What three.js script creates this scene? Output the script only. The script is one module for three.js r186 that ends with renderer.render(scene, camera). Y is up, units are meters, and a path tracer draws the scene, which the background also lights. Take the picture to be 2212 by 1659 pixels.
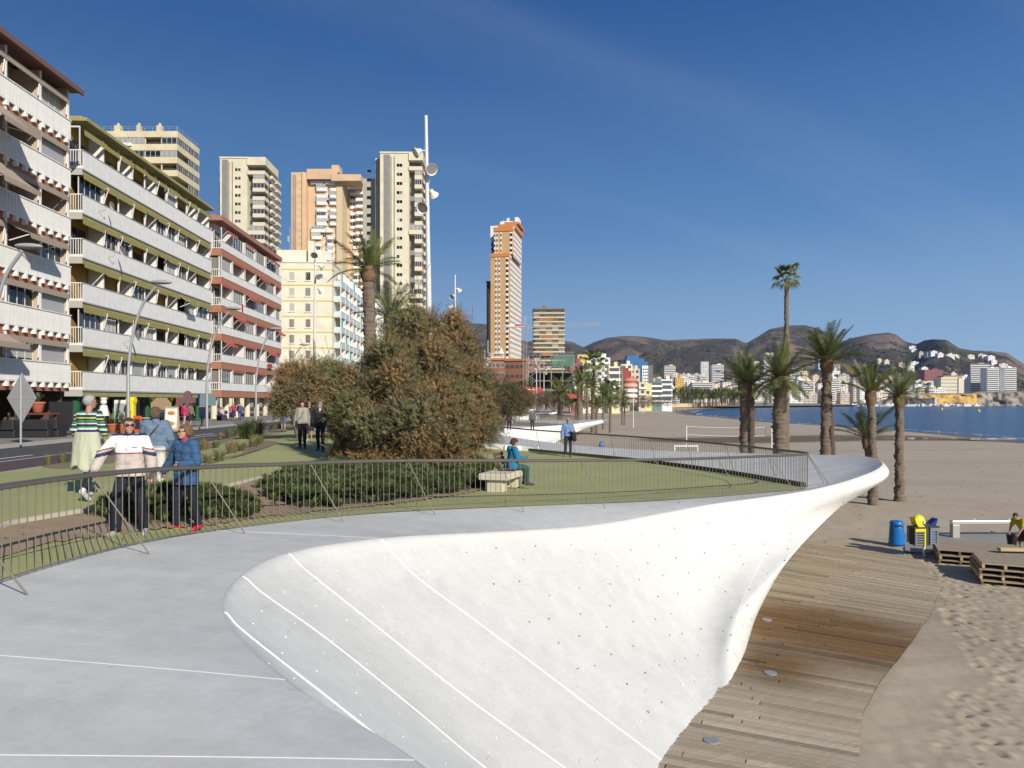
import * as THREE from 'three';
import { mergeGeometries, toCreasedNormals } from 'three/addons/utils/BufferGeometryUtils.js';
import { RoundedBoxGeometry } from 'three/addons/geometries/RoundedBoxGeometry.js';
import { ImprovedNoise } from 'three/addons/math/ImprovedNoise.js';

// ---------- camera, sky, sun, exposure ----------
const FL = 1600, CX = 1106, HY = 867;           // focal length, principal column and horizon row on a 2212 x 1659 frame
const EYE = 5.4;
const scene = new THREE.Scene();
const camera = new THREE.PerspectiveCamera(2 * Math.atan(829.5 / FL) * 180 / Math.PI, 4 / 3, 0.1, 12000);
camera.position.set(0, EYE, 0);
camera.lookAt(0, EYE, -10);
camera.setViewOffset(1024, 768, 0, -(HY - 829.5) * 768 / 1659, 1024, 768);   // rising front: uprights stay upright
const renderer = new THREE.WebGLRenderer({ antialias: true });
renderer.setSize(1024, 768);
renderer.toneMapping = THREE.LinearToneMapping;
renderer.toneMappingExposure = 1.36;
renderer.shadowMap.enabled = true;
const SUN = new THREE.Vector3(0.485, 0.485, 0.73).normalize();
const sun = new THREE.DirectionalLight(0xfff6e9, 3.95);
sun.position.copy(SUN).multiplyScalar(300);
sun.castShadow = true;
Object.assign(sun.shadow.camera, { left: -160, right: 160, top: 160, bottom: -160, near: 1, far: 900 });
sun.shadow.mapSize.set(4096, 4096);
scene.add(sun, sun.target);
scene.fog = new THREE.FogExp2(0x9fb4cc, 0.00004);
const simp = new ImprovedNoise();
function nz(x, y, z = 0) { return simp.noise(x, y, z); }
function fbm(x, y, z = 0, o = 5) { let s = 0, a = 0.5, f = 1; for (let i = 0; i < o; i++) { s += a * nz(x * f, y * f, z * f + i * 7.3); a *= 0.5; f *= 2.03; } return s; }
function sstep(a, b, t) { t = Math.min(1, Math.max(0, (t - a) / (b - a))); return t * t * (3 - 2 * t); }
const mix = (a, b, t) => a + (b - a) * t;
{
  const w = 1024, h = 512, data = new Float32Array(w * h * 4);
  const top = [0.016, 0.074, 0.240], mid = [0.086, 0.200, 0.405], hor = [0.215, 0.335, 0.490];
  for (let j = 0; j < h; j++) for (let i = 0; i < w; i++) {
    const th = ((j + 0.5) / h - 0.5) * Math.PI, ph = ((i + 0.5) / w - 0.5) * 2 * Math.PI;
    const y = Math.sin(th), x = Math.cos(th) * Math.cos(ph), z = Math.cos(th) * Math.sin(ph);
    const e = Math.max(0, y), c = [0, 0, 0];
    const t1 = sstep(0.0, 0.26, e), t2 = sstep(0.14, 0.55, e);
    const cs = Math.max(0, x * SUN.x + y * SUN.y + z * SUN.z);
    const az = 0.86 + 0.20 * sstep(-0.5, 0.9, x * 0.8 - z * 0.1) * (1 - e);
    // thin cirrus
    let ci = 0;
    if (y > 0.02) { const u = x / (y + 0.22), v = z / (y + 0.22); const n = fbm(u * 0.35 + v * 0.15 + 3.1, v * 1.7 + u * 0.9, 2.2, 6), n2 = fbm(u * 0.25 + 9, v * 0.3, 5, 3); ci = sstep(-0.05, 0.45, n + 0.5 * n2) * sstep(0.02, 0.2, y) * 0.09; }
    for (let k = 0; k < 3; k++) {
      let v = mix(mix(hor[k], mid[k], t1), top[k], t2) * az;
      v += [0.30, 0.27, 0.22][k] * Math.pow(cs, 10) * 0.9 + [0.1, 0.11, 0.12][k] * Math.pow(cs, 3) * 0.8;
      v = mix(v, [0.42, 0.48, 0.56][k], ci);
      if (y < 0) v = mix(v, [0.12, 0.115, 0.10][k], sstep(0, 0.12, -y));
      c[k] = v;
    }
    const o = (j * w + i) * 4; data[o] = c[0]; data[o + 1] = c[1]; data[o + 2] = c[2]; data[o + 3] = 1;
  }
  const t = new THREE.DataTexture(data, w, h, THREE.RGBAFormat, THREE.FloatType);
  t.mapping = THREE.EquirectangularReflectionMapping; t.magFilter = THREE.LinearFilter; t.minFilter = THREE.LinearFilter; t.needsUpdate = true;
  scene.background = t; scene.environment = t;
}

// ---------- helpers ----------
let seed = 12345;
function rnd() { seed = (seed * 1664525 + 1013904223) >>> 0; return seed / 4294967296; }
const rr = (a, b) => a + (b - a) * rnd();
const pick = a => a[Math.floor(rnd() * a.length)];
const W = (x, y, d) => new THREE.Vector3((x - CX) * d / FL, EYE - (y - HY) * d / FL, -d);   // a point of the plan at depth d
const V = (x, y, z) => new THREE.Vector3(x, y, z);
const names = {};
function numbered(n) { const k = names[n] = (names[n] ?? -1) + 1; return k ? n + '_' + String(k).padStart(3, '0') : n; }
function tag(o, label, category, group, kind) {
  if (label) o.userData.label = label; if (category) o.userData.category = category;
  if (group) o.userData.group = group; if (kind) o.userData.kind = kind; return o;
}
function thing(name, label, category, pos, turn = 0, group) {
  const o = new THREE.Group(); o.name = numbered(name); scene.add(o);
  if (pos) o.position.copy(pos); o.rotation.y = turn; return tag(o, label, category, group);
}
function copyOf(o, pos, turn, label, s = 1) {
  const c = o.clone(); c.name = numbered(o.name.replace(/_\d\d\d$/, '')); scene.add(c);
  c.position.copy(pos); c.rotation.y = turn; c.scale.setScalar(s); c.userData = { ...o.userData }; if (label) c.userData.label = label; return c;
}
// texture coordinates in metres by box projection
function uvBox(g, s = 1) {
  if (!g.attributes.normal) g.computeVertexNormals();
  const p = g.attributes.position, n = g.attributes.normal, u = new Float32Array(p.count * 2);
  for (let i = 0; i < p.count; i++) {
    const ax = Math.abs(n.getX(i)), ay = Math.abs(n.getY(i)), az = Math.abs(n.getZ(i));
    let a, b; if (ay >= ax && ay >= az) { a = p.getX(i); b = p.getZ(i); } else if (ax >= az) { a = p.getZ(i); b = p.getY(i); } else { a = p.getX(i); b = p.getY(i); }
    u[2 * i] = a * s; u[2 * i + 1] = b * s;
  }
  g.setAttribute('uv', new THREE.BufferAttribute(u, 2)); return g;
}
function merge(list) {
  list = (Array.isArray(list) ? list : [list]).filter(Boolean).map(g => { g = g.index ? g.toNonIndexed() : g; if (!g.attributes.normal) g.computeVertexNormals(); for (const k of Object.keys(g.attributes)) if (!['position', 'normal', 'uv', 'color'].includes(k)) g.deleteAttribute(k); if (!g.attributes.uv) uvBox(g); return g; });
  if (list.some(g => g.attributes.color)) for (const g of list) if (!g.attributes.color) g.setAttribute('color', new THREE.BufferAttribute(new Float32Array(g.attributes.position.count * 3).fill(1), 3));
  return list.length === 1 ? list[0] : mergeGeometries(list);
}
function obj(name, geos, material, parent = scene, keepUV) {
  const g = merge(geos); if (!keepUV) uvBox(g);
  const m = new THREE.Mesh(g, material); m.name = parent === scene ? numbered(name) : name;
  m.castShadow = m.receiveShadow = true; parent.add(m); return m;
}
function meshOf(name, g, material, parent) { const m = new THREE.Mesh(g, material); m.name = name; m.castShadow = m.receiveShadow = true; parent.add(m); return m; }
function box(x0, y0, z0, x1, y1, z1) { const g = new THREE.BoxGeometry(Math.abs(x1 - x0), Math.abs(y1 - y0), Math.abs(z1 - z0)); g.translate((x0 + x1) / 2, (y0 + y1) / 2, (z0 + z1) / 2); return g; }
function rbox(w, h, l, r, x = 0, y = 0, z = 0, seg = 2) { const g = new RoundedBoxGeometry(w, h, l, seg, r); g.translate(x, y, z); return g; }
function cyl(a, b, r0, r1 = r0, seg = 10, open = false) {
  const d = b.clone().sub(a), L = d.length(), g = new THREE.CylinderGeometry(r1, r0, L, seg, 1, open);
  g.translate(0, L / 2, 0); g.applyQuaternion(new THREE.Quaternion().setFromUnitVectors(V(0, 1, 0), d.normalize())); g.translate(a.x, a.y, a.z); return g;
}
function tube(pts, r, seg = 40, rs = 8) { return new THREE.TubeGeometry(new THREE.CatmullRomCurve3(pts), seg, r, rs, false); }
function bar(a, b, w, h = w) { // square bar between two points, h is the upright side
  const d = b.clone().sub(a), L = d.length(); const g = new THREE.BoxGeometry(w, h, L); g.translate(0, 0, L / 2);
  const m = new THREE.Matrix4().lookAt(b, a, V(0, 1, 0.0001)); g.applyMatrix4(m); g.translate(a.x, a.y, a.z); return g;
}
function gridMesh(nu, nv, f, col) { // f(u,v)->[x,y,z]
  const p = [], c = [], ix = [], uv = [];
  for (let j = 0; j <= nv; j++) for (let i = 0; i <= nu; i++) { const q = f(i / nu, j / nv, i, j); p.push(q[0], q[1], q[2]); uv.push(q[0], q[2]); if (col) c.push(...col(q, i / nu, j / nv)); }
  for (let j = 0; j < nv; j++) for (let i = 0; i < nu; i++) { const a = j * (nu + 1) + i, b = a + 1, d = a + nu + 1, e = d + 1; ix.push(a, b, d, b, e, d); }
  const g = new THREE.BufferGeometry(); g.setAttribute('position', new THREE.Float32BufferAttribute(p, 3)); g.setAttribute('uv', new THREE.Float32BufferAttribute(uv, 2));
  if (col) g.setAttribute('color', new THREE.Float32BufferAttribute(c, 3)); g.setIndex(ix); g.computeVertexNormals(); return g;
}
function curve3(pts, n) { const c = new THREE.CatmullRomCurve3(pts, false, 'centripetal'); return c.getPoints(n); }
function place(g, p, ry = 0, rx = 0, rz = 0, s = 1) { const m = new THREE.Matrix4().compose(p, new THREE.Quaternion().setFromEuler(new THREE.Euler(rx, ry, rz, 'YXZ')), V(s, s, s)); return g.applyMatrix4(m); }

// ---------- procedural textures ----------
function tex(n, f, srgb = true, wrap = true) {
  const d = new Uint8Array(n * n * 4);
  for (let j = 0; j < n; j++) for (let i = 0; i < n; i++) { const v = f(i / n, j / n); const o = (j * n + i) * 4; if (typeof v === 'number') d[o] = d[o + 1] = d[o + 2] = Math.max(0, Math.min(255, v * 255)); else for (let k = 0; k < 3; k++) d[o + k] = Math.max(0, Math.min(255, v[k] * 255)); d[o + 3] = 255; }
  const t = new THREE.DataTexture(d, n, n); t.magFilter = THREE.LinearFilter; t.minFilter = THREE.LinearMipmapLinearFilter; t.generateMipmaps = true;
  if (wrap) t.wrapS = t.wrapT = THREE.RepeatWrapping; if (srgb) t.colorSpace = THREE.SRGBColorSpace; t.needsUpdate = true; return t;
}
// tileable noise: blend of four shifted samples
function tfbm(u, v, f, o = 4, s = 0) { const a = fbm(u * f + s, v * f, s, o), b = fbm((u - 1) * f + s, v * f, s, o), c = fbm(u * f + s, (v - 1) * f, s, o), d = fbm((u - 1) * f + s, (v - 1) * f, s, o); return (a * (1 - u) + b * u) * (1 - v) + (c * (1 - u) + d * u) * v; }
function rep(t, s) { const c = t.clone(); c.repeat.set(1 / s, 1 / s); c.needsUpdate = true; return c; }
const T = {
  fine: tex(512, (u, v) => 0.93 + 0.07 * tfbm(u, v, 24, 4, 1) + 0.09 * tfbm(u, v, 5, 3, 4)),
  blotch: tex(512, (u, v) => 0.92 + 0.15 * tfbm(u, v, 4, 5, 11) + 0.07 * tfbm(u, v, 40, 2, 3)),
  bump: tex(512, (u, v) => 0.5 + 0.6 * tfbm(u, v, 40, 3, 21), false),
  streak: tex(512, (u, v) => 0.86 + 0.24 * tfbm(u * 1, v, 6, 2, 5) * 0.4 + 0.26 * (fbm(u * 60 + 4, v * 2.5, 1, 3))),
};
const C = (r, g, b) => new THREE.Color().setRGB(r, g, b);
const hex = h => new THREE.Color(h);
function M(col, rough = 0.85, o = {}) { const { t, ts = 2, b, bs = 0.004, bt = 1, ...rest } = o; const p = { color: col, roughness: rough, ...rest }; if (t) p.map = rep(T[t], ts); if (b) { p.bumpMap = rep(T[b], bt); p.bumpScale = bs; } return new THREE.MeshStandardMaterial(p); }
// ---------- ground ----------
const gPts = [[-60, 3.5], [-15, 3.48], [-11, 3.62], [-8.6, 3.72], [-7.6, 3.62], [-6.2, 3.42], [-5.6, 3.33], [-5.1, 3.23], [-4.36, 3.16], [-2.9, 3.08], [-1.1, 2.98], [1.06, 2.87], [3.57, 2.78], [5.9, 2.72], [9.3, 2.65], [30, 2.6]];
function gY(x, d) {
  x = x + 0.037 * Math.max(0, d - 25);
  for (let i = 1; i < gPts.length; i++) if (x <= gPts[i][0]) { const a = gPts[i - 1], b = gPts[i]; return mix(a[1], b[1], (x - a[0]) / (b[0] - a[0])); }
  return 2.6;
}
// white wave wall: stations along the rim. G railing line [X,d], C crest [X,d,Y], P path down to the beach
const st = (G, Cr, P) => ({ G, P: [Cr, ...P] });
const S = [
  st([-5.3, -5], [2.6, -3.2, 3.3], [[3.5, -3.4, 1.9], [5.2, -3.9, 0]]),
  st([-5.45, 0], [1.4, 0.6, 3.29], [[2.4, 0.3, 1.8], [4.2, -0.4, 0]]),
  st([-5.65, 2.5], [0.3, 2.9, 3.28], [[1.5, 2.5, 1.7], [3.4, 1.9, 0]]),
  st([-5.76, 4.3], [-0.58, 4.4, 3.27], [[0.6, 3.9, 1.8], [2.8, 3.5, 0]]),
  st([-5.8, 6.25], [-1.74, 5.68, 3.265], [[-0.5, 5.4, 2.1], [2.4, 5.1, 0]]),
  st([-5.82, 8.0], [-2.95, 7.55, 3.26], [[-2.78, 7.47, 3.14], [-1.83, 7.2, 2.55], [-0.9, 7.0, 1.94], [0.4, 6.85, 1.05], [1.9, 6.75, 0]]),
  st([-5.72, 9.5], [-3.31, 9.05, 3.27], [[-3.05, 8.97, 3.1], [-2.24, 8.8, 2.61], [-1.11, 8.6, 1.81], [-0.3, 8.5, 1.19], [1.5, 8.3, 0]]),
  st([-5.5, 10.9], [-3.16, 10.4, 3.27], [[-2.9, 10.33, 3.07], [-1.93, 10.1, 2.4], [-0.65, 9.8, 1.52], [0.68, 9.5, 0.7], [1.74, 9.35, 0]]),
  st([-5.0, 12.5], [-2.14, 12.0, 3.18], [[-1.95, 11.95, 2.98], [-1.53, 11.85, 2.6], [-0.78, 11.7, 2.09], [0.32, 11.5, 1.34], [1.37, 11.3, 0.61], [2.3, 11.05, 0]]),
  st([-3.0, 15.2], [-0.49, 14.0, 2.93], [[-0.4, 13.93, 2.78], [-0.2, 13.75, 2.52], [0.6, 13.0, 1.64], [1.72, 12.3, 0.69], [2.75, 11.85, 0]]),
  st([0, 17.4], [1.84, 16.45, 2.66], [[1.95, 16.44, 2.54], [2.15, 16.42, 2.25], [2.33, 15.9, 1.79], [2.66, 14.8, 1.02], [2.81, 14.1, 0.66], [3.05, 13.4, 0.35], [3.32, 12.8, 0]]),
  st([3.57, 19.4], [5.0, 18.9, 2.76], [[5.02, 18.82, 2.62], [4.96, 18.6, 2.36], [4.66, 18.0, 1.77], [4.19, 16.8, 0.96], [3.92, 15.4, 0.40], [3.87, 14.3, 0.12], [3.86, 13.5, 0]]),
  st([7.1, 21.7], [8.6, 20.7, 2.98], [[8.66, 20.6, 2.8], [8.4, 20.4, 2.58], [7.67, 19.9, 2.28], [6.95, 19.3, 1.84], [6.12, 18.3, 1.41], [5.46, 17.2, 1.02], [4.91, 16.2, 0.70], [4.58, 15.4, 0.41], [4.39, 14.57, 0]]),
  st([9.3, 23.5], [11.85, 23.75, 3.34], [[12.0, 23.6, 3.08], [11.3, 23.2, 2.72], [10.0, 22.1, 2.4], [8.7, 20.7, 2.02], [6.9, 18.6, 1.36], [6.15, 17.75, 0.84], [5.52, 16.9, 0.36], [5.1, 16.15, 0]]),
  st([8.95, 25.2], [12.7, 26.6, 3.42], [[12.85, 26.5, 3.15], [11.9, 25.9, 2.8], [9.4, 23.4, 2.2], [7.4, 21.2, 1.3], [6.6, 20.2, 0]]),
  st([8.55, 26.6], [12.2, 29.4, 3.28], [[12.3, 29.4, 3.0], [11.2, 28.6, 2.6], [9.0, 26.4, 1.7], [7.2, 24.0, 0]]),
  st([8.0, 28.2], [11.2, 32.2, 3.12], [[11.25, 32.2, 2.85], [10, 31.2, 2.4], [8.2, 29.5, 1.4], [7.0, 28.3, 0]]),
  st([5.9, 32.4], [6.7, 37.2, 2.96], [[6.8, 37.1, 2.7], [6.9, 36.8, 1.6], [6.9, 36.5, 0]]),
  st([3.95, 34.8], [3.9, 41.5, 2.92], [[4.3, 41.5, 2.6], [5.1, 41.8, 1.4], [6.2, 42, 0]]),
  st([0.9, 37.8], [1.2, 46.5, 2.98], [[1.8, 46.6, 2.5], [3.0, 47, 1.4], [5.0, 47.5, 0]]),
  st([-1.8, 42], [-1.2, 52.5, 3.1], [[-0.6, 52.5, 2.7], [1.0, 52.6, 1.5], [3.4, 53, 0]]),
];
const PER = [-2.0, 58.5];
const sh = (s, k, a = 1) => st([s.G[0] + PER[0] * k, s.G[1] + PER[1] * k], [s.P[0][0] + PER[0] * k, s.P[0][1] + PER[1] * k, s.P[0][2]], s.P.slice(1).map(q => [q[0] + PER[0] * k, q[1] + PER[1] * k, q[2]]));
const waves = [S];
for (let k = 1; k <= 6; k++) waves.push(S.slice(5).map(s => sh(s, k)));
// join: the bay of each next wave starts where the last ended
for (let k = 1; k < waves.length; k++) { waves[k - 1] = [...waves[k - 1], waves[k][0]]; }
function waveStrips(stn, per, nP = 44, nR = 12) {
  // resample each station, then spline along the stations
  const rows = stn.map(s => {
    const c = s.P.map(q => V(q[0], q[2], -q[1]));
    const g = V(s.G[0], gY(s.G[0], s.G[1]), -s.G[1]), cr = c[0];
    const mid1 = g.clone().lerp(cr, 0.35); mid1.y = mix(g.y, cr.y, 0.2); const mid2 = g.clone().lerp(cr, 0.8); mid2.y = mix(g.y, cr.y, 0.68);
    const rim = curve3([g, mid1, mid2, cr], nR);
    const all = curve3([mid2, ...c], 400); // rounded over the crest, then keep the part after it
    let k = 0, best = 1e9; all.forEach((p, i) => { const d = p.distanceTo(cr); if (d < best) { best = d; k = i; } });
    const wall = all.slice(k); const len = [0]; for (let i = 1; i < wall.length; i++) len.push(len[i - 1] + wall[i].distanceTo(wall[i - 1]));
    const out = []; let q = 0; for (let i = 0; i <= nP; i++) { const t = Math.pow(i / nP, 1.45) * len[len.length - 1]; while (q < len.length - 2 && len[q + 1] < t) q++; out.push(wall[q].clone().lerp(wall[q + 1], Math.min(1, Math.max(0, (t - len[q]) / (len[q + 1] - len[q] + 1e-9))))); }
    return { rim, wall: out };
  });
  const n = (stn.length - 1) * per;
  const along = (get, m) => { const cols = []; for (let j = 0; j <= m; j++) { const c = new THREE.CatmullRomCurve3(rows.map(r => get(r)[j]), false, 'centripetal'); const o = []; for (let i = 0; i <= n; i++) o.push(c.getPoint(i / n)); cols.push(o); } return cols; };
  return { rim: along(r => r.rim, nR), wall: along(r => r.wall, nP), n, nR, nP };
}
const waveData = waves.map((w, k) => waveStrips(w, k === 0 ? 12 : k < 3 ? 6 : 4, k === 0 ? 44 : 20, k === 0 ? 12 : 6));
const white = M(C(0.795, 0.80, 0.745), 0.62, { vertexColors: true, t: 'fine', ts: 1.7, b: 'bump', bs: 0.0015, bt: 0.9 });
const dirt = (x, z) => { const a = fbm(x * 0.55 + 5, z * 1.5, 1.7, 5), b = fbm(x * 2.4, z * 5.0, 3.3, 4); return a * 0.16 + b * 0.10; };
const waveLabel = ['white curved concrete balcony wall sweeping up to an overhanging lip in the foreground', 'second white curved concrete balcony wall, behind the first one and its tan floor', 'third white curved balcony wall, beyond the second one and before the mid beach palms', 'fourth white curved wall along the beach, right behind the mid beach palms', 'fifth white curved wall along the far part of the beach', 'sixth white curved wall along the far beach, second from its end', 'last white curved wall at the far end of the beach row'];
waveData.forEach((w, k) => {
  const th = thing('wave_wall', waveLabel[k], 'wall', null, 0);
  const rimG = gridMesh(w.n, w.nR, (u, v, i, j) => { const p = w.rim[j][i]; return [p.x, p.y, p.z]; }, (q) => { const f = 0.80 + dirt(q[0], q[2]); return [f, f, f * 1.0]; });
  const wallG = gridMesh(w.n, w.nP, (u, v, i, j) => { const p = w.wall[j][i]; return [p.x, p.y, p.z]; }, (q, u, v) => { const s = sstep(0, 0.06, v), f = (mix(0.84, 1, s) + mix(1, 0.35, s) * dirt(q[0] + q[1] * 2, q[2])) * (k === 0 ? mix(0.84, 1, sstep(0.46, 0.74, u)) : 1); return [f, f, f]; });  // besides dirt, the first wall's near end is darkened to imitate weaker sun
  const weld = k === 0 ? 1 : 0;
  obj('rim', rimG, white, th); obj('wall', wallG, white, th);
  if (k === 0) {
    // caulked joints that run over rim and wall, laid on the surface
    const caulk = M(C(0.86, 0.86, 0.84), 0.5);
    const strip = (pts, wd, h = 0.012, lift = 0.0) => { const g = []; for (let i = 0; i < pts.length - 1; i++) { const a = pts[i].clone(), b = pts[i + 1].clone(); a.y += lift; b.y += lift; g.push(bar(a, b, wd * (0.8 + 0.4 * Math.abs(nz(a.x * 3, a.z * 3))), h)); } return g; };
    const wl = i => { const o = []; for (let j = 1; j <= w.nP; j++) o.push(w.wall[j][i]); return o; };
    const rl = i => { const o = []; for (let j = 0; j <= w.nR; j++) o.push(w.rim[j][i]); return o; };
    const per = 12;
    for (const [s, wd] of [[5, 0.034], [6, 0.022], [7, 0.024], [8, 0.03], [10, 0.008], [12, 0.010]]) obj('joint_strip', strip(wl(Math.round(s * per)), wd), caulk, th);
    for (const [s, wd] of [[3.0, 0.010], [4.0, 0.011], [8, 0.009], [13, 0.006]]) obj('joint_strip', strip(rl(Math.round(s * per)), wd, 0.006), M(C(0.70, 0.70, 0.67), 0.6), th);
    // formwork holes and plugs on a grid over the wall
    const plugs = [], holes = [];
    for (let i = 4 * per; i < 13.2 * per; i += 4) for (let j = 8; j < w.nP - 1; j += 4) {
      const ii = Math.min(w.n - 1, i + ((j / 4) % 2 ? 2 : 0)), p = w.wall[j][ii], q = w.wall[j + 1][ii], r = w.wall[j][ii + 1];
      const nrm = q.clone().sub(p).cross(r.clone().sub(p)).normalize(); if (nrm.dot(V(0, EYE, 0).sub(p)) < 0) nrm.negate();
      if (rnd() < 0.12) continue; const c = p.clone().add(V(rr(-0.06, 0.06), 0, rr(-0.06, 0.06)).projectOnPlane(nrm));
      const g = new THREE.SphereGeometry(i > 8.6 * per ? rr(0.013, 0.019) : rr(0.007, 0.012), 7, 5); g.translate(c.x, c.y, c.z);
      (i > 8.6 * per && rnd() < 0.85 ? holes : plugs).push(g);
    }
    tag(obj('plug', plugs, M(C(0.74, 0.74, 0.70), 0.6), th), null, null, null, 'stuff');
    tag(obj('bolt_hole', holes, M(C(0.12, 0.11, 0.095), 0.9), th), null, null, null, 'stuff');
    // short scratches and cracks in the paint
    const cr = []; for (let k = 0; k < 46; k++) { const i = Math.floor(rr(4.6, 11) * per), j = Math.floor(rr(8, w.nP - 3)); const p = w.wall[j][i], q = w.wall[j + 1][Math.max(0, i - 0)], e = w.wall[j][Math.min(w.n, i + 1)]; const dir = e.clone().sub(p).normalize().addScaledVector(q.clone().sub(p).normalize(), rr(-0.25, 0.25)); cr.push(bar(p.clone(), p.clone().addScaledVector(dir, rr(0.06, 0.24)), rr(0.003, 0.009), 0.004)); }
    tag(obj('crack', cr, M(C(0.38, 0.37, 0.35), 0.9), th), null, null, null, 'stuff');
  }
});
// paved promenade: from the railing line to the street side
const streetX = d => -12.7 - 0.037 * d;
function promenade(k, a, b, nU) {
  const w = waveData[k], lo = a, hi = b;
  return gridMesh(hi - lo, nU, (u, v, i, j) => { const p = w.rim[0][i + lo]; const x0 = p.x, d = -p.z, x1 = streetX(d); const t = v < 0.6 ? v / 0.6 * 0.35 : 0.35 + (v - 0.6) / 0.4 * 0.65; const x = mix(x0, x1, t); return [x, gY(x, d) + 0.004, -d]; });
}
{
  const olive = M(C(0.35, 0.365, 0.145), 0.9, { t: 'blotch', ts: 5, b: 'bump', bs: 0.002, bt: 0.5 });
  const tan = M(C(0.24, 0.20, 0.15), 0.9, { t: 'blotch', ts: 4 });
  // heights follow X so each row of the grid steps with gY
  for (let k = 0; k < waveData.length; k++) {
    const m = obj('promenade_paving', promenade(k, 0, waveData[k].n, 40), k === 0 ? olive : tan); tag(m, k === 0 ? 'olive green promenade paving inside the first railing' : null, null, null, 'structure');
  }
}
// ---------- beach, sea, road ----------
const shoreT = [[-300, 84], [60, 85], [125, 86], [170, 87.6], [223, 84], [284, 86.5], [353, 90], [445, 106], [602, 158], [788, 245], [1024, 431], [1100, 620], [1140, 900]];
function lut(t, x) { if (x <= t[0][0]) return t[0][1]; for (let i = 1; i < t.length; i++) if (x <= t[i][0]) { const s = (x - t[i - 1][0]) / (t[i][0] - t[i - 1][0]); return mix(t[i - 1][1], t[i][1], s); } return t[t.length - 1][1]; }
const shoreX = d => lut(shoreT, d) + (d < 400 ? 1.2 * Math.sin(d * 0.05) + 0.7 * Math.sin(d * 0.13 + 2) : 0);
function trough(x, d) { const c = 104 + 7 * sstep(25, 55, x) - 2 * sstep(60, 90, x); return Math.exp(-Math.pow((d - c) / (6.5), 2)) * sstep(12, 34, x); }
const prints = []; { const keep = seed; seed = 77; for (let i = 0; i < 1000; i++) { const d = rr(8, 27), x = (d < 14 ? 4.6 + (d - 9) * 0.75 : 9 + (d - 14) * 0.4) + Math.abs(rr(-1, 1)) * rr(0.4, 7.5); prints.push([x, d, rr(0.06, 0.125), rr(0.016, 0.04), rr(0, 6.28)]); } seed = keep; }
const pcell = new Map(); for (const p of prints) { const k = Math.floor(p[0]) + ',' + Math.floor(p[1]); (pcell.get(k) ?? pcell.set(k, []).get(k)).push(p); }
function sandY(x, d) {
  let y = 0.05 * fbm(x * 0.12, d * 0.12, 3, 3);
  const s = shoreX(d); y -= 1.05 * sstep(-24, 0, x - s) + 2.2 * sstep(0, 40, x - s);
  y -= 0.20 * trough(x, d);
  if (d > -2 && d < 60 && x < 45) {
    y += 0.055 * fbm(x * 1.1, d * 1.1, 1, 3) + 0.012 * fbm(x * 4.5, d * 4.5, 5, 2);
    const i = Math.floor(x), j = Math.floor(d);
    for (let a = -1; a <= 1; a++) for (let b = -1; b <= 1; b++) for (const p of pcell.get((i + a) + ',' + (j + b)) ?? []) {
      const dx = x - p[0], dz = d - p[1], ca = Math.cos(p[4]), sa = Math.sin(p[4]), u = (dx * ca + dz * sa) / 1.5, v = -dx * sa + dz * ca, r = Math.sqrt(u * u + v * v) / p[2];
      if (r < 2) y += -p[3] * Math.exp(-r * r * 2.2) * 1.3 + p[3] * 0.45 * Math.exp(-Math.pow(r - 1.2, 2) * 9);
    }
  }
  return y;
}
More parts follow.
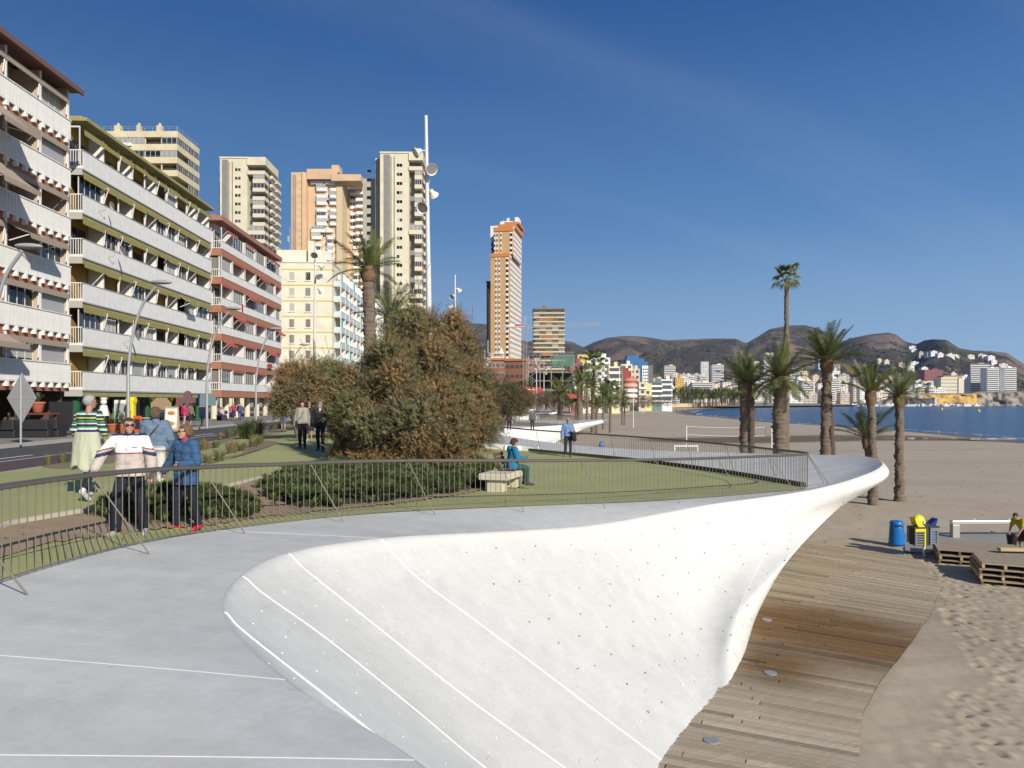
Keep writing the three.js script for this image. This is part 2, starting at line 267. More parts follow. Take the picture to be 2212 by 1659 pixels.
{
  const xs = []; for (let x = -28; x < 2; x += 3) xs.push(x); for (let x = 2; x < 19; x += 0.06) xs.push(x); for (let x = 19, s = 0.1; x < 60; x += s, s *= 1.035) xs.push(x);
  const fr = []; for (let i = 1; i <= 40; i++) fr.push(i / 40);
  const ds = []; for (let d = -20; d < 7; d += 3) ds.push(d); for (let d = 7; d < 29; d += 0.07) ds.push(d); for (let d = 29, s = 0.12; d < 1150; d += s, s = Math.min(20, s * 1.035)) ds.push(d);
  const nx = xs.length + fr.length - 1, nd = ds.length - 1;
  const sandG = gridMesh(nx, nd, (u, v, i, j) => { const d = ds[j], end = shoreX(d) + 45; const x = i < xs.length ? xs[i] : mix(xs[xs.length - 1], end, fr[i - xs.length]); return [x, sandY(x, d), -d]; },
    q => { const x = q[0], d = -q[2], s = shoreX(d); const wet = Math.max(sstep(-15 + 3 * fbm(d * 0.08, 1), -5, x - s), 1.0 * sstep(0.08, 0.32, trough(x, d) + 0.12 * fbm(x * 0.2, d * 0.3)), 0.15 * sstep(0.1, 0.4, fbm(x * 0.05, d * 0.08, 4))); const n = 1 + 0.13 * fbm(x * 0.5, d * 0.5, 8, 4) + 0.16 * fbm(x * 0.09, d * 0.22, 3, 4); return [mix(1, 0.34, wet) * n, mix(1, 0.28, wet) * n, mix(1, 0.22, wet) * n]; });
  const sandM = M(C(0.445, 0.376, 0.272), 0.95, { vertexColors: true, t: 'fine', ts: 0.9, b: 'bump', bs: 0.006, bt: 0.5 });
  tag(obj('beach_sand', sandG, sandM), 'pale brown beach sand with footprints', null, null, 'structure');
  // shallow puddle lying in the wet trough
  const pud = gridMesh(40, 6, (u, v) => { const x = mix(48, 82, u), c = 104 + 7 * sstep(25, 55, x) - 2 * sstep(60, 90, x); const wd = 3.0 * Math.sin(Math.PI * u) + 0.15 * Math.sin(u * 40) + 0.02; return [x, -0.155, -(c + (v - 0.5) * 2 * wd)]; });
  tag(obj('puddle', pud, new THREE.MeshPhysicalMaterial({ color: C(0.05, 0.042, 0.035), roughness: 0.06 })), 'shallow puddle reflecting the sky on the wet sand', null, null, 'structure');
  // sea
  const wt = tex(512, (u, v) => 0.5 + 0.8 * tfbm(u, v * 1, 9, 4, 31) , false);
  const seaM = new THREE.MeshPhysicalMaterial({ color: C(0.010, 0.058, 0.135), roughness: 0.22, bumpMap: rep(wt, 14), bumpScale: 0.9, ior: 1.33 });
  const seaG = gridMesh(60, 60, (u, v) => [mix(40, 2600, u * u), -1.0, -mix(-200, 2400, v)]);
  tag(obj('sea', seaG, seaM), 'dark blue sea of the bay', null, null, 'structure');
  // foam along the shore
  const foam = []; for (let i = 0; i < 150; i++) { const d = rr(110, 520), x = shoreX(d) + rr(-0.4, 2.5) ; const l = rr(1.2, 6); const g = new THREE.BoxGeometry(rr(0.15, 0.5), 0.04, l); place(g, V(x, -0.985, -d), Math.atan2(-(shoreX(d + 2) - shoreX(d - 2)), 4)); foam.push(g); }
  tag(obj('surf_foam', foam, M(C(0.62, 0.65, 0.66), 0.8)), 'thin white surf foam along the shoreline', 'foam', null, 'stuff');
  // land under the town, road, pavement with kerb
  const land = (x0, x1, y, d0, d1, n = 40, yy) => gridMesh(6, n, (u, v) => { const d = mix(d0, d1, v * v * 0.7 + v * 0.3); return [mix(x0, x1, u) - 0.037 * d, y, -d]; });
  const asphalt = M(C(0.062, 0.062, 0.064), 0.9, { t: 'blotch', ts: 6, b: 'bump', bs: 0.003, bt: 0.3 });
  tag(obj('road', land(-20.05, -12.7, 3.44, -30, 620), asphalt), 'grey asphalt street with white lane marks', null, null, 'structure');
  const lane = M(C(0.075, 0.050, 0.052), 0.9, { t: 'blotch', ts: 6 });
  tag(obj('parking_lane', land(-15.6, -13.1, 3.445, -30, 620), lane), 'dull maroon asphalt lane beside the planting strip', null, null, 'structure');
  const paint = M(C(0.62, 0.62, 0.6), 0.8);
  const marks = []; for (let d = 6; d < 220; d += 6) marks.push(land(-16.55, -16.40, 3.4495, d, d + 3, 2)); marks.push(land(-13.35, -13.2, 3.4495, -30, 300)); marks.push(land(-15.68, -15.58, 3.4495, -30, 300));
  for (let d = 9; d < 120; d += 11) { const g = gridMesh(1, 1, (u, v) => [mix(-15.6, -13.3, u) - 0.037 * d, 3.4495, -(d + v * 0.12)]); marks.push(g); }
  tag(obj('lane_mark', marks, paint), 'white painted lane marks on the street', null, null, 'structure');
  const walk = M(C(0.25, 0.235, 0.21), 0.9, { t: 'blotch', ts: 3 });
  tag(obj('pavement', land(-60, -20.2, 3.58, -30, 620), walk), 'beige street pavement in front of the shops', null, null, 'structure');
  const kerb = []; for (let d = -10; d < 200; d += 1.0) { const g = new THREE.BoxGeometry(0.16, 0.2, 0.99); place(g, V(-20.13 - 0.037 * d, 3.50, -d - 0.5), -0.037); kerb.push(g); }
  tag(obj('street_kerb', kerb, M(C(0.42, 0.40, 0.36), 0.85, { t: 'fine' })), 'pale stone kerb along the street', null, null, 'structure');
  tag(obj('town_ground', gridMesh(20, 20, (u, v) => [mix(-900, -45, u), 3.3, -mix(-60, 900, v)]), M(C(0.2, 0.18, 0.15), 0.95)), 'bare town ground behind the street', null, null, 'structure');
}
// ---------- boardwalk ----------
{
  // planks fan out slightly: all rows point at a far centre
  const stain = (x, d) => { const a = Math.exp(-Math.pow((x - 7.3) / 3.0, 2) - Math.pow((d - 17.4 + (x - 7) * 0.45) / 2.7, 2)); const b = Math.exp(-Math.pow((x - 5.2) / 0.9, 2) - Math.pow((d - 14.8) / 1.1, 2)); return Math.min(1, a * 1.35 + b * 1.0 + 0.8 * fbm(x * 0.5, d * 2.5, 2, 4) * (a + b)); };
  const rightEdge = d => lut([[8, 4.2], [11, 5.15], [12.7, 6.0], [14.2, 7.05], [16.2, 8.65], [18.6, 10.5], [21.4, 12.4], [24.5, 13.6], [26.5, 13.9], [29, 12.6], [31.5, 10]], d);
  const leftEdge = d => lut([[8, 1.0], [10.5, 1.2], [11.2, 1.9], [12, 2.5], [12.8, 3.0], [13.6, 3.5], [14.6, 4.0], [16.5, 4.9], [18, 5.4], [20, 5.9], [24, 6.0], [30, 6]], d);
  const backEdge = x => lut([[5, 30], [9, 29.5], [11, 28], [12.5, 27], [13.9, 25.2]], x);
  const plankM = [0, 1, 2, 3, 4].map(i => { const m = M(C(0.50 + 0.03 * (i - 2), 0.425 + 0.027 * (i - 2), 0.315 + 0.022 * (i - 2)), 0.85, { vertexColors: true, t: 'streak', ts: 1.2, b: 'bump', bs: 0.002, bt: 0.25 }); return m; });
  const deck = thing('boardwalk', 'weathered grey wooden boardwalk with a dark wet stain, curving under the white wall', 'boardwalk');
  const P0 = [40, -5.2]; // far centre of the fan
  const endL = (aa, g) => { let lo = g - 0.6, hi = g + 0.6; for (let q = 0; q < 18; q++) { const L = (lo + hi) / 2, x = P0[0] - Math.cos(aa) * L, d = P0[1] + Math.sin(aa) * L; if (x < rightEdge(d)) hi = L; else lo = L; } return (lo + hi) / 2; };
  const rest = []; let n = 0;
  for (let r = 0; r < 170; r++) {
    // row r: polar angle around the centre, measured at the wall side
    const a0 = 0.28 + r * 0.00385; const dirx = -Math.cos(a0), dird = Math.sin(a0);
    const wA = 0.0036; let t = 24; const off = rr(0, 2.5);
    const segs = []; let cur = null;
    for (let L = 24; L < 46; L += 0.12) { const x = P0[0] + dirx * L, d = P0[1] + dird * L; const ok = x > leftEdge(d) - 0.25 && x < rightEdge(d) && d < backEdge(x) && d > 7.5; if (ok) { if (!cur) cur = [L, L]; cur[1] = L; } else if (cur) { segs.push(cur); cur = null; } }
    if (cur) segs.push(cur);
    for (const [l0, l1] of segs) {
      let s = l0; let first = true;
      while (s < l1 - 0.05) {
        const e = Math.min(l1, s + (first ? rr(1.4, 4.6) : 4.6)); first = false;
        const m = 7, top = 0.045 + rr(-0.006, 0.006), tone = rr(0.84, 1.12), dk = rnd() < 0.12 ? rr(0.55, 0.8) : 1;
        const pos = [], col = [], ix = [];
        for (let k = 0; k <= m; k++) {
          const L = mix(s + 0.008, e - 0.008, k / m);
          const isF = s < l0 + 1e-6 ? 0 : 1, isL = e > l1 - 1e-6;
          for (const [sd, y] of [[-1, -0.02], [-1, top - 0.004], [-0.94, top], [0.94, top], [1, top - 0.004], [1, -0.02]]) {
            const aa = a0 + sd * wA * 0.5 * 0.93; let LL = L; if (!isF) LL = mix(L, endL(aa, l0), 1 - k / m); const x = P0[0] - Math.cos(aa) * LL, d = P0[1] + Math.sin(aa) * LL; pos.push(x, y, -d);
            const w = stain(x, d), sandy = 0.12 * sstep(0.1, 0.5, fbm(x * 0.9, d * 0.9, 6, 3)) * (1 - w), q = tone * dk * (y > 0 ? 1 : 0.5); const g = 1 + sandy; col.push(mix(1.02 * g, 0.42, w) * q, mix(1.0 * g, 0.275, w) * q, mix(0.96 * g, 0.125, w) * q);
          }
        }
        for (let k = 0; k < m; k++) for (let c = 0; c < 5; c++) { const a = k * 6 + c, b = a + 1, d2 = a + 6, e2 = d2 + 1; ix.push(a, b, d2, b, e2, d2); }
        const g = new THREE.BufferGeometry(); g.setAttribute('position', new THREE.Float32BufferAttribute(pos, 3)); g.setAttribute('color', new THREE.Float32BufferAttribute(col, 3)); g.setIndex(ix);
        const gg = toCreasedNormals(g, 0.5); 
        // grain runs along the plank
        const uv = new Float32Array(gg.attributes.position.count * 2), o = rr(0, 5); for (let k = 0; k < uv.length / 2; k++) { const x = gg.attributes.position.getX(k), z = gg.attributes.position.getZ(k); uv[2 * k + 1] = (x * -dirx - z * -dird) * 0.35 + o; uv[2 * k] = (x * dird - z * dirx) * 2 + o; }
        gg.setAttribute('uv', new THREE.BufferAttribute(uv, 2));
        if (n++ < 299) { const me = new THREE.Mesh(gg, pick(plankM)); me.name = 'plank'; me.castShadow = me.receiveShadow = true; deck.add(me); } else rest.push(gg);
        s = e;
      }
    }
  }
  if (rest.length) tag(obj('plank', rest, plankM[2], deck, true), null, null, null, 'stuff');
  // round grey cover discs let into the planks
  for (const [x, y] of [[1656, 1338], [1664, 1453], [1537, 1599]]) { const d = 5.34 * FL / (y - HY); const g = new THREE.CylinderGeometry(0.12, 0.125, 0.02, 20); g.translate((x - CX) * d / FL, 0.056, -d); obj('ground_light_cover', g, M(C(0.22, 0.23, 0.235), 0.7), deck); }
}

{ // dry weed and chips scattered on the sand
  const g = []; for (let i = 0; i < 420; i++) { const d = rr(17, 75), x = rr(10, 20 + d * 0.75), a = rr(0, 6.28), l = rr(0.03, 0.16); const q = new THREE.BoxGeometry(l, 0.015, rr(0.015, 0.05)); place(q, V(x, sandY(x, d) + 0.012, -d), a); g.push(q); }
  tag(obj('beach_litter', g, M(C(0.13, 0.10, 0.07), 0.95)), 'dry weed and chips scattered over the beach sand', 'litter', null, 'stuff');
}
// ---------- building helpers ----------
const glassMs = [[0.018, 0.024, 0.032], [0.03, 0.036, 0.042], [0.05, 0.055, 0.06], [0.012, 0.013, 0.015]].map(c => new THREE.MeshPhysicalMaterial({ color: C(...c), roughness: 0.06 }));
const curtainM = [M(C(0.42, 0.41, 0.37), 0.9), M(C(0.30, 0.30, 0.28), 0.9), M(C(0.2, 0.19, 0.16), 0.9)];
const alu = M(C(0.62, 0.62, 0.60), 0.45), whiteP = M(C(0.87, 0.86, 0.81), 0.7, { t: 'fine', ts: 3 }), greyM = M(C(0.33, 0.34, 0.35), 0.7), darkM = M(C(0.03, 0.03, 0.032), 0.8);
const shutterM = M(C(0.40, 0.40, 0.41), 0.7), shutterL = M(C(0.62, 0.61, 0.56), 0.7);
const steel = M(C(0.55, 0.56, 0.57), 0.35, { metalness: 0.6 });
// pieces past 300 of a kind on one thing are joined into one part
function pieces(parent, name, geos, mat) {
  const arr = Array.isArray(mat) ? mat : [mat]; const rest = [];
  geos.forEach((g, i) => { if (i < 300) obj(name, g, arr[i % arr.length], parent); else rest.push(g); });
  if (rest.length) tag(obj(name, rest, arr[0], parent), null, null, null, 'stuff');
}
// a glazed front in the plane x = const, from s0 to s1 along -z
function glazing(parent, x, s0, s1, y0, y1, n, frameM = alu, kind = 0, blind = 0) {
  const g = [], w = 0.045; g.push(box(x - 0.03, y0, -s0, x + 0.03, y0 + w, -s1), box(x - 0.03, y1 - w, -s0, x + 0.03, y1, -s1));
  for (let i = 0; i <= n; i++) { const s = mix(s0 + w / 2, s1 - w / 2, i / n); g.push(box(x - 0.032, y0 + w, -(s - w / 2), x + 0.032, y1 - w, -(s + w / 2))); }
  const f = obj('window', g, frameM, parent);
  obj('pane', box(x - 0.012, y0 + w, -s0 - w, x + 0.006, y1 - w, -s1 + w), glassMs[kind % 4], f);
  if (blind) obj('curtain', box(x + 0.007, mix(y1, y0, blind), -s0 - w * 1.2, x + 0.014, y1 - w, -s1 + w * 1.2), curtainM[kind % 3], f);
  return f;
}
function shutter(parent, x, s0, s1, y0, y1, mat = shutterM) { const g = []; for (let y = y0; y < y1 - 0.03; y += 0.075) g.push(box(x - 0.02, y, -s0, x + (0.018), Math.min(y1, y + 0.066), -s1)); g.push(box(x - 0.03, y0, -s0 + 0.0, x + 0.006, y1, -s1)); return obj('shutter', g, mat, parent); }
function valance(parent, x, s0, s1, y0, y1, mat, tooth = 0.2) { // scalloped cloth edge
  const sh = new THREE.Shape(); sh.moveTo(s0, y1); sh.lineTo(s1, y1); const n = Math.max(2, Math.round((s1 - s0) / tooth)), w = (s1 - s0) / n; sh.lineTo(s1, y0 + 0.07);
  for (let i = 0; i < n; i++) { const a = s1 - i * w; sh.quadraticCurveTo(a - w / 2, y0 - 0.05, a - w, y0 + 0.07); } sh.lineTo(s0, y1);
  const g = new THREE.ExtrudeGeometry(sh, { depth: 0.02, bevelEnabled: false, curveSegments: 3 }); g.rotateY(Math.PI / 2); g.translate(x, 0, 0); return g;
}
function awningArm(x, s, yTop, out = 0.4) { return [bar(V(x, yTop, -s), V(x + out, yTop - 0.02, -s), 0.04), bar(V(x + out, yTop - 0.02, -s), V(x - 0.02, yTop - 1.0, -s), 0.045), bar(V(x - 0.02, yTop, -s - 0.08), V(x - 0.02, yTop - 1.05, -s - 0.08), 0.035)]; }
function slopedAwning(parent, x, s0, s1, yTop, reach, drop, mat) {
  const g = gridMesh(6, 6, (u, v) => [x + reach * v, yTop - drop * v - 0.08 * Math.sin(Math.PI * v), -mix(s0, s1, u)]); const b = gridMesh(6, 6, (u, v) => [x + reach * v, yTop - 0.012 - drop * v - 0.08 * Math.sin(Math.PI * v), -mix(s1, s0, u)]);
  const a = obj('awning', [g, b, valance(parent, x + reach, s0, s1, yTop - drop - 0.28, yTop - drop + 0.02, mat)], mat, parent); 
  obj('awning_arm', [bar(V(x, yTop - 0.9, -s0 - 0.1), V(x + reach, yTop - drop, -s0 - 0.1), 0.05), bar(V(x, yTop - 0.9, -s1 + 0.1), V(x + reach, yTop - drop, -s1 + 0.1), 0.05)], alu, a); return a;
}
const U = 0.037;
const streetPos = (X, d, y = 3.5) => V(X, y, -d);

// ---------- first block: cream and salmon with beige awnings ----------
{
  const L = 15.8, b = thing('apartment_building', 'cream and salmon apartment block with white slatted balconies and beige awnings, leftmost in the photo', 'building', streetPos(-25.5, 28), U);
  const cream = M(C(0.60, 0.47, 0.34), 0.85, { t: 'blotch', ts: 3 }), salmon = M(C(0.40, 0.165, 0.095), 0.85, { t: 'blotch', ts: 2 }), beige = M(C(0.40, 0.325, 0.25), 0.9, { t: 'fine' }), brown = M(C(0.09, 0.055, 0.045), 0.8);
  const D = 1.6, P = [0.4, 3.95, 6.95, 9.9, 12.85, L - 0.22], h = 2.87, f0 = 3.05, top = f0 + 6 * h;
  obj('wall', [box(-12, f0 - 0.12, 0, -D, top, -L), box(-1.6, 0, -0.2, -1.3, f0, -0.5), box(-12, 0, 0, -6, f0 - 0.13, -L)], cream, b);
  obj('end_wall', [box(-D, f0 - 0.1, -L + 0.32, -0.1, top, -L), box(-4.6, top, -L + 2.0, -3.0, top + 1.8, -L + 0.4)], cream, b);
  obj('roof', [box(-12.3, top, 0.1, 0.5, top + 0.14, -L - 0.4), box(0.42, top - 0.12, 0.1, 0.56, top + 0.16, -L - 0.45)], M(C(0.16, 0.08, 0.06), 0.8), b);
  const kinds = ['OOOAGS', 'OOOGGS', 'OOOGAG', 'OOOAOO', 'OOOAOS', 'OOOOOG'];
  for (let k = 0; k < 6; k++) {
    const f = f0 + k * h;
    obj('floor_slab', [box(-D + 0.01, f - 0.13, -0.0, -0.08, f, -L + 0.33), box(-0.30, f - 0.56, 0, -0.10, f - 0.14, -L)], salmon, b);
    const sl = []; for (let s = 0.05; s < L; s += 0.115) sl.push(box(0.0, f - 0.02, -s, 0.022, f + 1.02, -s - 0.078));
    sl.push(box(-0.04, f + 1.02, 0, 0.06, f + 1.08, -L), box(-0.035, f - 0.09, 0, 0.05, f - 0.03, -L)); obj('balcony_railing', sl, whiteP, b);
    const br = []; for (let s = 0.4; s < L; s += 0.78) br.push(box(-0.1, f - 0.36, -s, 0.13, f - 0.10, -s - 0.16)); pieces(b, 'bracket', br, whiteP);
    for (const p of P) obj('partition', box(-D + 0.02, f, -p + 0.09, -0.06, f + h - 0.14, -p - 0.09), cream, b);
    for (const p of P) obj('post', box(-0.05, f, -p + 0.06, 0.0, f + h - 0.14, -p - 0.06), whiteP, b);
    for (let i = 0; i < 5; i++) {
      const a = P[i] + 0.1, e = P[i + 1] - 0.1, t = kinds[k][i + 1] ?? 'O', y1 = f + h - 0.58;
      if (t === 'G') glazing(b, -0.4, a, e, f + 0.02, y1 + 0.1, 4, alu, i + k, rnd() < 0.4 ? 0.5 : 0);
      else if (t === 'S') shutter(b, -0.22, a, e, f + 0.2, y1 + 0.1, shutterM);
      else { glazing(b, -D + 0.06, a + 0.4, e - 0.5, f + 0.02, y1 - 0.1, 2, alu, i + k); if (t === 'A') slopedAwning(b, 0.05, a - 0.05, e + 0.05, y1, k > 2 ? 1.7 : 1.15, k > 2 ? 1.35 : 0.55, beige); }
      if (t !== 'A') obj('awning', [valance(b, 0.03, P[i] + 0.02, P[i + 1] - 0.04, f + h - 0.92, f + h - 0.62, beige), box(-0.08, f + h - 0.7, -P[i] - 0.02, 0.028, f + h - 0.57, -P[i + 1] + 0.04)], beige, b);
    }
    obj('awning_arm', P.slice(1).map(p => bar(V(0.0, f + h - 0.9, -p + 0.14), V(0.02, f + 1.25, -p + 0.3), 0.045)), whiteP, b);
  }
  for (const s of [1, 6.5, 12]) obj('column', box(-0.9, 0, -s, -0.4, f0 - 0.56, -s - 0.45), brown, b);
  obj('shop_front', [box(-4.9, 0, 0, -4.7, f0 - 0.14, -L), box(-4.7, 0, -L + 0.2, -0.5, f0 - 0.57, -L)], brown, b);
  obj('ceiling', box(-4.7, f0 - 0.28, 0, -0.31, f0 - 0.14, -L + 0.2), brown, b);
}
// ---------- second block: olive and ochre ----------
{
  const L = 22.8, b = thing('apartment_building', 'olive and ochre apartment block with white solid balcony parapets and scalloped olive awnings', 'building', streetPos(-28.15, 48.5), U);
  const olive = M(C(0.36, 0.33, 0.14), 0.85, { t: 'blotch', ts: 3 }), ochre = M(C(0.42, 0.25, 0.05), 0.85, { t: 'blotch', ts: 3 }), cloth = M(C(0.33, 0.29, 0.10), 0.9, { t: 'fine' }), green = M(C(0.02, 0.115, 0.04), 0.6), grey = M(C(0.42, 0.41, 0.37), 0.8);
  const D = 1.15, h = 2.9, f0 = 2.85, top = f0 + 6 * h, P = [0.02, 3.0, 5.05, 7.1, 9.2, 11.2, 13.1, 15.3, 17.3, 19.5, L - 0.15];
  obj('wall', [box(-14, f0 - 0.12, -0.3, -D, top, -L)], ochre, b);
  obj('roof', [box(-14, top, 0.1, 0.35, top + 0.22, -L - 0.1), box(-14, top + 0.22, -0.2, -0.1, top + 0.42, -L)], olive, b);
  const kinds = ['OGGSGGSGGO', 'GGOGGOOOGG', 'OOOGOOOAGG', 'OGGOOOGGOO', 'GOOOOGGGOO', 'OOOOOOSOOO'];
  for (let k = 0; k < 6; k++) {
    const f = f0 + k * h;
    obj('floor_slab', [box(-D + 0.01, f - 0.22, -0.02, 0.02, f, -L), box(-0.12, f - 0.62, 0, 0.0, f - 0.225, -L)], olive, b);
    obj('ceiling', box(-D + 0.01, f - 0.235, -0.03, -0.13, f - 0.222, -L), ochre, b);
    obj('end_slab', [box(-D, f - 0.62, 0.03, 0.03, f - 0.2, 0.0)], grey, b);
    const pn = []; for (let i = 0; i < 22; i++) pn.push(box(0.025, f - 0.19, -i * L / 22 - 0.006, 0.055, f + 0.98, -(i + 1) * L / 22 + 0.006)); pieces(b, 'parapet_panel', pn, whiteP);
    obj('handrail', box(0.0, f + 0.985, 0.05, 0.08, f + 1.04, -L), greyM, b);
    obj('drip_edge', box(-0.02, f - 0.28, 0.04, 0.07, f - 0.20, -L), greyM, b);
    const er = [box(-D, f + 0.98, 0.04, 0.0, f + 1.04, 0.0), box(-D, f - 0.19, 0.045, 0.02, f - 0.02, 0.0)]; for (let x = -D + 0.1; x < -0.05; x += 0.16) er.push(box(x, f - 0.02, 0.035, x + 0.035, f + 0.98, 0.01)); obj('end_railing', er, whiteP, b);
    for (let i = 1; i < P.length; i++) { if (i % 2 || i > 9) obj('partition', box(-D + 0.02, f, -P[i] + 0.07, -0.12, f + h - 0.24, -P[i] - 0.07), whiteP, b); else obj('post', box(-0.16, f, -P[i] + 0.04, -0.08, f + h - 0.24, -P[i] - 0.04), whiteP, b); if ((i + k) % 3) obj('awning_arm', awningArm(-0.02, P[i] - 0.1, f + h - 0.68, 0.08 + (i * 7 + k * 3) % 4 * 0.07), whiteP, b); }
    for (let i = 0; i < 10; i++) {
      const a = P[i] + 0.08, e = P[i + 1] - 0.08, t = kinds[k][i], y1 = f + h - 0.6;
      if (t === 'G') glazing(b, -0.3, a, e, f + 0.02, y1, i === 0 ? 4 : 3, alu, i + k * 2, (i * 5 + k) % 3 === 0 ? 0.75 : 0);
      else if (t === 'S') shutter(b, -0.25, a, e, f + 0.1, y1, shutterM);
      else { if ((i + k) % 2) glazing(b, -D + 0.06, a + 0.35, e - 0.45, f + 0.02, y1 - 0.3, 2, M(C(0.16, 0.08, 0.03), 0.6), i + k); }
      if (t === 'A') slopedAwning(b, 0.05, a, e, f + h - 0.6, 1.0, 0.5, cloth);
      else obj('awning', valance(b, 0.03 + 0.05 * ((i + k) % 3), P[i] + 0.03, P[i + 1] - 0.03, f + h - 0.90 - 0.05 * ((i * 3 + k) % 2), f + h - 0.55, cloth), cloth, b);
    }
  }
  obj('end_door', [box(-1.35, top - h + 0.1, 0.0, -1.3, top - 0.3, -0.1), box(-0.2, top - h + 0.1, 0, -0.15, top - 0.3, -0.1), box(-1.3, top - 0.4, 0, -0.2, top - 0.3, -0.1)], alu, b);
  for (let i = 0; i < 5; i++) obj('column', box(-0.8, 0, -0.4 - i * 5.2, -0.5, f0 - 0.63, -0.72 - i * 5.2), green, b);
  obj('shop_front', [box(-6, 0, 0, -5.8, f0 - 0.24, -L)], M(C(0.06, 0.05, 0.045), 0.6), b);
  for (let i = 0; i < 6; i++) glazing(b, -5.7, 0.6 + i * 3.7, 3.6 + i * 3.7, 0.1, 2.1, 3, M(C(0.10, 0.09, 0.08), 0.6), i);
  obj('soffit_beam', [box(-5.8, f0 - 0.40, -0.02, -0.13, f0 - 0.236, -L)], M(C(0.12, 0.11, 0.08), 0.8), b);
  for (let i = 0; i < 6; i++) { const g = new THREE.ConeGeometry(0.34, 0.4, 4); place(g, V(-0.02, f0 - 0.85, -3.0 - i * 3.6), Math.PI / 4, Math.PI); obj('awning_box', g, cloth, b); }
  // two satellite dishes and their brackets on the parapets
  for (const [s, k, r] of [[3.2, 3, 0.42], [5.3, 1, 0.42], [2.0, 4, 0.30]]) { const f = f0 + k * h; const g = new THREE.SphereGeometry(r * 1.6, 14, 6, 0, 6.3, 0, 0.65); g.rotateX(-1.25); g.rotateY(-0.7); g.translate(0.55, f + 0.75, -s); const p = obj('satellite_dish', g, greyM, b); p.material = M(C(0.5, 0.5, 0.48), 0.6, { side: THREE.DoubleSide }); obj('bracket', [cyl(V(0.05, f + 0.4, -s), V(0.5, f + 0.5, -s), 0.02), cyl(V(0.5, f + 0.5, -s), V(0.55, f + 0.75, -s), 0.02)], greyM, p); }
  for (const [s0, k, w, c] of [[0.4, 3, 0.5, [0.5, 0.42, 0.02]], [6.0, 4, 0.9, [0.55, 0.1, 0.12]], [12.2, 2, 0.8, [0.1, 0.25, 0.45]], [8.2, 1, 0.7, [0.6, 0.55, 0.5]]]) { const f = f0 + k * h; obj('towel', box(-0.02, f + 0.5, -s0, 0.012, f + 1.055, -s0 - w), M(C(...c), 0.9), b); }
  for (const [s0, k] of [[3.7, 0], [11.8, 3], [17.9, 1], [15.6, 4]]) { const f = f0 + k * h; obj('air_conditioner', rbox(0.35, 0.55, 0.8, 0.03, -D + 0.25, f + 0.9, -s0 - 0.5), whiteP, b); }
  for (const [s0, k] of [[4.2, 5], [9.8, 5], [7.5, 2], [14.1, 0]]) { const f = f0 + k * h, g = []; for (let q = 0; q < 14; q++) g.push(place(new THREE.IcosahedronGeometry(rr(0.05, 0.12), 0), V(-0.25 + rr(-0.12, 0.12), f + 1.05 + rr(-0.1, 0.25), -s0 + rr(-0.3, 0.3)))); obj('balcony_plant', g, M(C(0.05, 0.09, 0.03), 0.9), b); }
}
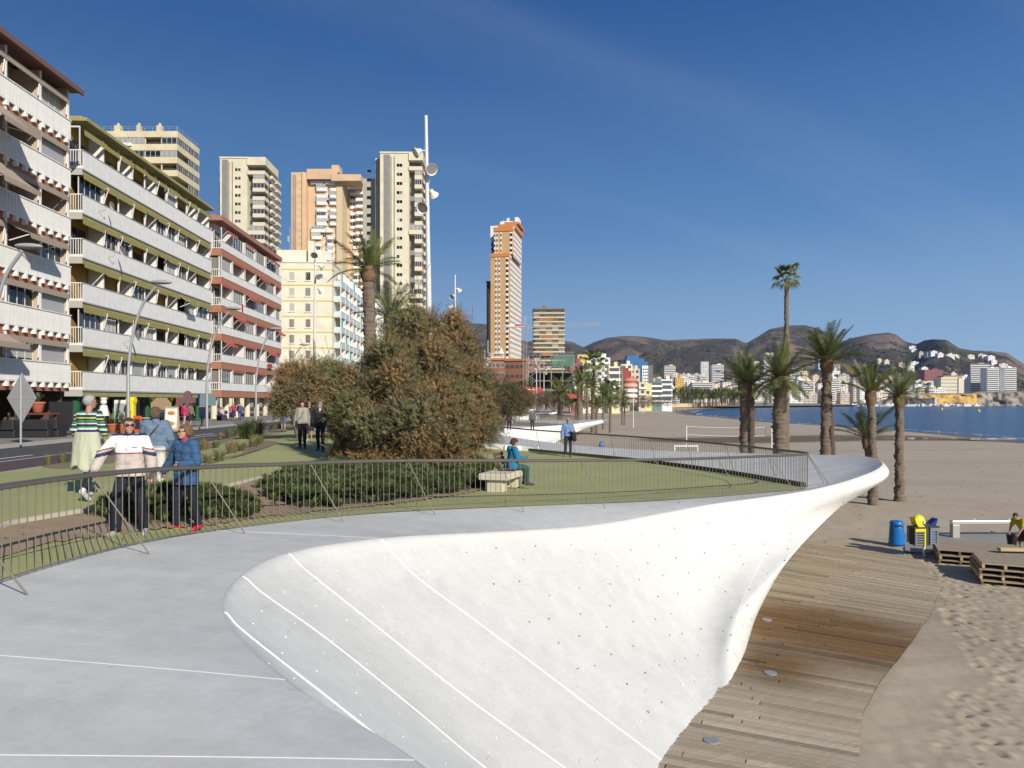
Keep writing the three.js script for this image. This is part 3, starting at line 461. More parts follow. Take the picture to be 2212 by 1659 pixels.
// ---------- third block: salmon bands ----------
{
  const L = 22.6, b = thing('apartment_building', 'white apartment block with salmon bands and red awnings, right of the olive block', 'building', streetPos(-30, 76.5), U);
  const salmon = M(C(0.44, 0.195, 0.12), 0.85, { t: 'blotch', ts: 3 }), red = M(C(0.42, 0.09, 0.07), 0.9), wh = M(C(0.74, 0.73, 0.69), 0.8, { t: 'fine' }), cream = M(C(0.62, 0.56, 0.40), 0.8);
  const D = 1.15, h = 2.93, f0 = 3.05, top = f0 + 6 * h, P = [0.02, 3.4, 7.5, 11.5, 15.6, 19.8, L - 0.1];
  obj('wall', [box(-11, f0 - 0.1, -D, -D, top, -L), box(-11, f0 - 0.1, -D, -2, top, -D - 0.1)], wh, b);
  obj('roof', [box(-11.5, top - 0.05, 0.2, 0.1, top + 0.45, -L), box(-11, top + 0.45, 0, -0.6, top + 0.6, -L)], M(C(0.40, 0.2, 0.14), 0.85, { t: 'blotch' }), b);
  const kinds = ['GGGOO', 'OOGOG', 'OOGOG', 'OGGGO', 'GOOOG', 'OGGGG'];
  for (let k = 0; k < 6; k++) {
    const f = f0 + k * h;
    obj('floor_slab', [box(-11, f - 0.72, -0.0, -0.02, f - 0.01, -L)], salmon, b);
    const pn = []; for (let i = 0; i < 6; i++) pn.push(box(-0.06, f, -P[i] - 0.03, 0.02, f + 0.76, -P[i + 1] + 0.03)); pieces(b, 'parapet_panel', pn, whiteP);
    obj('handrail', box(-0.05, f + 0.79, 0, 0.03, f + 0.83, -L), greyM, b);
    const er = [box(-2.4, f + 0.77, 0.03, -0.02, f + 0.83, -0.02), box(-2.4, f + 0.02, 0.03, -0.02, f + 0.08, -0.02)]; for (let x = -2.35; x < -0.1; x += 0.2) er.push(box(x, f + 0.08, 0.02, x + 0.04, f + 0.77, -0.01)); obj('end_railing', er, whiteP, b);
    for (let i = 1; i < P.length; i++) { obj('partition', box(-D + 0.02, f, -P[i] + 0.07, -0.1, f + h - 0.74, -P[i] - 0.07), wh, b); }
    for (const p of P) obj('post', box(-0.02, f + 0.01, -p + 0.05, 0.03, f + h - 0.74, -p - 0.05), whiteP, b);
    for (let i = 0; i < 6; i++) {
      const a = P[i] + 0.1, e = P[i + 1] - 0.1, t = i === 5 ? 'GSRGOG'[k] : kinds[k][i], y1 = f + h - 0.75;
      if (t === 'G') glazing(b, -0.25, a, e, f + 0.02, y1, 5, alu, i + k, (i + k) % 3 ? 0.9 : 0);
      else if (t === 'S') shutter(b, -0.25, a, e, f + 0.02, y1);
      else glazing(b, -D + 0.05, a + 0.8, e - 0.8, f + 0.02, y1 - 0.1, 2, alu, i + k);
      if ((i * 7 + k * 5) % 4 === 1 && k) slopedAwning(b, 0.05, a, e, y1 + 0.05, 0.55, 0.35, red);
      else if ((i + k) % 2) obj('awning', [valance(b, 0.03, a, e, y1 - 0.2, y1 + 0.06, red, 0.3)], red, b);
    }
    if (k % 2 === 0) glazing(b, -0.3, 0.05, 0.12, f + 0.02, f + h - 0.74, 1);
    const ew = obj('end_window', [box(-2.3, f + 0.02, -0.25, -2.2, f + h - 0.75, -0.3), box(-1.2, f + 0.02, -0.25, -1.12, f + h - 0.75, -0.3), box(-0.2, f + 0.02, -0.25, -0.12, f + h - 0.75, -0.3)], alu, b); if (k % 4 === 0) obj('pane', box(-2.2, f + 0.05, -0.27, -0.2, f + h - 0.76, -0.29), curtainM[2], ew);
  }
  for (let i = 0; i < 7; i++) obj('column', cyl(V(-1.0, 0, -0.6 - i * 3.6), V(-1.0, f0 - 0.73, -0.6 - i * 3.6), 0.33, 0.33, 14), cream, b);
  obj('shop_front', box(-5.5, 0, -1, -5.2, f0 - 0.72, -9), M(C(0.10, 0.085, 0.07), 0.8), b);
  { const f = f0 + h, g = []; for (let q = 0; q < 18; q++) g.push(place(new THREE.IcosahedronGeometry(rr(0.06, 0.13), 0), V(0.16 + rr(-0.1, 0.1), f + 0.35 + rr(-0.1, 0.25), -16.6 + rr(-0.8, 0.8)))); obj('flower_box', [box(0.04, f + 0.1, -15.8, 0.3, f + 0.3, -17.4)], M(C(0.3, 0.1, 0.06), 0.9), b); obj('flowers', g, M(C(0.30, 0.05, 0.05), 0.9), b); }
  obj('towel', box(0.025, f0 + 3 * h + 0.05, -6.3, 0.05, f0 + 3 * h + 0.95, -6.75), M(C(0.45, 0.03, 0.05), 0.9), b);
}
// ---------- towers and blocks further off ----------
// a block stands with its front left corner at pos; +x along the front, z = 0 the front face, the body behind it
function block(label, x, yTop, d, w, depth, baseY, turn, mat, extra = {}) {
  const p = W(x, HY, d); p.y = baseY; const b = thing(extra.name ?? 'tower_block', label, extra.cat ?? 'building', p, turn, extra.group);
  const H = EYE + (HY - yTop) * d / FL - baseY; b.userData.H = undefined; delete b.userData.H;
  if (!extra.nowall) obj('wall', box(0, 0, 0, w, H, -depth), mat, b);
  return { b, H, w, depth };
}
const winG = {};
function winGeo(w, h, n) { const k = w + ',' + h + ',' + n; return winG[k] ??= (() => { const g = [box(-w / 2, 0, 0, w / 2, 0.07, 0.05), box(-w / 2, h - 0.07, 0, w / 2, h, 0.05)]; for (let i = 0; i <= n; i++) { const s = -w / 2 + (w - 0.07) * i / n; g.push(box(s, 0.07, 0, s + 0.07, h - 0.07, 0.05)); } const f = uvBox(merge(g)); const p = uvBox(merge([box(-w / 2 + 0.02, 0.02, 0.004, w / 2 - 0.02, h - 0.02, 0.02)])); return [f, p]; })(); }
const winCount = new Map();
// framed window on the face 'F' (front, z=0) or 'R' (right, x=w) or 'L'
function win(B, face, u, y, w, h, n = 1, paneM, frameM = alu) {
  const [f, p] = winGeo(w, h, n); const c = (winCount.get(B.b) ?? 0); if (c >= 300) return; winCount.set(B.b, c + 1);
  const m = meshOf('window', f, frameM, B.b); const q = meshOf('pane', p, paneM ?? glassMs[Math.floor(rnd() * 4)], m);
  if (face === 'F') m.position.set(u, y, (B.z ?? 0)); else if (face === 'R') { m.position.set(B.w + (B.x ?? 0), y, -u); m.rotation.y = Math.PI / 2; } else { m.position.set(-(B.x ?? 0), y, -u); m.rotation.y = -Math.PI / 2; }
  return m;
}
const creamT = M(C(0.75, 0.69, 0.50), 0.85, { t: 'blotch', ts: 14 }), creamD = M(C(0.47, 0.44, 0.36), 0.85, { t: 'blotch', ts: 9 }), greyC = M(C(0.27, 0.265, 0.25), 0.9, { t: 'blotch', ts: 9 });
// 1: terraced cream block behind the olive one
{
  const d = 162, h = 2.85, x0 = 100, w = (383 - x0) * d / FL, dep = 11.5;
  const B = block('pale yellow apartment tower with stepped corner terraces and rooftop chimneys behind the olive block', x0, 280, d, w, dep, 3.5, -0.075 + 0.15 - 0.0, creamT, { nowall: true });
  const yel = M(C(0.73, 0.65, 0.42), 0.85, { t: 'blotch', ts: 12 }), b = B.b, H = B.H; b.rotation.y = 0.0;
  // side face runs back along the street
  const skew = 0.0;
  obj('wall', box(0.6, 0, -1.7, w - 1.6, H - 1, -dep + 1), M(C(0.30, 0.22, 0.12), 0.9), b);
  for (let k = 0; k < 12; k++) {
    const y = H - 1.45 - k * h;
    obj('parapet', [box(0, y, 0, w, y + 1.15, -0.18), box(w - 0.18, y, -0.18, w, y + 1.15, -dep), box(0, y - 0.18, 0, w, y, -dep)], yel, b);
    if (k === 0) continue;
    const y0 = y + 1.15, y1 = y + h - 0.2, n = 8;
    obj('railing', [box(0, y0 + 0.22, -0.05, w, y0 + 0.27, -0.1), box(w - 0.1, y0 + 0.22, -0.1, w - 0.05, y0 + 0.27, -dep)], steel, b);
    for (let i = 0; i < n; i++) { const open = (k >= 3 && i >= n - 2) || (i * 5 + k * 3) % 11 === 0; if (open) continue; const ww = w / n; win({ b, w, z: -0.14 }, 'F', (i + 0.5) * ww, y0, Math.round(ww * 100) / 100 - 0.25, h - 1.38, 3, [glassMs[1], M(C(0.30, 0.38, 0.34), 0.6), curtainM[1], glassMs[3]][(i * 3 + k * 2 + (i > 4 ? 1 : 0)) % 4], alu); }
    for (let i = 0; i < n; i++) obj('pier', box(i * w / n - 0.12, y0, -0.3, i * w / n + 0.12, y1, -0.5), yel, b);
    for (let i = 0; i < 4; i++) { if (k > 1 && i < 2 && k % 2 === 0) continue; if (k > 3 && i < 2) continue; win({ b, w, x: -0.16 }, 'R', (i + 0.5) * dep / 4, y0, 2.5, h - 1.38, 3, glassMs[(i + k) % 4], alu); }
  }
  const yt = H - 0.3; for (const [u, s] of [[0.12, 1], [0.30, 1], [0.52, 1.6], [0.68, 1], [0.84, 1.3]]) obj('chimney', [box(w * u - 0.45 * s, yt, -1.2, w * u + 0.45 * s, yt + 1.7, -2.2), box(w * u - 0.2, yt + 1.7, -1.5, w * u + 0.2, yt + 2.3, -1.9)], yel, b);
  const rl = [box(0, yt + 0.95, -0.05, w, yt + 1.0, -0.1), box(0, yt + 0.6, -0.05, w, yt + 0.64, -0.1), box(w - 0.1, yt + 0.95, -0.1, w - 0.05, yt + 1, -dep), box(w - 0.1, yt + 0.6, -0.1, w - 0.05, yt + 0.64, -dep)]; for (let i = 0; i <= 16; i++) rl.push(box(i * w / 16 - 0.03, yt, -0.04, i * w / 16 + 0.03, yt + 1, -0.1)); for (let i = 0; i < 8; i++) rl.push(box(w - 0.1, yt, -i * dep / 8, w - 0.04, yt + 1, -i * dep / 8 - 0.06)); obj('roof_railing', rl, steel, b);
  for (const [u, k] of [[0.60, 1], [0.64, 1]]) { const y = H - 1.45 - k * h + 1.0; obj('air_conditioner', [rbox(0.9, 0.7, 0.35, 0.04, u * w, y, 0.2)], whiteP, b); }
}
// 2 and 4: twin cream slab towers with grey strips
function slabTower(label, xL, xF, xG, xB, xR, yTop, d, spacing, turnSide) {
  const s = d / FL, h = spacing * s, w = (xR - xF) * s, B = block(label, xF, yTop, d, w, 16, 3.5, 0.02, creamT, { nowall: true }), { b, H } = B;
  const wB = (xB - xF) * s, wS = (xF - xL) * s;
  obj('wall', [box(0, 0, 0, wB, H, -15)], creamT, b);
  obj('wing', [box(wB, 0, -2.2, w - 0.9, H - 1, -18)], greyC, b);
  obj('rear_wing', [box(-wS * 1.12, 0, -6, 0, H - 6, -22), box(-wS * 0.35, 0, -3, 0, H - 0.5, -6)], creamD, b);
  obj('grey_strip', box((xG - xF) * s - 2.0, 0, 0.0, (xG - xF) * s - 0.1, H - 0.4, 0.10), greyC, b);
  obj('groove', [box((xG - xF) * s + 0.15, 0, 0.01, (xG - xF) * s + 0.35, H - 1, 0.16), box(mix(xG, xB, 0.20) * s - xF * s, 0, 0.01, mix(xG, xB, 0.20) * s - xF * s + 0.2, H - 1, 0.12)], M(C(0.16, 0.15, 0.12), 0.9), b);
  obj('coping', [box(-0.1, H, 0.2, wB, H + 0.5, -15), box(wB, H - 2.2, 0.4, w + 0.2, H + 0.4, -14)], creamT, b);
  const n = Math.floor(H / h) - 1;
  for (let k = 0; k < n; k++) {
    const y = H - 2.0 - (k + 1) * h + 0.6; 
    for (const q of [0.42, 0.58]) win(B, 'F', mix((xG - xF) * s, wB, q), y, 0.95, 1.1, 1, (k * 3 + q * 10) % 7 < 1.5 ? shutterL : glassMs[k % 4], whiteP).position.z = -0.02;
    const out = k % 7 === 0 || k > n / 2;
    obj('balcony', [box(wB + (out ? 0 : 1.8), y - 0.9, 0.35, w, y + 0.15, 0.2), box(w - 0.15, y - 0.9, 0.2, w, y + 0.15, -4), box(wB + (out ? 0 : 1.8), y - 1.05, 0.35, w, y - 0.9, -4)], M(C(0.62, 0.56, 0.42), 0.85), b);
    if ((k * 5) % 3) win({ b, z: 0.15 }, 'F', mix(wB + (out ? 0 : 1.8), w, 0.5), y + 0.16, Math.round((w - wB - (out ? 0 : 1.8)) * 90) / 100, h - 1.25, 3, [glassMs[1], curtainM[1], glassMs[2]][k % 3], whiteP);
    obj('balcony', [box(w + 0.01, y - 0.9, -5, w + 0.9, y + 0.15, -9), box(w + 0.01, y - 0.9, -10.5, w + 0.9, y + 0.15, -15)], M(C(0.62, 0.56, 0.42), 0.85), b);
    if (k < 20) for (const q of [0.3, 0.7]) { const m = win({ b }, 'F', -wS * 1.12 * q, y, 1.4, 1.2, 1, glassMs[3], creamD); m.position.z = -6; }
  }
  return B;
}
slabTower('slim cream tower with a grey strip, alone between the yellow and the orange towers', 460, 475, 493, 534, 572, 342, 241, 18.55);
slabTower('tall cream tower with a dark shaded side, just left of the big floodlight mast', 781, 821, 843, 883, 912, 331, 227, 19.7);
// 3: orange tower with curved white balconies
{
  const d = 299, s = d / FL, x0 = 629, w = (784 - x0) * s, h = 14.97 * s;
  const orange = M(C(0.70, 0.49, 0.31), 0.85, { t: 'blotch', ts: 18 }), wh = M(C(0.76, 0.75, 0.72), 0.7), B = block('orange tower with stacks of curved white balconies, between the two cream towers', x0, 372, d, w, 20, 3.5, 0, orange, { nowall: true }), { b, H } = B;
  const px = x => (x - x0) * s;
  // stepped plan: narrow windowed slab, main slab turned back, tan fin, second slab
  obj('wall', [box(px(629), 0, 0, px(662), H, -18), box(px(662), 0, -3, px(724), H + 1.2, -18)], orange, b);
  obj('rear_wall', box(px(737), 0, -12, px(784), H - 3.2, -26), orange, b);
  obj('fin', [box(px(724), 0, -2, px(737), H - 1.5, -14)], M(C(0.56, 0.46, 0.28), 0.85), b);
  obj('groove', [box(px(633), 0, 0.01, px(634), H - 1, 0.14), box(px(637), 0, 0.01, px(638.3), H - 1, 0.14)], M(C(0.15, 0.08, 0.04), 0.9), b);
  obj('rib', [box(px(653), 0, 0.01, px(656), H, 0.6)], M(C(0.68, 0.44, 0.2), 0.85), b);
  obj('parapet', [box(px(663), H - 2.8, 0.2, px(716), H + 1.3, -0.2), box(px(716), H - 3.6, 0.6, px(780), H - 1.0, -9), box(px(711), H + 1.2, -4, px(727), H + 4.2, -10), box(px(752), H - 2, -14, px(766), H + 1.5, -18)], orange, b);
  const arcBal = (u0, u1, y, z, r = 0.7) => { const sh = new THREE.Shape(); const W2 = u1 - u0; sh.moveTo(0, 0); sh.lineTo(0, r * 0.6); sh.quadraticCurveTo(0.1, r * 1.6, r, r * 1.8); sh.lineTo(W2 - r, r * 1.8); sh.quadraticCurveTo(W2 - 0.1, r * 1.6, W2, r * 0.6); sh.lineTo(W2, 0); const g = new THREE.ExtrudeGeometry(sh, { depth: 1.15, bevelEnabled: false, curveSegments: 4 }); g.rotateX(Math.PI / 2); g.scale(1, 1, 1); g.translate(u0, y + 1.15, z); return g; };
  for (let k = 0; k < 31; k++) {
    const y = H - 4.2 - k * h; if (y < 20) break;
    for (const x of [644.5, 649]) win({ b, z: -0.03 }, 'F', px(x), y + 1.2, 0.55, 0.95, 1, glassMs[3], wh);
    const up = k < 8;
    const c = up ? [[679, 702], [708, 724]] : [[668, 691], [702, 716]];
    if (k === 0) c.splice(0, 2, [666, 697], [697, 722]); if (k === 7) c.splice(0, 2, [667, 700], [700, 716]);
    for (const [a, e] of c) { obj('balcony', arcBal(px(a), px(e), y, -3), wh, b); if ((k * 3 + a) % 5 > 1) win({ b, z: -2.4 + 0.6 }, 'F', px((a + e) / 2), y + 1.15, Math.round((e - a) * s * 88) / 100, h - 1.3, 4, [glassMs[2], curtainM[0], curtainM[1]][Math.floor(k + a) % 3], wh); }
    for (const x of up ? [705] : [697, 720]) win({ b, z: -2.98 }, 'F', px(x), y + 1.0, 1.5, 1.3, 2, (k + x) % 3 ? shutterL : glassMs[1], wh);
    for (const [a, e, z] of k < 8 ? [[741, 755, -11.4], [756, 783, -9.5]] : [[747, 761, -11.5], [766, 783, -10]]) { obj('balcony', arcBal(px(a), px(e), y - 2, z - 1), wh, b); if ((k + Math.floor(a)) % 3) win({ b, z: z - 0.2 }, 'F', px((a + e) / 2), y - 0.85, 1.9, h - 1.3, 2, glassMs[k % 4], wh); }
  }
}
// 5: cream gable with yellow string courses, blue balconies on its sea side
{
  const d = 134, s = d / FL, x0 = 590, w = (716 - x0) * s, cream = M(C(0.83, 0.79, 0.62), 0.85, { t: 'blotch', ts: 9 }), yel = M(C(0.70, 0.52, 0.13), 0.8), wh = whiteP, blue = M(C(0.50, 0.62, 0.64), 0.3), h = 33.9 * s;
  const B = block('pale cream apartment block with thin yellow string courses and blue glass balconies on its side', x0, 567, d, w, 30, 3.5, 0.037, cream, { name: 'apartment_building' }), { b, H } = B;
  obj('roof_house', [box(0.2, H, -1.5, 5.6, H + 2.6, -7), box(6.0, H, -1, 7.1, H + 4.2, -2), box(7.1, H, -1.5, w - 1.2, H + 2.5, -6)], cream, b);
  obj('antenna', [cyl(V(2.2, H + 2.6, -3), V(2.2, H + 7.2, -3), 0.05), cyl(V(1.9, H + 4.4, -3), V(1.9, H + 5.4, -3), 0.22, 0.22, 8), cyl(V(2.2, H + 6.9, -3), V(8.2, H + 2.2, -3.2), 0.025, 0.025, 5), cyl(V(2.2, H + 5.6, -3), V(3.2, H + 6.2, -3), 0.03)], greyM, b);
  obj('coping', box(-0.1, H, 0.12, w + 0.12, H + 0.18, -30), M(C(0.6, 0.58, 0.5), 0.8), b);
  win({ b, z: -1.48 }, 'F', 9.4, H + 0.8, 1.6, 1.4, 2, shutterL, cream);
  for (let k = 0; k < 9; k++) {
    const y = H - 1.3 - k * h; obj('string_course', [box(-0.02, y, 0.001, w + 0.07, y + 0.22, 0.07), box(w + 0.001, y, 0, w + 0.07, y + 0.22, -1.9)], yel, b);
    for (const u of [630, 664.5]) { const wy = y - 1.95; win({ b, z: -0.02 }, 'F', (u - x0) * s, wy, 1.05, 1.6, 1, k === 0 && u > 650 ? glassMs[3] : k < 3 ? shutterL : M(C(0.34, 0.29, 0.22), 0.8), wh); obj('sill', box((u - x0) * s - 0.65, wy - 0.1, 0, (u - x0) * s + 0.65, wy, 0.14), wh, b); }
    win({ b, w, x: -0.02 }, 'R', 0.95, y - 1.95, 0.7, 1.6, 1, glassMs[1], wh);
    // balconies along the sea side
    const y0 = y - 2.5; obj('balcony', [box(w, y0 - 0.15, -2, w + 1.3, y0, -27.5)], wh, b);
    for (let i = 0; i < 6; i++) { const z = -2 - i * 4.25; obj('balcony_glass', box(w + 1.2, y0 + 0.08, z - 0.05, w + 1.26, y0 + 0.95, z - 4.2), blue, b); obj('post', box(w + 1.15, y0, z + 0.06, w + 1.3, y0 + h - 0.15, z - 0.06), wh, b); obj('partition', box(w + 0.02, y0, z - 4.1, w + 1.1, y0 + h - 0.15, z - 4.2), wh, b); if ((i + k * 2) % 3 === 0) obj('curtain', box(w + 1.0, y0 + 1, z - 0.3, w + 1.05, y0 + h - 0.2, z - 3.2), (i + k) % 2 ? M(C(0.15, 0.42, 0.42), 0.8) : curtainM[0], b); }
    obj('balcony_end', [box(w + 0.02, y0, -1.94, w + 1.2, y0 + 0.9, -1.98)], blue, b); obj('handrail', [box(w + 1.18, y0 + 0.96, -1.9, w + 1.3, y0 + 1.04, -27.5)], wh, b);
  }
}
// 6: second block with blue balconies
{
  const d = 182, s = d / FL, x0 = 722, w = (803 - x0) * s, wh = whiteP, blue = M(C(0.48, 0.60, 0.65), 0.3), h = 2.85;
  const B = block('white apartment block with blue glass balconies, right of the palm trunk behind the tamarisk', x0, 640, d, w, 55, 3.5, 0.037, wh, { name: 'apartment_building' }), { b, H } = B;
  for (let k = 0; k < 9; k++) {
    const y0 = H - 0.4 - (k + 1) * h; obj('balcony', box(w, y0 - 0.2, -0.0, w + 1.4, y0, -52), wh, b);
    for (let i = 0; i < 12; i++) { const z = -i * 4.3; obj('balcony_glass', box(w + 1.3, y0 + 0.08, z - 0.05, w + 1.37, y0 + 1.0, z - 4.2), blue, b); obj('post', box(w + 1.2, y0, z + 0.08, w + 1.4, y0 + h - 0.2, z - 0.08), wh, b); obj('partition', box(w + 0.02, y0, z - 4.1, w + 1.15, y0 + h - 0.2, z - 4.22), wh, b); }
  }
  obj('roof_house', [box(2, H, -20, w - 0.5, H + 2.2, -26), box(2, H, -38, w - 0.5, H + 3, -48)], creamT, b);
}
// white block at the end of that row
{
  const d = 246, s = d / FL, B = block('white corner block half hidden by the bare twigs of the tamarisk', 830, 668, d, (921 - 830) * s, 30, 3.5, 0.037, whiteP, { name: 'apartment_building' });
  for (let k = 0; k < 7; k++) { const y = B.H - 3 - k * 3; for (const u of [0.5, 0.68, 0.86]) win(B, 'F', u * B.w, y, 1.5, 1.5, 2); obj('awning', box(0.55 * B.w, y + 1.55, 0.01, B.w, y + 1.75, 0.7), M(C(0.06, 0.09, 0.22), 0.8), B.b); }
}
// 7: mustard block, its long side facing the sea
{
  const d = 200, w = 60, must = M(C(0.62, 0.40, 0.06), 0.8, { t: 'blotch', ts: 12 });
  const B = block('mustard yellow block with rounded roof edge, right of the tamarisk', 955, 706, d, w, 14, 3.5, 1.47, must, { name: 'apartment_building', nowall: true }), { b, H } = B, fh = 4.9;
  obj('wall', box(0.3, 0, -0.9, w - 0.3, H - 1, -14), M(C(0.2, 0.16, 0.1), 0.8), b);
  obj('roof', [rbox(w, 3.2, 14, 1.2, w / 2, H - 1.5, -7, 3), box(3, H, -3, 14, H + 1.2, -9)], must, b);
  for (let k = 1; k < 4; k++) { const y = H - 3.0 - k * fh + 0.1; obj('band', box(0, y, 0, w, y + 1.9, -14), must, b); for (let i = 0; i < 12; i++) win({ b, z: -0.6 }, 'F', (i + 0.5) * w / 12, y + 1.9, 4.6, 2.8, 4, [glassMs[0], curtainM[1], glassMs[2], curtainM[2]][(i + k) % 4], alu); obj('railing', [box(0, y + 2.4, 0.0, w, y + 2.5, -0.1)], darkM, b); }
  obj('lower_wall', box(0, 0, 0, w, H - 3.0 - 3 * fh, -14), must, b);
}
// 8: the tall tan and orange tower
{
  const d = 398, s = d / FL, x0 = 1050, turn = -0.18, tan = M(C(0.60, 0.38, 0.175), 0.85, { t: 'blotch', ts: 20 }), terra = M(C(0.52, 0.20, 0.065), 0.85), wh = M(C(0.74, 0.72, 0.68), 0.8), bei = M(C(0.52, 0.42, 0.33), 0.85), dk = M(C(0.05, 0.045, 0.05), 0.9), h = 11.26 * s;
  const Y = y => EYE + (HY - y) * d / FL - 8; const px = x => (x - x0) * s * 1.0;
  const B = block('very tall tan tower with stepped terracotta tops and white window strips, highest on the skyline', x0, 580, d, 10, 10, 8, turn, tan, { nowall: true }), b = B.b;
  const wM = px(1101.5), wT = px(1107);
  obj('wall', [box(px(1060), 0, 0, wM, Y(548), -38)], tan, b);
  obj('upper_wall', box(px(1065), Y(548), -2.5, wT, Y(490), -31), tan, b);
  obj('lower_wall', box(0, 0, -4, px(1060), Y(622), -34), tan, b);
  obj('band', [box(px(1060) - 0.2, Y(556), -0.2, wM, Y(548), 0.35), ], terra, b);
  obj('band', [box(px(1065) - 0.2, Y(499), -2.7, wT, Y(490), -2.1)], terra, b);
  obj('band', [box(px(1071), Y(490), -6, wT + 1, Y(480), -30), box(px(1082), Y(477), -10, wT + 2, Y(472), -28)], terra, b);
  obj('band', [box(-0.2, Y(630), -4.2, px(1072), Y(622), -3.6)], terra, b);
  obj('roof_house', [box(px(1065), Y(490), -20, px(1094), Y(460), -30), box(px(1094), Y(490), -24, px(1102), Y(458), -30), box(px(1103), Y(472), -14, wT + 1, Y(458), -22), box(px(1050) - 1, Y(500), -16, px(1062), Y(473), -26)], wh, b);
  obj('antenna', [cyl(V(px(1080), Y(460), -24), V(px(1080), Y(448), -24), 0.25), cyl(V(px(1078), Y(458), -24), V(px(1078), Y(450), -24), 0.4), cyl(V(px(1082), Y(458), -24), V(px(1082), Y(449), -24), 0.4), cyl(V(px(1070), Y(460), -24), V(px(1070), Y(452), -24), 0.15)], alu, b);
  // dark toothed stair side
  for (let k = 0; k < 9; k++) obj('stair_landing', box(px(1050) - 1, Y(505 + k * 11.26), -18, px(1062), Y(497 + k * 11.26), -28), k === 0 ? wh : dk, b);
  obj('rear_wing', [box(px(1032), 0, -22, 0.3, Y(594), -40), box(px(1032) - 0.3, Y(596), -21.5, 0.2, Y(593), -22)], dk, b);
  obj('shaft', box(px(1058), Y(640), -10, px(1066), Y(500), -28), dk, b);
  const n = 27;
  for (const [a, yA, yB, z] of [[1072, 558, 780, 0.0], [1079, 558, 780, 0], [1096.5, 558, 780, 0], [1072.5, 501, 548, -2.5], [1067, 501, 548, -2.5], [1080.5, 501, 548, -2.5], [1103, 501, 548, -2.5], [1056, 632, 780, -4]]) {
    const big = a === 1096.5 || a === 1103, wd = big ? 1.6 : 0.95; obj('white_strip', box(px(a) - wd * 0.42, Y(yB), z + 0.01, px(a) + wd * 0.42, Y(yA), z + 0.12), wh, b);
    for (let y = yA + 4; y < yB; y += 11.26) win({ b, z: z + 0.11 }, 'F', px(a), Y(y + 5), big ? 1.3 : 0.6, 1.45, big ? 2 : 1, a === 1056 ? shutterL : glassMs[3], a === 1056 ? shutterL : darkM);
  }
  // sea side: white panels with beige bands, floor by floor
  const side = (wx, z0, z1, yA, yB) => { for (let y = yA; y < yB; y += 11.26) { obj('panel_row', box(wx - 0.1, Y(y + 5.2), -z0, wx + 0.12, Y(y), -z1), wh, b); obj('window_band', box(wx - 0.1, Y(y + 11.0), -z0, wx + 0.05, Y(y + 5.4), -z1), bei, b); for (let z = z0 + 1.4; z < z1 - 1; z += 3.4) { const m = win({ b, w: wx, x: 0.04 }, 'R', z, Y(y + 10), 1.2, 1.1, 1, glassMs[2], bei); } } };
  side(wT, 4, 30, 487, 545); side(wM, 1.6, 37.5, 551, 792);
}
// brown brick offices at the foot of the tower
{
  const d = 330, s = d / FL, brick = M(C(0.34, 0.14, 0.075), 0.85, { t: 'blotch', ts: 8 }), wh = whiteP;
  const B = block('low brown brick building with white window rows at the foot of the tall tan tower', 1050, 776, d, (1090 - 1050) * s, 20, 8, -0.05, brick, { name: 'office_building' }), { b, H, w } = B;
  const side = new THREE.Group(); 
  obj('side_wing', place(box(0, 0, 0, (1139 - 1090) * s, H - 0.5, -16), V(w, 0, 0), -0.35), brick, b);
  obj('roof_edge', [box(-0.4, H - 0.4, 0.5, w + 0.3, H + 0.6, -19), place(box(0.2, H - 0.9, 0.5, (1139 - 1090) * s + 0.3, H + 0.1, -15), V(w, 0, 0), -0.35)], M(C(0.42, 0.19, 0.10), 0.85), b);
  for (let k = 0; k < 5; k++) { const y = H - 3.6 - k * 4.25; for (let i = 0; i < 4; i++) win(B, 'F', 1.4 + i * w / 4 * 0.95, y, 1.85, 1.9, 4, glassMs[3], wh); for (let i = 0; i < 4; i++) { const m = win(B, 'F', 0, y - 0.4, 1.9, 1.6, 4, glassMs[2], greyC); if (m) { const u = 1.4 + i * 2.3, r = 0.35; m.position.set(w + u * Math.cos(r), y - 0.6, 0.03 + u * Math.sin(r)); m.rotation.y = -r; } } }
  obj('terrace', [box(w * 0.2, H + 0.6, -2, w * 0.95, H + 1.1, -2.2), box(w * 0.25, H + 2.6, -2, w * 0.98, H + 2.9, -8), box(w * 0.9, H + 0.6, -2.1, w * 0.93, H + 2.6, -2.3), box(w * 0.3, H + 0.6, -2.1, w * 0.33, H + 2.6, -2.3)], wh, b);
  const pyr = new THREE.ConeGeometry(1.6, 2.8, 4); place(pyr, V(w * 0.8, H + 4.2, -4), Math.PI / 4); obj('canopy', pyr, wh, b);
  // pergola with columns along the promenade side
  const P = W(1085, HY, 250); P.y = 3.5; const pg = thing('pergola', 'long pale concrete pergola on posts below the brick building', 'pergola', P, -0.55);
  obj('beam', [box(0, 5.2, 0, 34, 5.7, -0.5), box(0, 5.2, -3, 34, 5.6, -3.4)], creamD, pg); for (let i = 0; i < 14; i++) obj('post', box(i * 2.55, 0, -0.05, i * 2.55 + 0.4, 5.2, -0.45), creamD, pg); obj('wall', box(0, 0, -5.5, 34, 2.4, -6), M(C(0.3, 0.2, 0.15), 0.9), pg);
}
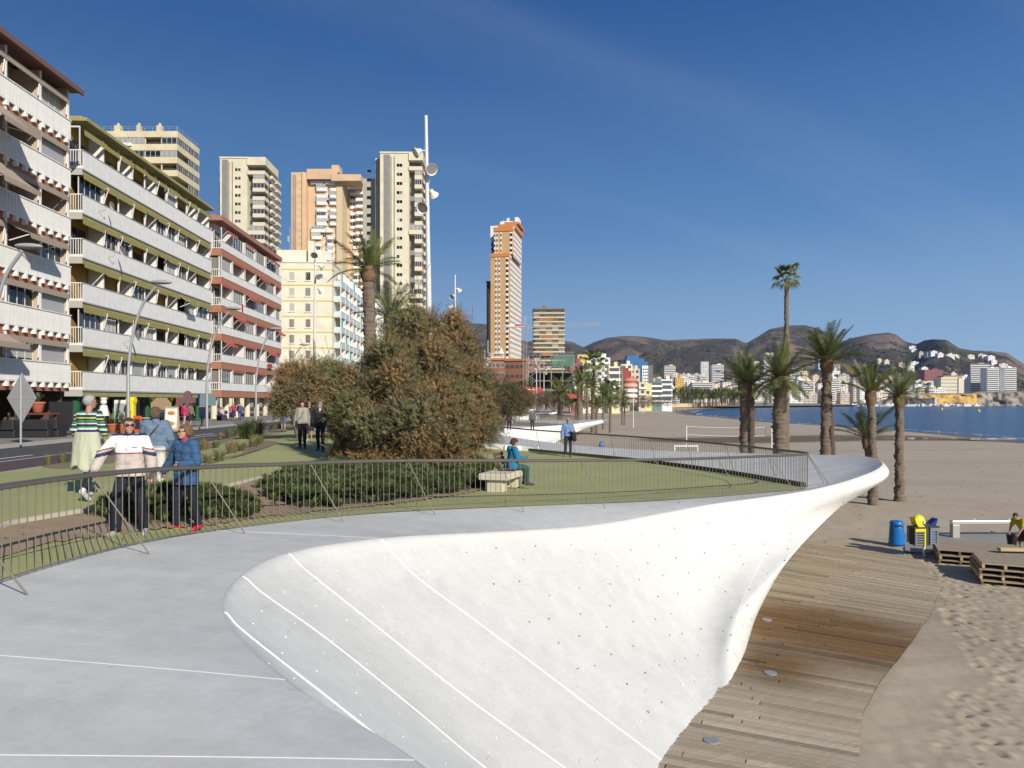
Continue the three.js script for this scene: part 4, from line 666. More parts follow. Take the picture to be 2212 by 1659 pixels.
// 9: ringed tower
{
  const d = 512, s = d / FL, x0 = 1152, w = 68 * s, oli = M(C(0.55, 0.47, 0.28), 0.85), h = 9.3 * s;
  const B = block('olive tower with stacked balcony rings, right of the tall tan tower', x0, 668, d, w, 18, 20, 0, oli, { nowall: true }), { b, H } = B; const rb = (y, hh, o, m) => rbox(w + o, hh, 18 + o, 1.6, w / 2, y + hh / 2, -9);
  obj('core', rbox(w - 1.2, H, 16.8, 1.4, w / 2, H / 2, -9), M(C(0.13, 0.10, 0.06), 0.7), b);
  obj('roof', [rb(H - 0.6, 1.6, 0.6), box(w * 0.3, H + 1, -6, w * 0.44, H + 3.4, -9)], M(C(0.16, 0.15, 0.14), 0.8), b);
  for (let k = 0; k < 14; k++) { const y = H - 0.4 - (k + 1) * h; obj('balcony_ring', rbox(w + 0.3, 1.25, 18.3, 0.6, w / 2, y + 0.6, -9), oli, b); for (let i = 0; i < 5; i++) if ((i * 3 + k * 7) % 5 < 3) win({ b, z: -0.42 }, 'F', w * (i + 0.5) / 5, y + 1.2, Math.round(w / 5 * 92) / 100, h - 1.25, 4, [glassMs[1], curtainM[2], glassMs[0], curtainM[1]][(i + k) % 4], alu); if (k % 4 === 2) obj('recess', box(w * 0.25, y + 1.25, -0.1, w * 0.62, y + h, -0.5), M(C(0.36, 0.14, 0.05), 0.8), b); }
}
// concrete frame under construction in front of it
{
  const d = 300, s = d / FL, x0 = 1142, w = (1240 - x0) * s, conc = M(C(0.30, 0.285, 0.26), 0.9, { t: 'blotch', ts: 5 });
  const p = W(x0, HY, d); p.y = 3.5; const b = thing('construction_frame', 'grey concrete building frame under construction with scaffolding and green netting', 'building', p, -0.02);
  const H = EYE + (HY - 768) * s - 3.5, n = 6;
  for (let k = 0; k <= n; k++) obj('floor_slab', box(0, k * H / n - 0.15, 0, w, k * H / n + 0.15, -12), conc, b);
  for (let i = 0; i <= 4; i++) obj('column', box(i * w / 4 - 0.2, 0.15, 0.02, i * w / 4 + 0.2, H, -0.35), conc, b);
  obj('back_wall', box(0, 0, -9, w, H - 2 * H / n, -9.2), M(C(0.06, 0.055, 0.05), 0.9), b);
  obj('brick_wall', [box(w * 0.26, 0.16, -1.4, w * 0.70, H / n * 1.45, -1.7)], M(C(0.32, 0.12, 0.08), 0.9, { t: 'blotch' }), b);
  const sc = []; for (let i = 0; i < 34; i++) { const x = rr(0.2, w - 0.2), k = 4 + Math.floor(rnd() * 2); sc.push(cyl(V(x, k * H / n + 0.15, -rr(0.3, 4)), V(x + rr(-0.2, 0.2), (k + 1) * H / n - 0.15, -rr(0.3, 4)), 0.06, 0.06, 5)); } tag(obj('formwork_prop', sc, steel, b), null, null, null, 'stuff');
  const rl = []; for (let i = 0; i < 20; i++) rl.push(box(i * w / 20, H + 0.15, -0.1, i * w / 20 + 0.08, H + 1.6 + rr(0, 0.5), -0.18)); rl.push(box(0, H + 1.1, -0.1, w, H + 1.18, -0.16)); tag(obj('guard_rail', rl, steel, b), null, null, null, 'stuff');
  const net = gridMesh(24, 6, (u, v) => [w * (0.52 + 0.49 * u), H - 0.2 - v * H / n * 1.25 - 0.25 * Math.sin(u * 9) * v, 0.5 + 0.25 * Math.sin(u * 14 + v * 3)]); obj('safety_net', net, M(C(0.10, 0.22, 0.16), 0.9, { side: THREE.DoubleSide, transparent: true, opacity: 0.72 }), b);
  for (const [a, e, k] of [[0.7, 0.78, 2], [0.82, 1.0, 2], [0.82, 1.0, 1]]) obj('tarpaulin', box(a * w, k * H / n + 0.16, 0.08, e * w, k * H / n + 1.5, 0.16), M(C(0.03, 0.06, 0.28), 0.7), b);
  const st = []; for (let k = 0; k < n - 1; k++) for (let q = 0; q < 2; q++) st.push(bar(V(q ? 0.4 : 3.2, k * H / n + q * H / n / 2, 0.6), V(q ? 3.2 : 0.4, k * H / n + (q + 1) * H / n / 2, 0.6), 0.35, 0.12)); for (let q = 0; q < 3; q++) st.push(cyl(V(q * 1.6, 0, 0.9), V(q * 1.6, H, 0.9), 0.05, 0.05, 5)); obj('scaffold_stair', st, steel, b);
}
// tower crane
{
  const d = 285, s = d / FL, p = W(1134, HY, d); p.y = 3.5; const c = thing('tower_crane', 'thin grey tower crane with a long horizontal jib crossing the skyline', 'crane', p);
  const yj = EYE + (HY - 706) * s - 3.5, lat = (a, e, r, n, t = 0.06) => { const g = [], dir = e.clone().sub(a); const perp = Math.abs(dir.y) > Math.abs(dir.x) ? [V(r, 0, r), V(-r, 0, r), V(-r, 0, -r), V(r, 0, -r)] : [V(0, -r, r), V(0, -r, -r), V(0, r, 0)]; for (const q of perp) g.push(cyl(a.clone().add(q), e.clone().add(q), t, t, 5)); for (let i = 0; i < n; i++) { const u = a.clone().lerp(e, i / n), v = a.clone().lerp(e, (i + 1) / n); for (let k = 0; k < perp.length; k++) g.push(cyl(u.clone().add(perp[k]), v.clone().add(perp[(k + 1) % perp.length]), t * 0.6, t * 0.6, 4)); } return g; };
  obj('mast', lat(V(0, 0, 0), V(0, yj + 1, 0), 0.7, 22, 0.09), M(C(0.33, 0.32, 0.31), 0.6), c);
  obj('jib', lat(V(0, yj, 0), V((1295 - 1134) * s, yj + 1.2, 0), 0.5, 28, 0.06), M(C(0.42, 0.40, 0.38), 0.6), c);
  obj('counter_jib', [box(-(1134 - 1088) * s, yj - 0.2, -0.6, 0, yj + 0.2, 0.6)], M(C(0.45, 0.45, 0.43), 0.6), c);
  obj('counterweight', box(-8.6, yj - 2.6, -0.7, -7.2, yj + 1, 0.7), M(C(0.34, 0.31, 0.27), 0.9), c);
  obj('cabin_sign', [box(-6.0, yj + 0.22, 0.2, -3.9, yj + 0.95, 0.5)], whiteP, c); obj('red_sign', box(-3.88, yj + 0.22, 0.2, -1.2, yj + 0.9, 0.5), M(C(0.5, 0.04, 0.05), 0.6), c);
  obj('peak', [cyl(V(-0.5, yj, 0), V(0, yj + 4, 0), 0.1), cyl(V(0.5, yj, 0), V(0, yj + 4, 0), 0.1), cyl(V(0, yj + 4, 0), V(-8, yj + 0.2, 0), 0.04), cyl(V(0, yj + 4, 0), V(16, yj + 0.7, 0), 0.04)], M(C(0.4, 0.38, 0.36), 0.6), c);
}
// ---------- hills ----------
const ridgeT = [[600, 700], [900, 690], [1050, 700], [1138, 738], [1170, 732], [1215, 736], [1240, 739], [1260, 750], [1285, 738], [1312, 729], [1345, 725], [1395, 727], [1440, 735], [1485, 733], [1530, 731], [1560, 731], [1590, 731], [1612, 741], [1640, 725], [1662, 711], [1700, 703], [1740, 702], [1762, 708], [1785, 717], [1812, 739], [1840, 730], [1880, 722], [1920, 718], [1936, 722], [1955, 737], [1980, 743], [1997, 735], [2018, 732], [2045, 734], [2072, 752], [2100, 757], [2140, 758], [2175, 762], [2212, 786], [2260, 815], [2330, 850], [2420, 868]];
const hillD0 = 1150;
const ridgeD = x => 2700 + 500 * nz(x * 0.006, 4.2) - (x > 1800 ? Math.min(700, (x - 1800) * 2.2) : 0);
function hillY(x, d) { // x is the bearing as a column number
  const rd = ridgeD(x), top = EYE + (HY - lut(ridgeT, x)) * rd / FL, t = (d - hillD0) / (rd - hillD0);
  const X = (x - CX) * d / FL;
  if (t < 0) return 3;
  let p = t < 1 ? 0.09 * Math.min(1, t * 6) + 0.91 * Math.pow(t, 1.5) : 1 - 0.3 * (t - 1);
  const r1 = 1 - Math.abs(nz(X * 0.0032 + 2, d * 0.0026)) * 2, r2 = 1 - Math.abs(nz(X * 0.008 + 7, d * 0.006)) * 2;
  const env = Math.min(1, t * 2.2) * Math.max(0, 1 - t * t) ;
  return 3 + (top - 3) * p + env * (105 * (r1 - 0.5) + 40 * (r2 - 0.5) + 16 * fbm(X * 0.02, d * 0.02, 1, 3)) * 0.75 * Math.min(1, top / 220);
}
{
  const c0 = 900, c1 = 2420, nC = 420, nR = 110;
  const g = gridMesh(nC, nR, (u, v) => { const x = mix(c0, c1, u), rd = ridgeD(x), d = mix(hillD0 - 40, rd * 1.06, Math.pow(v, 1.1)); return [(x - CX) * d / FL, hillY(x, d), -d]; }, q => {
    const d = -q[2], X = q[0]; const a = fbm(X * 0.006, d * 0.005, 2, 5), b = fbm(X * 0.03, d * 0.025, 7, 4), bare = sstep(0.02, 0.30, a + 0.5 * b + 0.05); const n = 1 + 0.5 * b;
    return [mix(0.064, 0.150, bare) * n, mix(0.056, 0.108, bare) * n, mix(0.046, 0.080, bare) * n]; });
  tag(obj('hills', g, M(C(1, 1, 1), 0.95, { vertexColors: true, b: 'bump', bs: 6, bt: 120 })), 'dark scrub covered hills with bare ridges behind the far town', null, null, 'structure');
  // scrub on the slopes
  const sg = new THREE.IcosahedronGeometry(1, 0), n = 9000, im = new THREE.InstancedMesh(sg, M(C(1, 1, 1), 0.95), n), m4 = new THREE.Matrix4(); let k = 0;
  for (let tries = 0; k < n && tries < n * 8; tries++) { const x = rr(1120, 2300), rd = ridgeD(x), d = mix(1350, rd * 0.97, Math.pow(rnd(), 0.8)), X = (x - CX) * d / FL; if (fbm(X * 0.006, d * 0.005, 2, 5) > 0.12 || fbm(X * 0.012, d * 0.012, 5, 3) < -0.05) continue; const s = rr(1.4, 3.0); m4.makeScale(s * rr(0.9, 1.8), s * rr(0.7, 1.1), s * rr(0.9, 1.8)); m4.setPosition(X, hillY(x, d) + s * 0.25, -d); im.setMatrixAt(k, m4); const q = rr(0.7, 1.3); im.setColorAt(k, C(0.048 * q, 0.046 * q, 0.034 * q)); k++; }
  im.count = k; im.name = 'hill_scrub'; scene.add(im); tag(im, 'dark green scrub scattered over the hills', 'scrub', null, 'stuff');
}
function hillHit(x, y) { for (let d = 1250; d < 3200; d += 8) { if (hillY(x, d) >= EYE + (HY - y) * d / FL) return d; } return 2400; }
// far shore of the bay: low ground under the town, harbour quay, headland
{
  const ground = gridMesh(120, 10, (u, v) => { const d = mix(1012, 1190, v); const x = mix(560, 1500, u); const X = mix(60, 1100, u); const sh = X - lut(shoreT, d) ; const dd = d + (X < 500 ? -(500 - X) * 1.05 : 0); return [X, mix(0.6, 4, v), -dd]; });
  tag(obj('far_shore', ground, M(C(0.30, 0.255, 0.19), 0.95, { t: 'blotch', ts: 40 })), 'pale sand and quays of the far shore of the bay', null, null, 'structure');
}
// ---------- far town ----------
const townM = [[0.78, 0.77, 0.74], [0.74, 0.72, 0.66], [0.70, 0.64, 0.52], [0.60, 0.50, 0.36], [0.66, 0.60, 0.46], [0.80, 0.80, 0.79], [0.52, 0.45, 0.38], [0.58, 0.57, 0.55]].map(c => M(C(...c), 0.85));
const roofM = M(C(0.42, 0.40, 0.37), 0.9), tileM = M(C(0.36, 0.15, 0.08), 0.9), dkWin = M(C(0.075, 0.08, 0.09), 0.4);
// a plain block: x0..x1 columns, top row, foot row, distance; style picks its openings
function house(label, x0, x1, yT, yB, d, mat, style, group, name = 'town_house') {
  const s = d / FL, w = Math.max(1.5, (x1 - x0) * s), p = W(x0, HY, d); p.y = EYE + (HY - yB) * s; const H = (yB - yT) * s, dep = Math.min(18, Math.max(6, w * 0.9)), b = thing(name, label, 'building', p, 0, group);
  obj('wall', box(0, -14, 0, w, H, -dep), mat, b);
  if (style !== 'tower') obj('roof', [box(0.3, H, -0.4, w - 0.3, H + 0.12, -dep + 0.4), box(w * 0.55, H + 0.12, -dep * 0.4, w * 0.85, H + 2.2, -dep * 0.75)], style === 'tile' ? tileM : mat, b);
  const fl = Math.max(1, Math.round(H / 3.1)), fh = H / fl, wins = [], bal = [];
  const nw = Math.max(1, Math.round(w / 3.4));
  for (let k = 0; k < fl; k++) {
    const y = k * fh + fh * 0.28;
    if (style === 'band') { wins.push(box(0.3, y, -0.3, w - 0.3, y + fh * 0.52, 0.06)); bal.push(box(-0.1, k * fh - 0.1, 0.06, w + 0.1, k * fh + 1.0, 0.95)); }
    else for (let i = 0; i < nw; i++) { if (rnd() < 0.12) continue; const u = (i + 0.5) * w / nw, ww = Math.min(1.7, w / nw * 0.55); wins.push(box(u - ww / 2, y, -0.2, u + ww / 2, y + fh * 0.48, 0.05)); if (style === 'bal' && i % 2 === 0) bal.push(box(u - w / nw * 0.5, k * fh, 0.0, u + w / nw * 0.5, k * fh + 0.95, 1.0)); }
    for (let i = 0; i < 2; i++) { if (rnd() < 0.4) continue; const z = -dep * (0.3 + 0.4 * i); wins.push(box(-0.05, y, z, w + 0.05, y + fh * 0.45, z - 1.4)); }
  }
  tag(obj('window', wins, dkWin, b), null, null, null, 'stuff'); if (bal.length) tag(obj('balcony', bal, mat === townM[0] ? townM[5] : townM[0], b), null, null, null, 'stuff');
  return b;
}
{ // ---- row along the beach, right of the construction frame
  const row = [
    ['dark red and white block beside the construction frame', 1231, 1259, 784, 868, 335, M(C(0.30, 0.09, 0.075), 0.8), 'bal'],
    ['tall white block with a yellow left half, behind the beach palms', 1248, 1273, 766, 868, 380, M(C(0.66, 0.50, 0.17), 0.8), 'tower'],
    ['cream block with stacked loggias, right of the dark red block', 1259, 1277, 787, 868, 332, townM[2], 'bal'],
    ['big white block with open balconies, behind the fan palm of the mid beach', 1273, 1318, 773, 868, 350, townM[5], 'bal'],
    ['cream block with long balcony bands, right of the big white block', 1315, 1339, 792, 868, 330, M(C(0.72, 0.64, 0.40), 0.8), 'band'],
    ['narrow grey block wrapped in scaffolding, next to the cream banded block', 1338, 1345, 789, 868, 340, greyC, 'tower'],
    ['low cream house under the blue topped tower', 1342, 1366, 787, 868, 430, townM[2], 'bal'],
    ['beige house behind the rounded salmon block', 1361, 1382, 797, 868, 440, townM[3], 'win'],
    ['orange beige block right of the rounded salmon block', 1380, 1396, 826, 868, 400, townM[3], 'bal'],
    ['pale yellow end wall left of the green glass block', 1391, 1408, 828, 868, 420, M(C(0.66, 0.60, 0.30), 0.85), 'tower'],
    ['green glass block with white floor bands near the palm grove', 1407, 1430, 825, 868, 425, M(C(0.14, 0.22, 0.20), 0.3), 'band'],
    ['white stepped block right of the green glass block', 1428, 1452, 820, 868, 440, townM[0], 'band'],
  ];
  for (const r of row) house(r[0], r[1], r[2], r[3], r[4], r[5], r[6], r[7], null, 'beach_building');
  { const d = 372, s = d / FL, p = W(1272, HY, d); p.y = 3.5; }
  // rounded salmon block
  { const d = 340, s = d / FL, p = W(1362, HY, d); p.y = 3.5; const b = thing('beach_building', 'rounded salmon and white block with curved balcony rings and a red roof', 'building', p), r = 18 * s, H = (HY - 816) * s + 2; 
    obj('core', cyl(V(0, 0, -4), V(0, H, -4), r * 0.86, r * 0.86, 24), M(C(0.34, 0.17, 0.13), 0.8), b);
    for (let k = 0; k < 5; k++) { const g = new THREE.CylinderGeometry(r, r, 1.4, 28); g.translate(0, H - 1 - k * H / 5.2, -4); obj('balcony_ring', g, k === 0 ? M(C(0.55, 0.20, 0.14), 0.8) : k === 1 ? M(C(0.62, 0.36, 0.27), 0.8) : townM[5], b); }
    obj('roof', [box(-r, H, -2, r * 0.2, H + 3.2, -8), box(-r * 0.8, H + 3.2, -3, -r * 0.1, H + 4.6, -7)], M(C(0.28, 0.06, 0.04), 0.8), b);
    obj('side_wall', box(-r - 0.2, 0, -1, -r * 0.75, H + 2, -10), M(C(0.24, 0.08, 0.07), 0.8), b); }
  // blue topped tower
  { const d = 560, s = d / FL, p = W(1352, HY, d); p.y = 10; const b = thing('tower_block', 'white tower with square dark windows and a bright blue stepped top', 'building', p), blue = M(C(0.025, 0.13, 0.30), 0.5), H = (HY - 790) * s - 6, px = x => (x - 1352) * s, Y = y => EYE + (HY - y) * s - 10;
    obj('wall', [box(px(1387), 0, 0, px(1400), Y(790), -16)], townM[5], b); obj('glass_wall', box(0, 0, -1, px(1376), Y(790), -16), M(C(0.24, 0.33, 0.40), 0.4), b); obj('dark_wall', box(px(1400), 0, -0.6, px(1411), Y(789), -16), M(C(0.12, 0.125, 0.13), 0.6), b); obj('core_wall', box(px(1376), 0, -0.8, px(1387), Y(785), -15), blue, b);
    obj('blue_top', [box(0, Y(790), -1, px(1400), Y(781), -15), box(px(1354), Y(781), -2, px(1392), Y(774), -14), box(px(1356), Y(774), -3, px(1382), Y(767), -12)], blue, b);
    for (let k = 0; k < 9; k++) for (let i = 0; i < 3; i++) { const w0 = px(1387) + 0.5 + i * 1.45; obj('window', box(w0, Y(796 + k * 6.6) - 1.3, -0.1, w0 + 0.95, Y(796 + k * 6.6), 0.06), dkWin, b); } }
  // ---- towers and named blocks of the far town
  const far = [
    ['cream stepped tower alone above the white roofs left of the palm grove', 1435, 1459, 790, 838, 1300, M(C(0.66, 0.52, 0.34), 0.85), 'band'],
    ['pale grey slim tower pair against the hill above the palm grove', 1514, 1531, 781, 836, 1350, townM[7], 'tower'],
    ['white and black glass tower right of the pale grey pair', 1539, 1563, 788, 836, 1350, townM[0], 'band'],
    ['small yellow stepped block among the white roofs', 1459, 1478, 816, 850, 1150, M(C(0.66, 0.40, 0.09), 0.85), 'win'],
    ['long cream flat roofed block above the palm grove', 1496, 1540, 826, 858, 1130, townM[2], 'band'],
    ['white seven storey block between the beach palm trunks', 1632, 1660, 825, 868, 1060, townM[5], 'bal'],
    ['pale yellow banded block left of the double trunked palm', 1733, 1758, 823, 866, 1060, M(C(0.66, 0.58, 0.36), 0.85), 'band'],
    ['cream block with white balconies right of the double trunked palm', 1791, 1814, 817, 867, 1060, townM[1], 'band'],
    ['grey tall tower half hidden by the double trunked palm crown', 1768, 1786, 769, 830, 1450, townM[7], 'tower'],
    ['white tall tower with a blue side right of the double trunked palm', 1797, 1815, 786, 830, 1420, townM[5], 'tower'],
    ['brown white block left of the two slim beach palms', 1843, 1862, 815, 862, 1060, townM[6], 'bal'],
    ['small crimson block behind the two slim beach palms', 1901, 1915, 811, 830, 1250, M(C(0.30, 0.04, 0.05), 0.85), 'win'],
    ['dark red gridded block on the slope above the white houses', 1997, 2037, 799, 832, 1250, M(C(0.26, 0.09, 0.09), 0.85), 'win'],
    ['grey brown banded slab tower on the headland', 2096, 2138, 786, 846, 1200, M(C(0.30, 0.275, 0.24), 0.85), 'band'],
    ['white tower on the headland, beside the grey brown slab', 2132, 2157, 795, 846, 1150, townM[5], 'band'],
    ['rightmost white tower on the headland', 2170, 2195, 794, 846, 1150, townM[5], 'band'],
    ['slim reddish tower between the two white headland towers', 2157, 2166, 794, 846, 1180, M(C(0.36, 0.22, 0.18), 0.85), 'win'],
    ['white terraced block left of the grey brown slab tower', 2078, 2097, 812, 846, 1180, townM[0], 'bal'],
    ['pale grey slim tower behind the left beach palms', 1650, 1672, 762, 826, 1400, townM[7], 'tower'],
    ['second pale tower behind the left beach palms, lower and darker', 1628, 1640, 780, 830, 1380, townM[6], 'tower'],
    ['grey apartment slab above the seven storey white block', 1712, 1735, 795, 840, 1300, townM[7], 'band'],
    ['salmon stepped block right of the grey slab', 1733, 1746, 803, 836, 1280, townM[3], 'win'],
  ];
  for (const r of far) house(r[0], r[1], r[2], r[3], r[4], r[5], r[6], r[7], null, 'town_building');
  // palace with orange roof and the domed church
  { const d = 1080, s = d / FL, p = W(2033, HY, d); p.y = EYE + (HY - 848) * s; const b = thing('town_palace', 'beige four storey palace with an orange tiled roof on the headland', 'building', p), w = 48 * s, H = 33 * s; obj('wall', [box(0, -6, 0, w * 0.76, H, -18), box(w * 0.76, -6, 1.5, w, H * 0.95, -16)], townM[4], b); obj('roof', box(w * 0.12, H, -1, w * 0.95, H + 2.4, -17), M(C(0.46, 0.24, 0.08), 0.85), b); const q = []; for (let k = 0; k < 4; k++) for (let i = 0; i < 11; i++) q.push(box(1 + i * w / 11.5, 2.2 + k * H / 4.3, -0.1, 2.2 + i * w / 11.5, 4.3 + k * H / 4.3, 0.08)); tag(obj('window', q, dkWin, b), null, null, null, 'stuff'); }
  { const d = 1080, s = d / FL, p = W(2012, HY, d); p.y = EYE + (HY - 846) * s; const b = thing('church', 'church with a dark ribbed dome among white houses on the headland', 'church', p); obj('drum', cyl(V(0, -4, -6), V(0, 7, -6), 5, 5, 16), townM[1], b); const g = new THREE.SphereGeometry(5.2, 18, 8, 0, 6.3, 0, 1.57); g.scale(1, 1.35, 1); g.translate(0, 7, -6); obj('dome', g, M(C(0.11, 0.085, 0.09), 0.5), b); obj('lantern', cyl(V(0, 13.5, -6), V(0, 16, -6), 0.7, 0.5, 8), townM[1], b); }
  // ---- unnamed houses packed between
  const packs = [
    ['small white and cream houses packed left of and above the far palm grove', 1404, 1612, 40, 1],
    ['small pale houses packed behind the beach palms above the bay', 1612, 1850, 52, 2],
    ['small pale houses stepping up from the harbour to the hill foot', 1850, 2096, 50, 3],
  ];
  for (const [label, a, e, n, q] of packs) for (let i = 0; i < n; i++) {
    const t = Math.pow(rnd(), 0.8), x = rr(a, e), w = rr(9, 24), rowY = mix(846, 812 + 6 * nz(x * 0.02, q), t), d = mix(1035, 1330, t) ; 
    house(label, x - w / 2, x + w / 2, rowY - rr(0, 7), rowY + rr(14, 22), d + rr(-8, 8), pick(townM), pick(['win', 'win', 'band', 'bal', 'tile']), label.replace('small ', ''), 'town_house');
  }
  for (let i = 0; i < 22; i++) { const x = 1400 + i * 38 + rr(-6, 6); if (x > 1960 || (x > 1470 && x < 1610)) continue; house('low pale buildings right behind the far shore road', x, x + rr(16, 34), rr(838, 852), 870, rr(1020, 1034), pick(townM), pick(['win', 'bal', 'band']), 'pale buildings behind the far shore road', 'shore_building'); }
  for (let i = 0; i < 9; i++) { const x = 1900 + i * 15 + rr(-4, 4); house('white low houses on top of the headland wall', x, x + rr(12, 26), rr(832, 842), 852, rr(1050, 1075), pick([townM[0], townM[5], townM[1]]), pick(['win', 'tile']), 'white low houses on the headland', 'headland_house'); }
  // ---- villas on the hill
  const villas = [[2009, 766, 12, 5, 7], [1990, 766, 9, 6, 6], [1972, 752, 16, 4, 0], [1976, 758, 14, 4, 1], [2018, 765, 14, 6, 5], [2032, 768, 12, 5, 5], [2054, 770, 16, 5, 0], [2066, 771, 12, 4, 1], [2098, 772, 15, 5, 2], [2128, 773, 13, 5, 5], [2142, 776, 15, 7, 5], [2148, 783, 12, 5, 0], [2168, 790, 20, 4, 2], [2162, 796, 26, 3, 2], [2120, 770, 14, 5, 6], [1976, 790, 18, 8, 5], [1968, 796, 14, 5, 0], [1998, 799, 14, 5, 5], [1948, 788, 12, 4, 3], [1900, 780, 10, 4, 2], [1916, 782, 10, 4, 4]];
  for (const [x, y, w, h, mi] of villas) { const d = hillHit(x, y + 2) - 14; house('flat roofed villas terraced on the hillside above the headland', x - w / 2, x + w / 2, y - h, y + 1, d, townM[mi], 'win', 'villas on the hillside above the headland', 'hillside_villa'); }
}
// ---- headland: yellow quarried cliff and pale rocks
{
  const g = gridMesh(150, 26, (u, v) => {
    const x = mix(1840, 2420, u), n = fbm(x * 0.03, v * 3, 3, 4), ridge = Math.abs(nz(x * 0.06, 2.2)) ; const d0 = 985 + 22 * n; const topY = (x < 1995 ? mix(3, 15, sstep(1850, 1990, x)) : 15 + 3 * sstep(2080, 2130, x) - 12 * sstep(2200, 2330, x)) + 1.5 * n; 
    const t = v; const y = -1.6 + (topY + 1.6) * sstep(0, 0.62, t) ; const d = d0 + t * 60 + 14 * ridge * (1 - t) + 8 * fbm(x * 0.09, t * 5, 8, 3); return [(x - CX) * d / FL, y + (t > 0.7 ? (t - 0.7) * 6 : 0), -d];
  }, (q, u, v) => { const x = mix(1840, 2420, u), n = fbm(x * 0.05, v * 4, 6, 4); const cliff = sstep(1985, 2010, x + 20 * n) * (1 - sstep(2108, 2122, x + 16 * n)) * sstep(0.12, 0.2, v) * (1 - sstep(0.62, 0.72, v)); const gr = sstep(0.6, 0.75, v) ; const sc = sstep(0.1, 0.25, n + (x > 2120 ? 0.12 : -0.05)); let c = [0.36, 0.32, 0.26]; const yl = [0.62, 0.40, 0.11]; c = c.map((a, i) => mix(a, yl[i], cliff)); const bush = [0.05, 0.05, 0.03]; c = c.map((a, i) => mix(a, bush[i], sc * (1 - cliff) * 0.9)); c = c.map((a, i) => mix(a, [0.30, 0.24, 0.12][i], gr * 0.7)); return c.map(a => a * (1 + 0.4 * n)); });
  tag(obj('headland', g, M(C(1, 1, 1), 0.95, { vertexColors: true, b: 'bump', bs: 1.2, bt: 30 })), 'rocky headland with a yellow quarried cliff', null, null, 'structure');
  const qy = W(1960, HY, 985); obj; 
  const quay = []; quay.push(box((1850 - CX) * 975 / FL, -1.5, -975, (2110 - CX) * 975 / FL, -0.2, -992)); tag(obj('quay', quay, M(C(0.36, 0.33, 0.29), 0.9)), 'low stone quay of the harbour', null, null, 'structure');
  const p = W(1993, HY, 984); p.y = 0; const hb = thing('harbour_building', 'dark glass harbour building with a pale end tower under the cliff', 'building', V((1960 - CX) * 984 / FL, 0, -984)); obj('wall', box(0, 0, 0, 36, 8.5, -8), M(C(0.06, 0.06, 0.065), 0.4), hb); obj('roof', box(-0.5, 8.5, 0.6, 36.5, 9.2, -8.5), darkM, hb); obj('end_tower', box(36.1, 0, 0.4, 39, 10.5, -8), M(C(0.45, 0.47, 0.5), 0.5), hb);
  // moored boats
  const hull = new THREE.Shape(); const mkBoat = (col) => { const g = new THREE.BoxGeometry(1, 0.45, 0.4, 6, 1, 1), P = g.attributes.position; for (let i = 0; i < P.count; i++) { const x = P.getX(i), t = Math.max(0, x) * 2; P.setZ(i, P.getZ(i) * (1 - t * t * 0.95)); if (P.getY(i) < 0) { P.setX(i, x * 0.82); P.setZ(i, P.getZ(i) * 0.7); } else P.setY(i, P.getY(i) + t * t * 0.12); } g.computeVertexNormals(); return g; };
  const cols = [townM[5], townM[0], M(C(0.03, 0.09, 0.3), 0.5), townM[5], townM[7]];
  for (let i = 0; i < 34; i++) { const x = 1842 + i * 8.1 + rr(-2, 2), d = rr(955, 968), L = rr(5, 10), b = thing('moored_boat', i % 5 === 2 ? 'small blue hulled boats moored along the harbour quay' : 'small white boats moored along the harbour quay', 'boat', V((x - CX) * d / FL, -0.8, -d), rr(-0.5, 0.5), i % 5 === 2 ? 'blue boats moored in the harbour' : 'white boats moored in the harbour'); const g = mkBoat(); g.scale(L, L * 0.42, L * 0.9); g.translate(0, 0.5, 0); obj('hull', g, cols[i % 5], b); obj('cabin', rbox(L * 0.35, L * 0.16, L * 0.22, 0.1, -L * 0.08, L * 0.2 + 0.5, 0), townM[5], b); if (i % 3 === 0) obj('mast', cyl(V(0, 0.5, 0), V(0, L * 1.2, 0), 0.12, 0.08, 6), alu, b); }
  for (const [x, y, l] of [[2034, 886, 'left yellow buoy floating on the bay'], [2114, 890, 'right yellow buoy floating on the bay, nearer the shore']]) { const d = (EYE + 1) * FL / (y - HY); const g = new THREE.SphereGeometry(0.9, 14, 10); const b = thing('buoy', l, 'buoy', V((x - CX) * d / FL, -0.9, -d)); g.translate(0, 0.4, 0); obj('float', g, M(C(0.62, 0.5, 0.02), 0.5), b); obj('top_mark', cyl(V(0, 1.1, 0), V(0, 1.9, 0), 0.2, 0.12, 8), M(C(0.62, 0.5, 0.02), 0.5), b); }
}
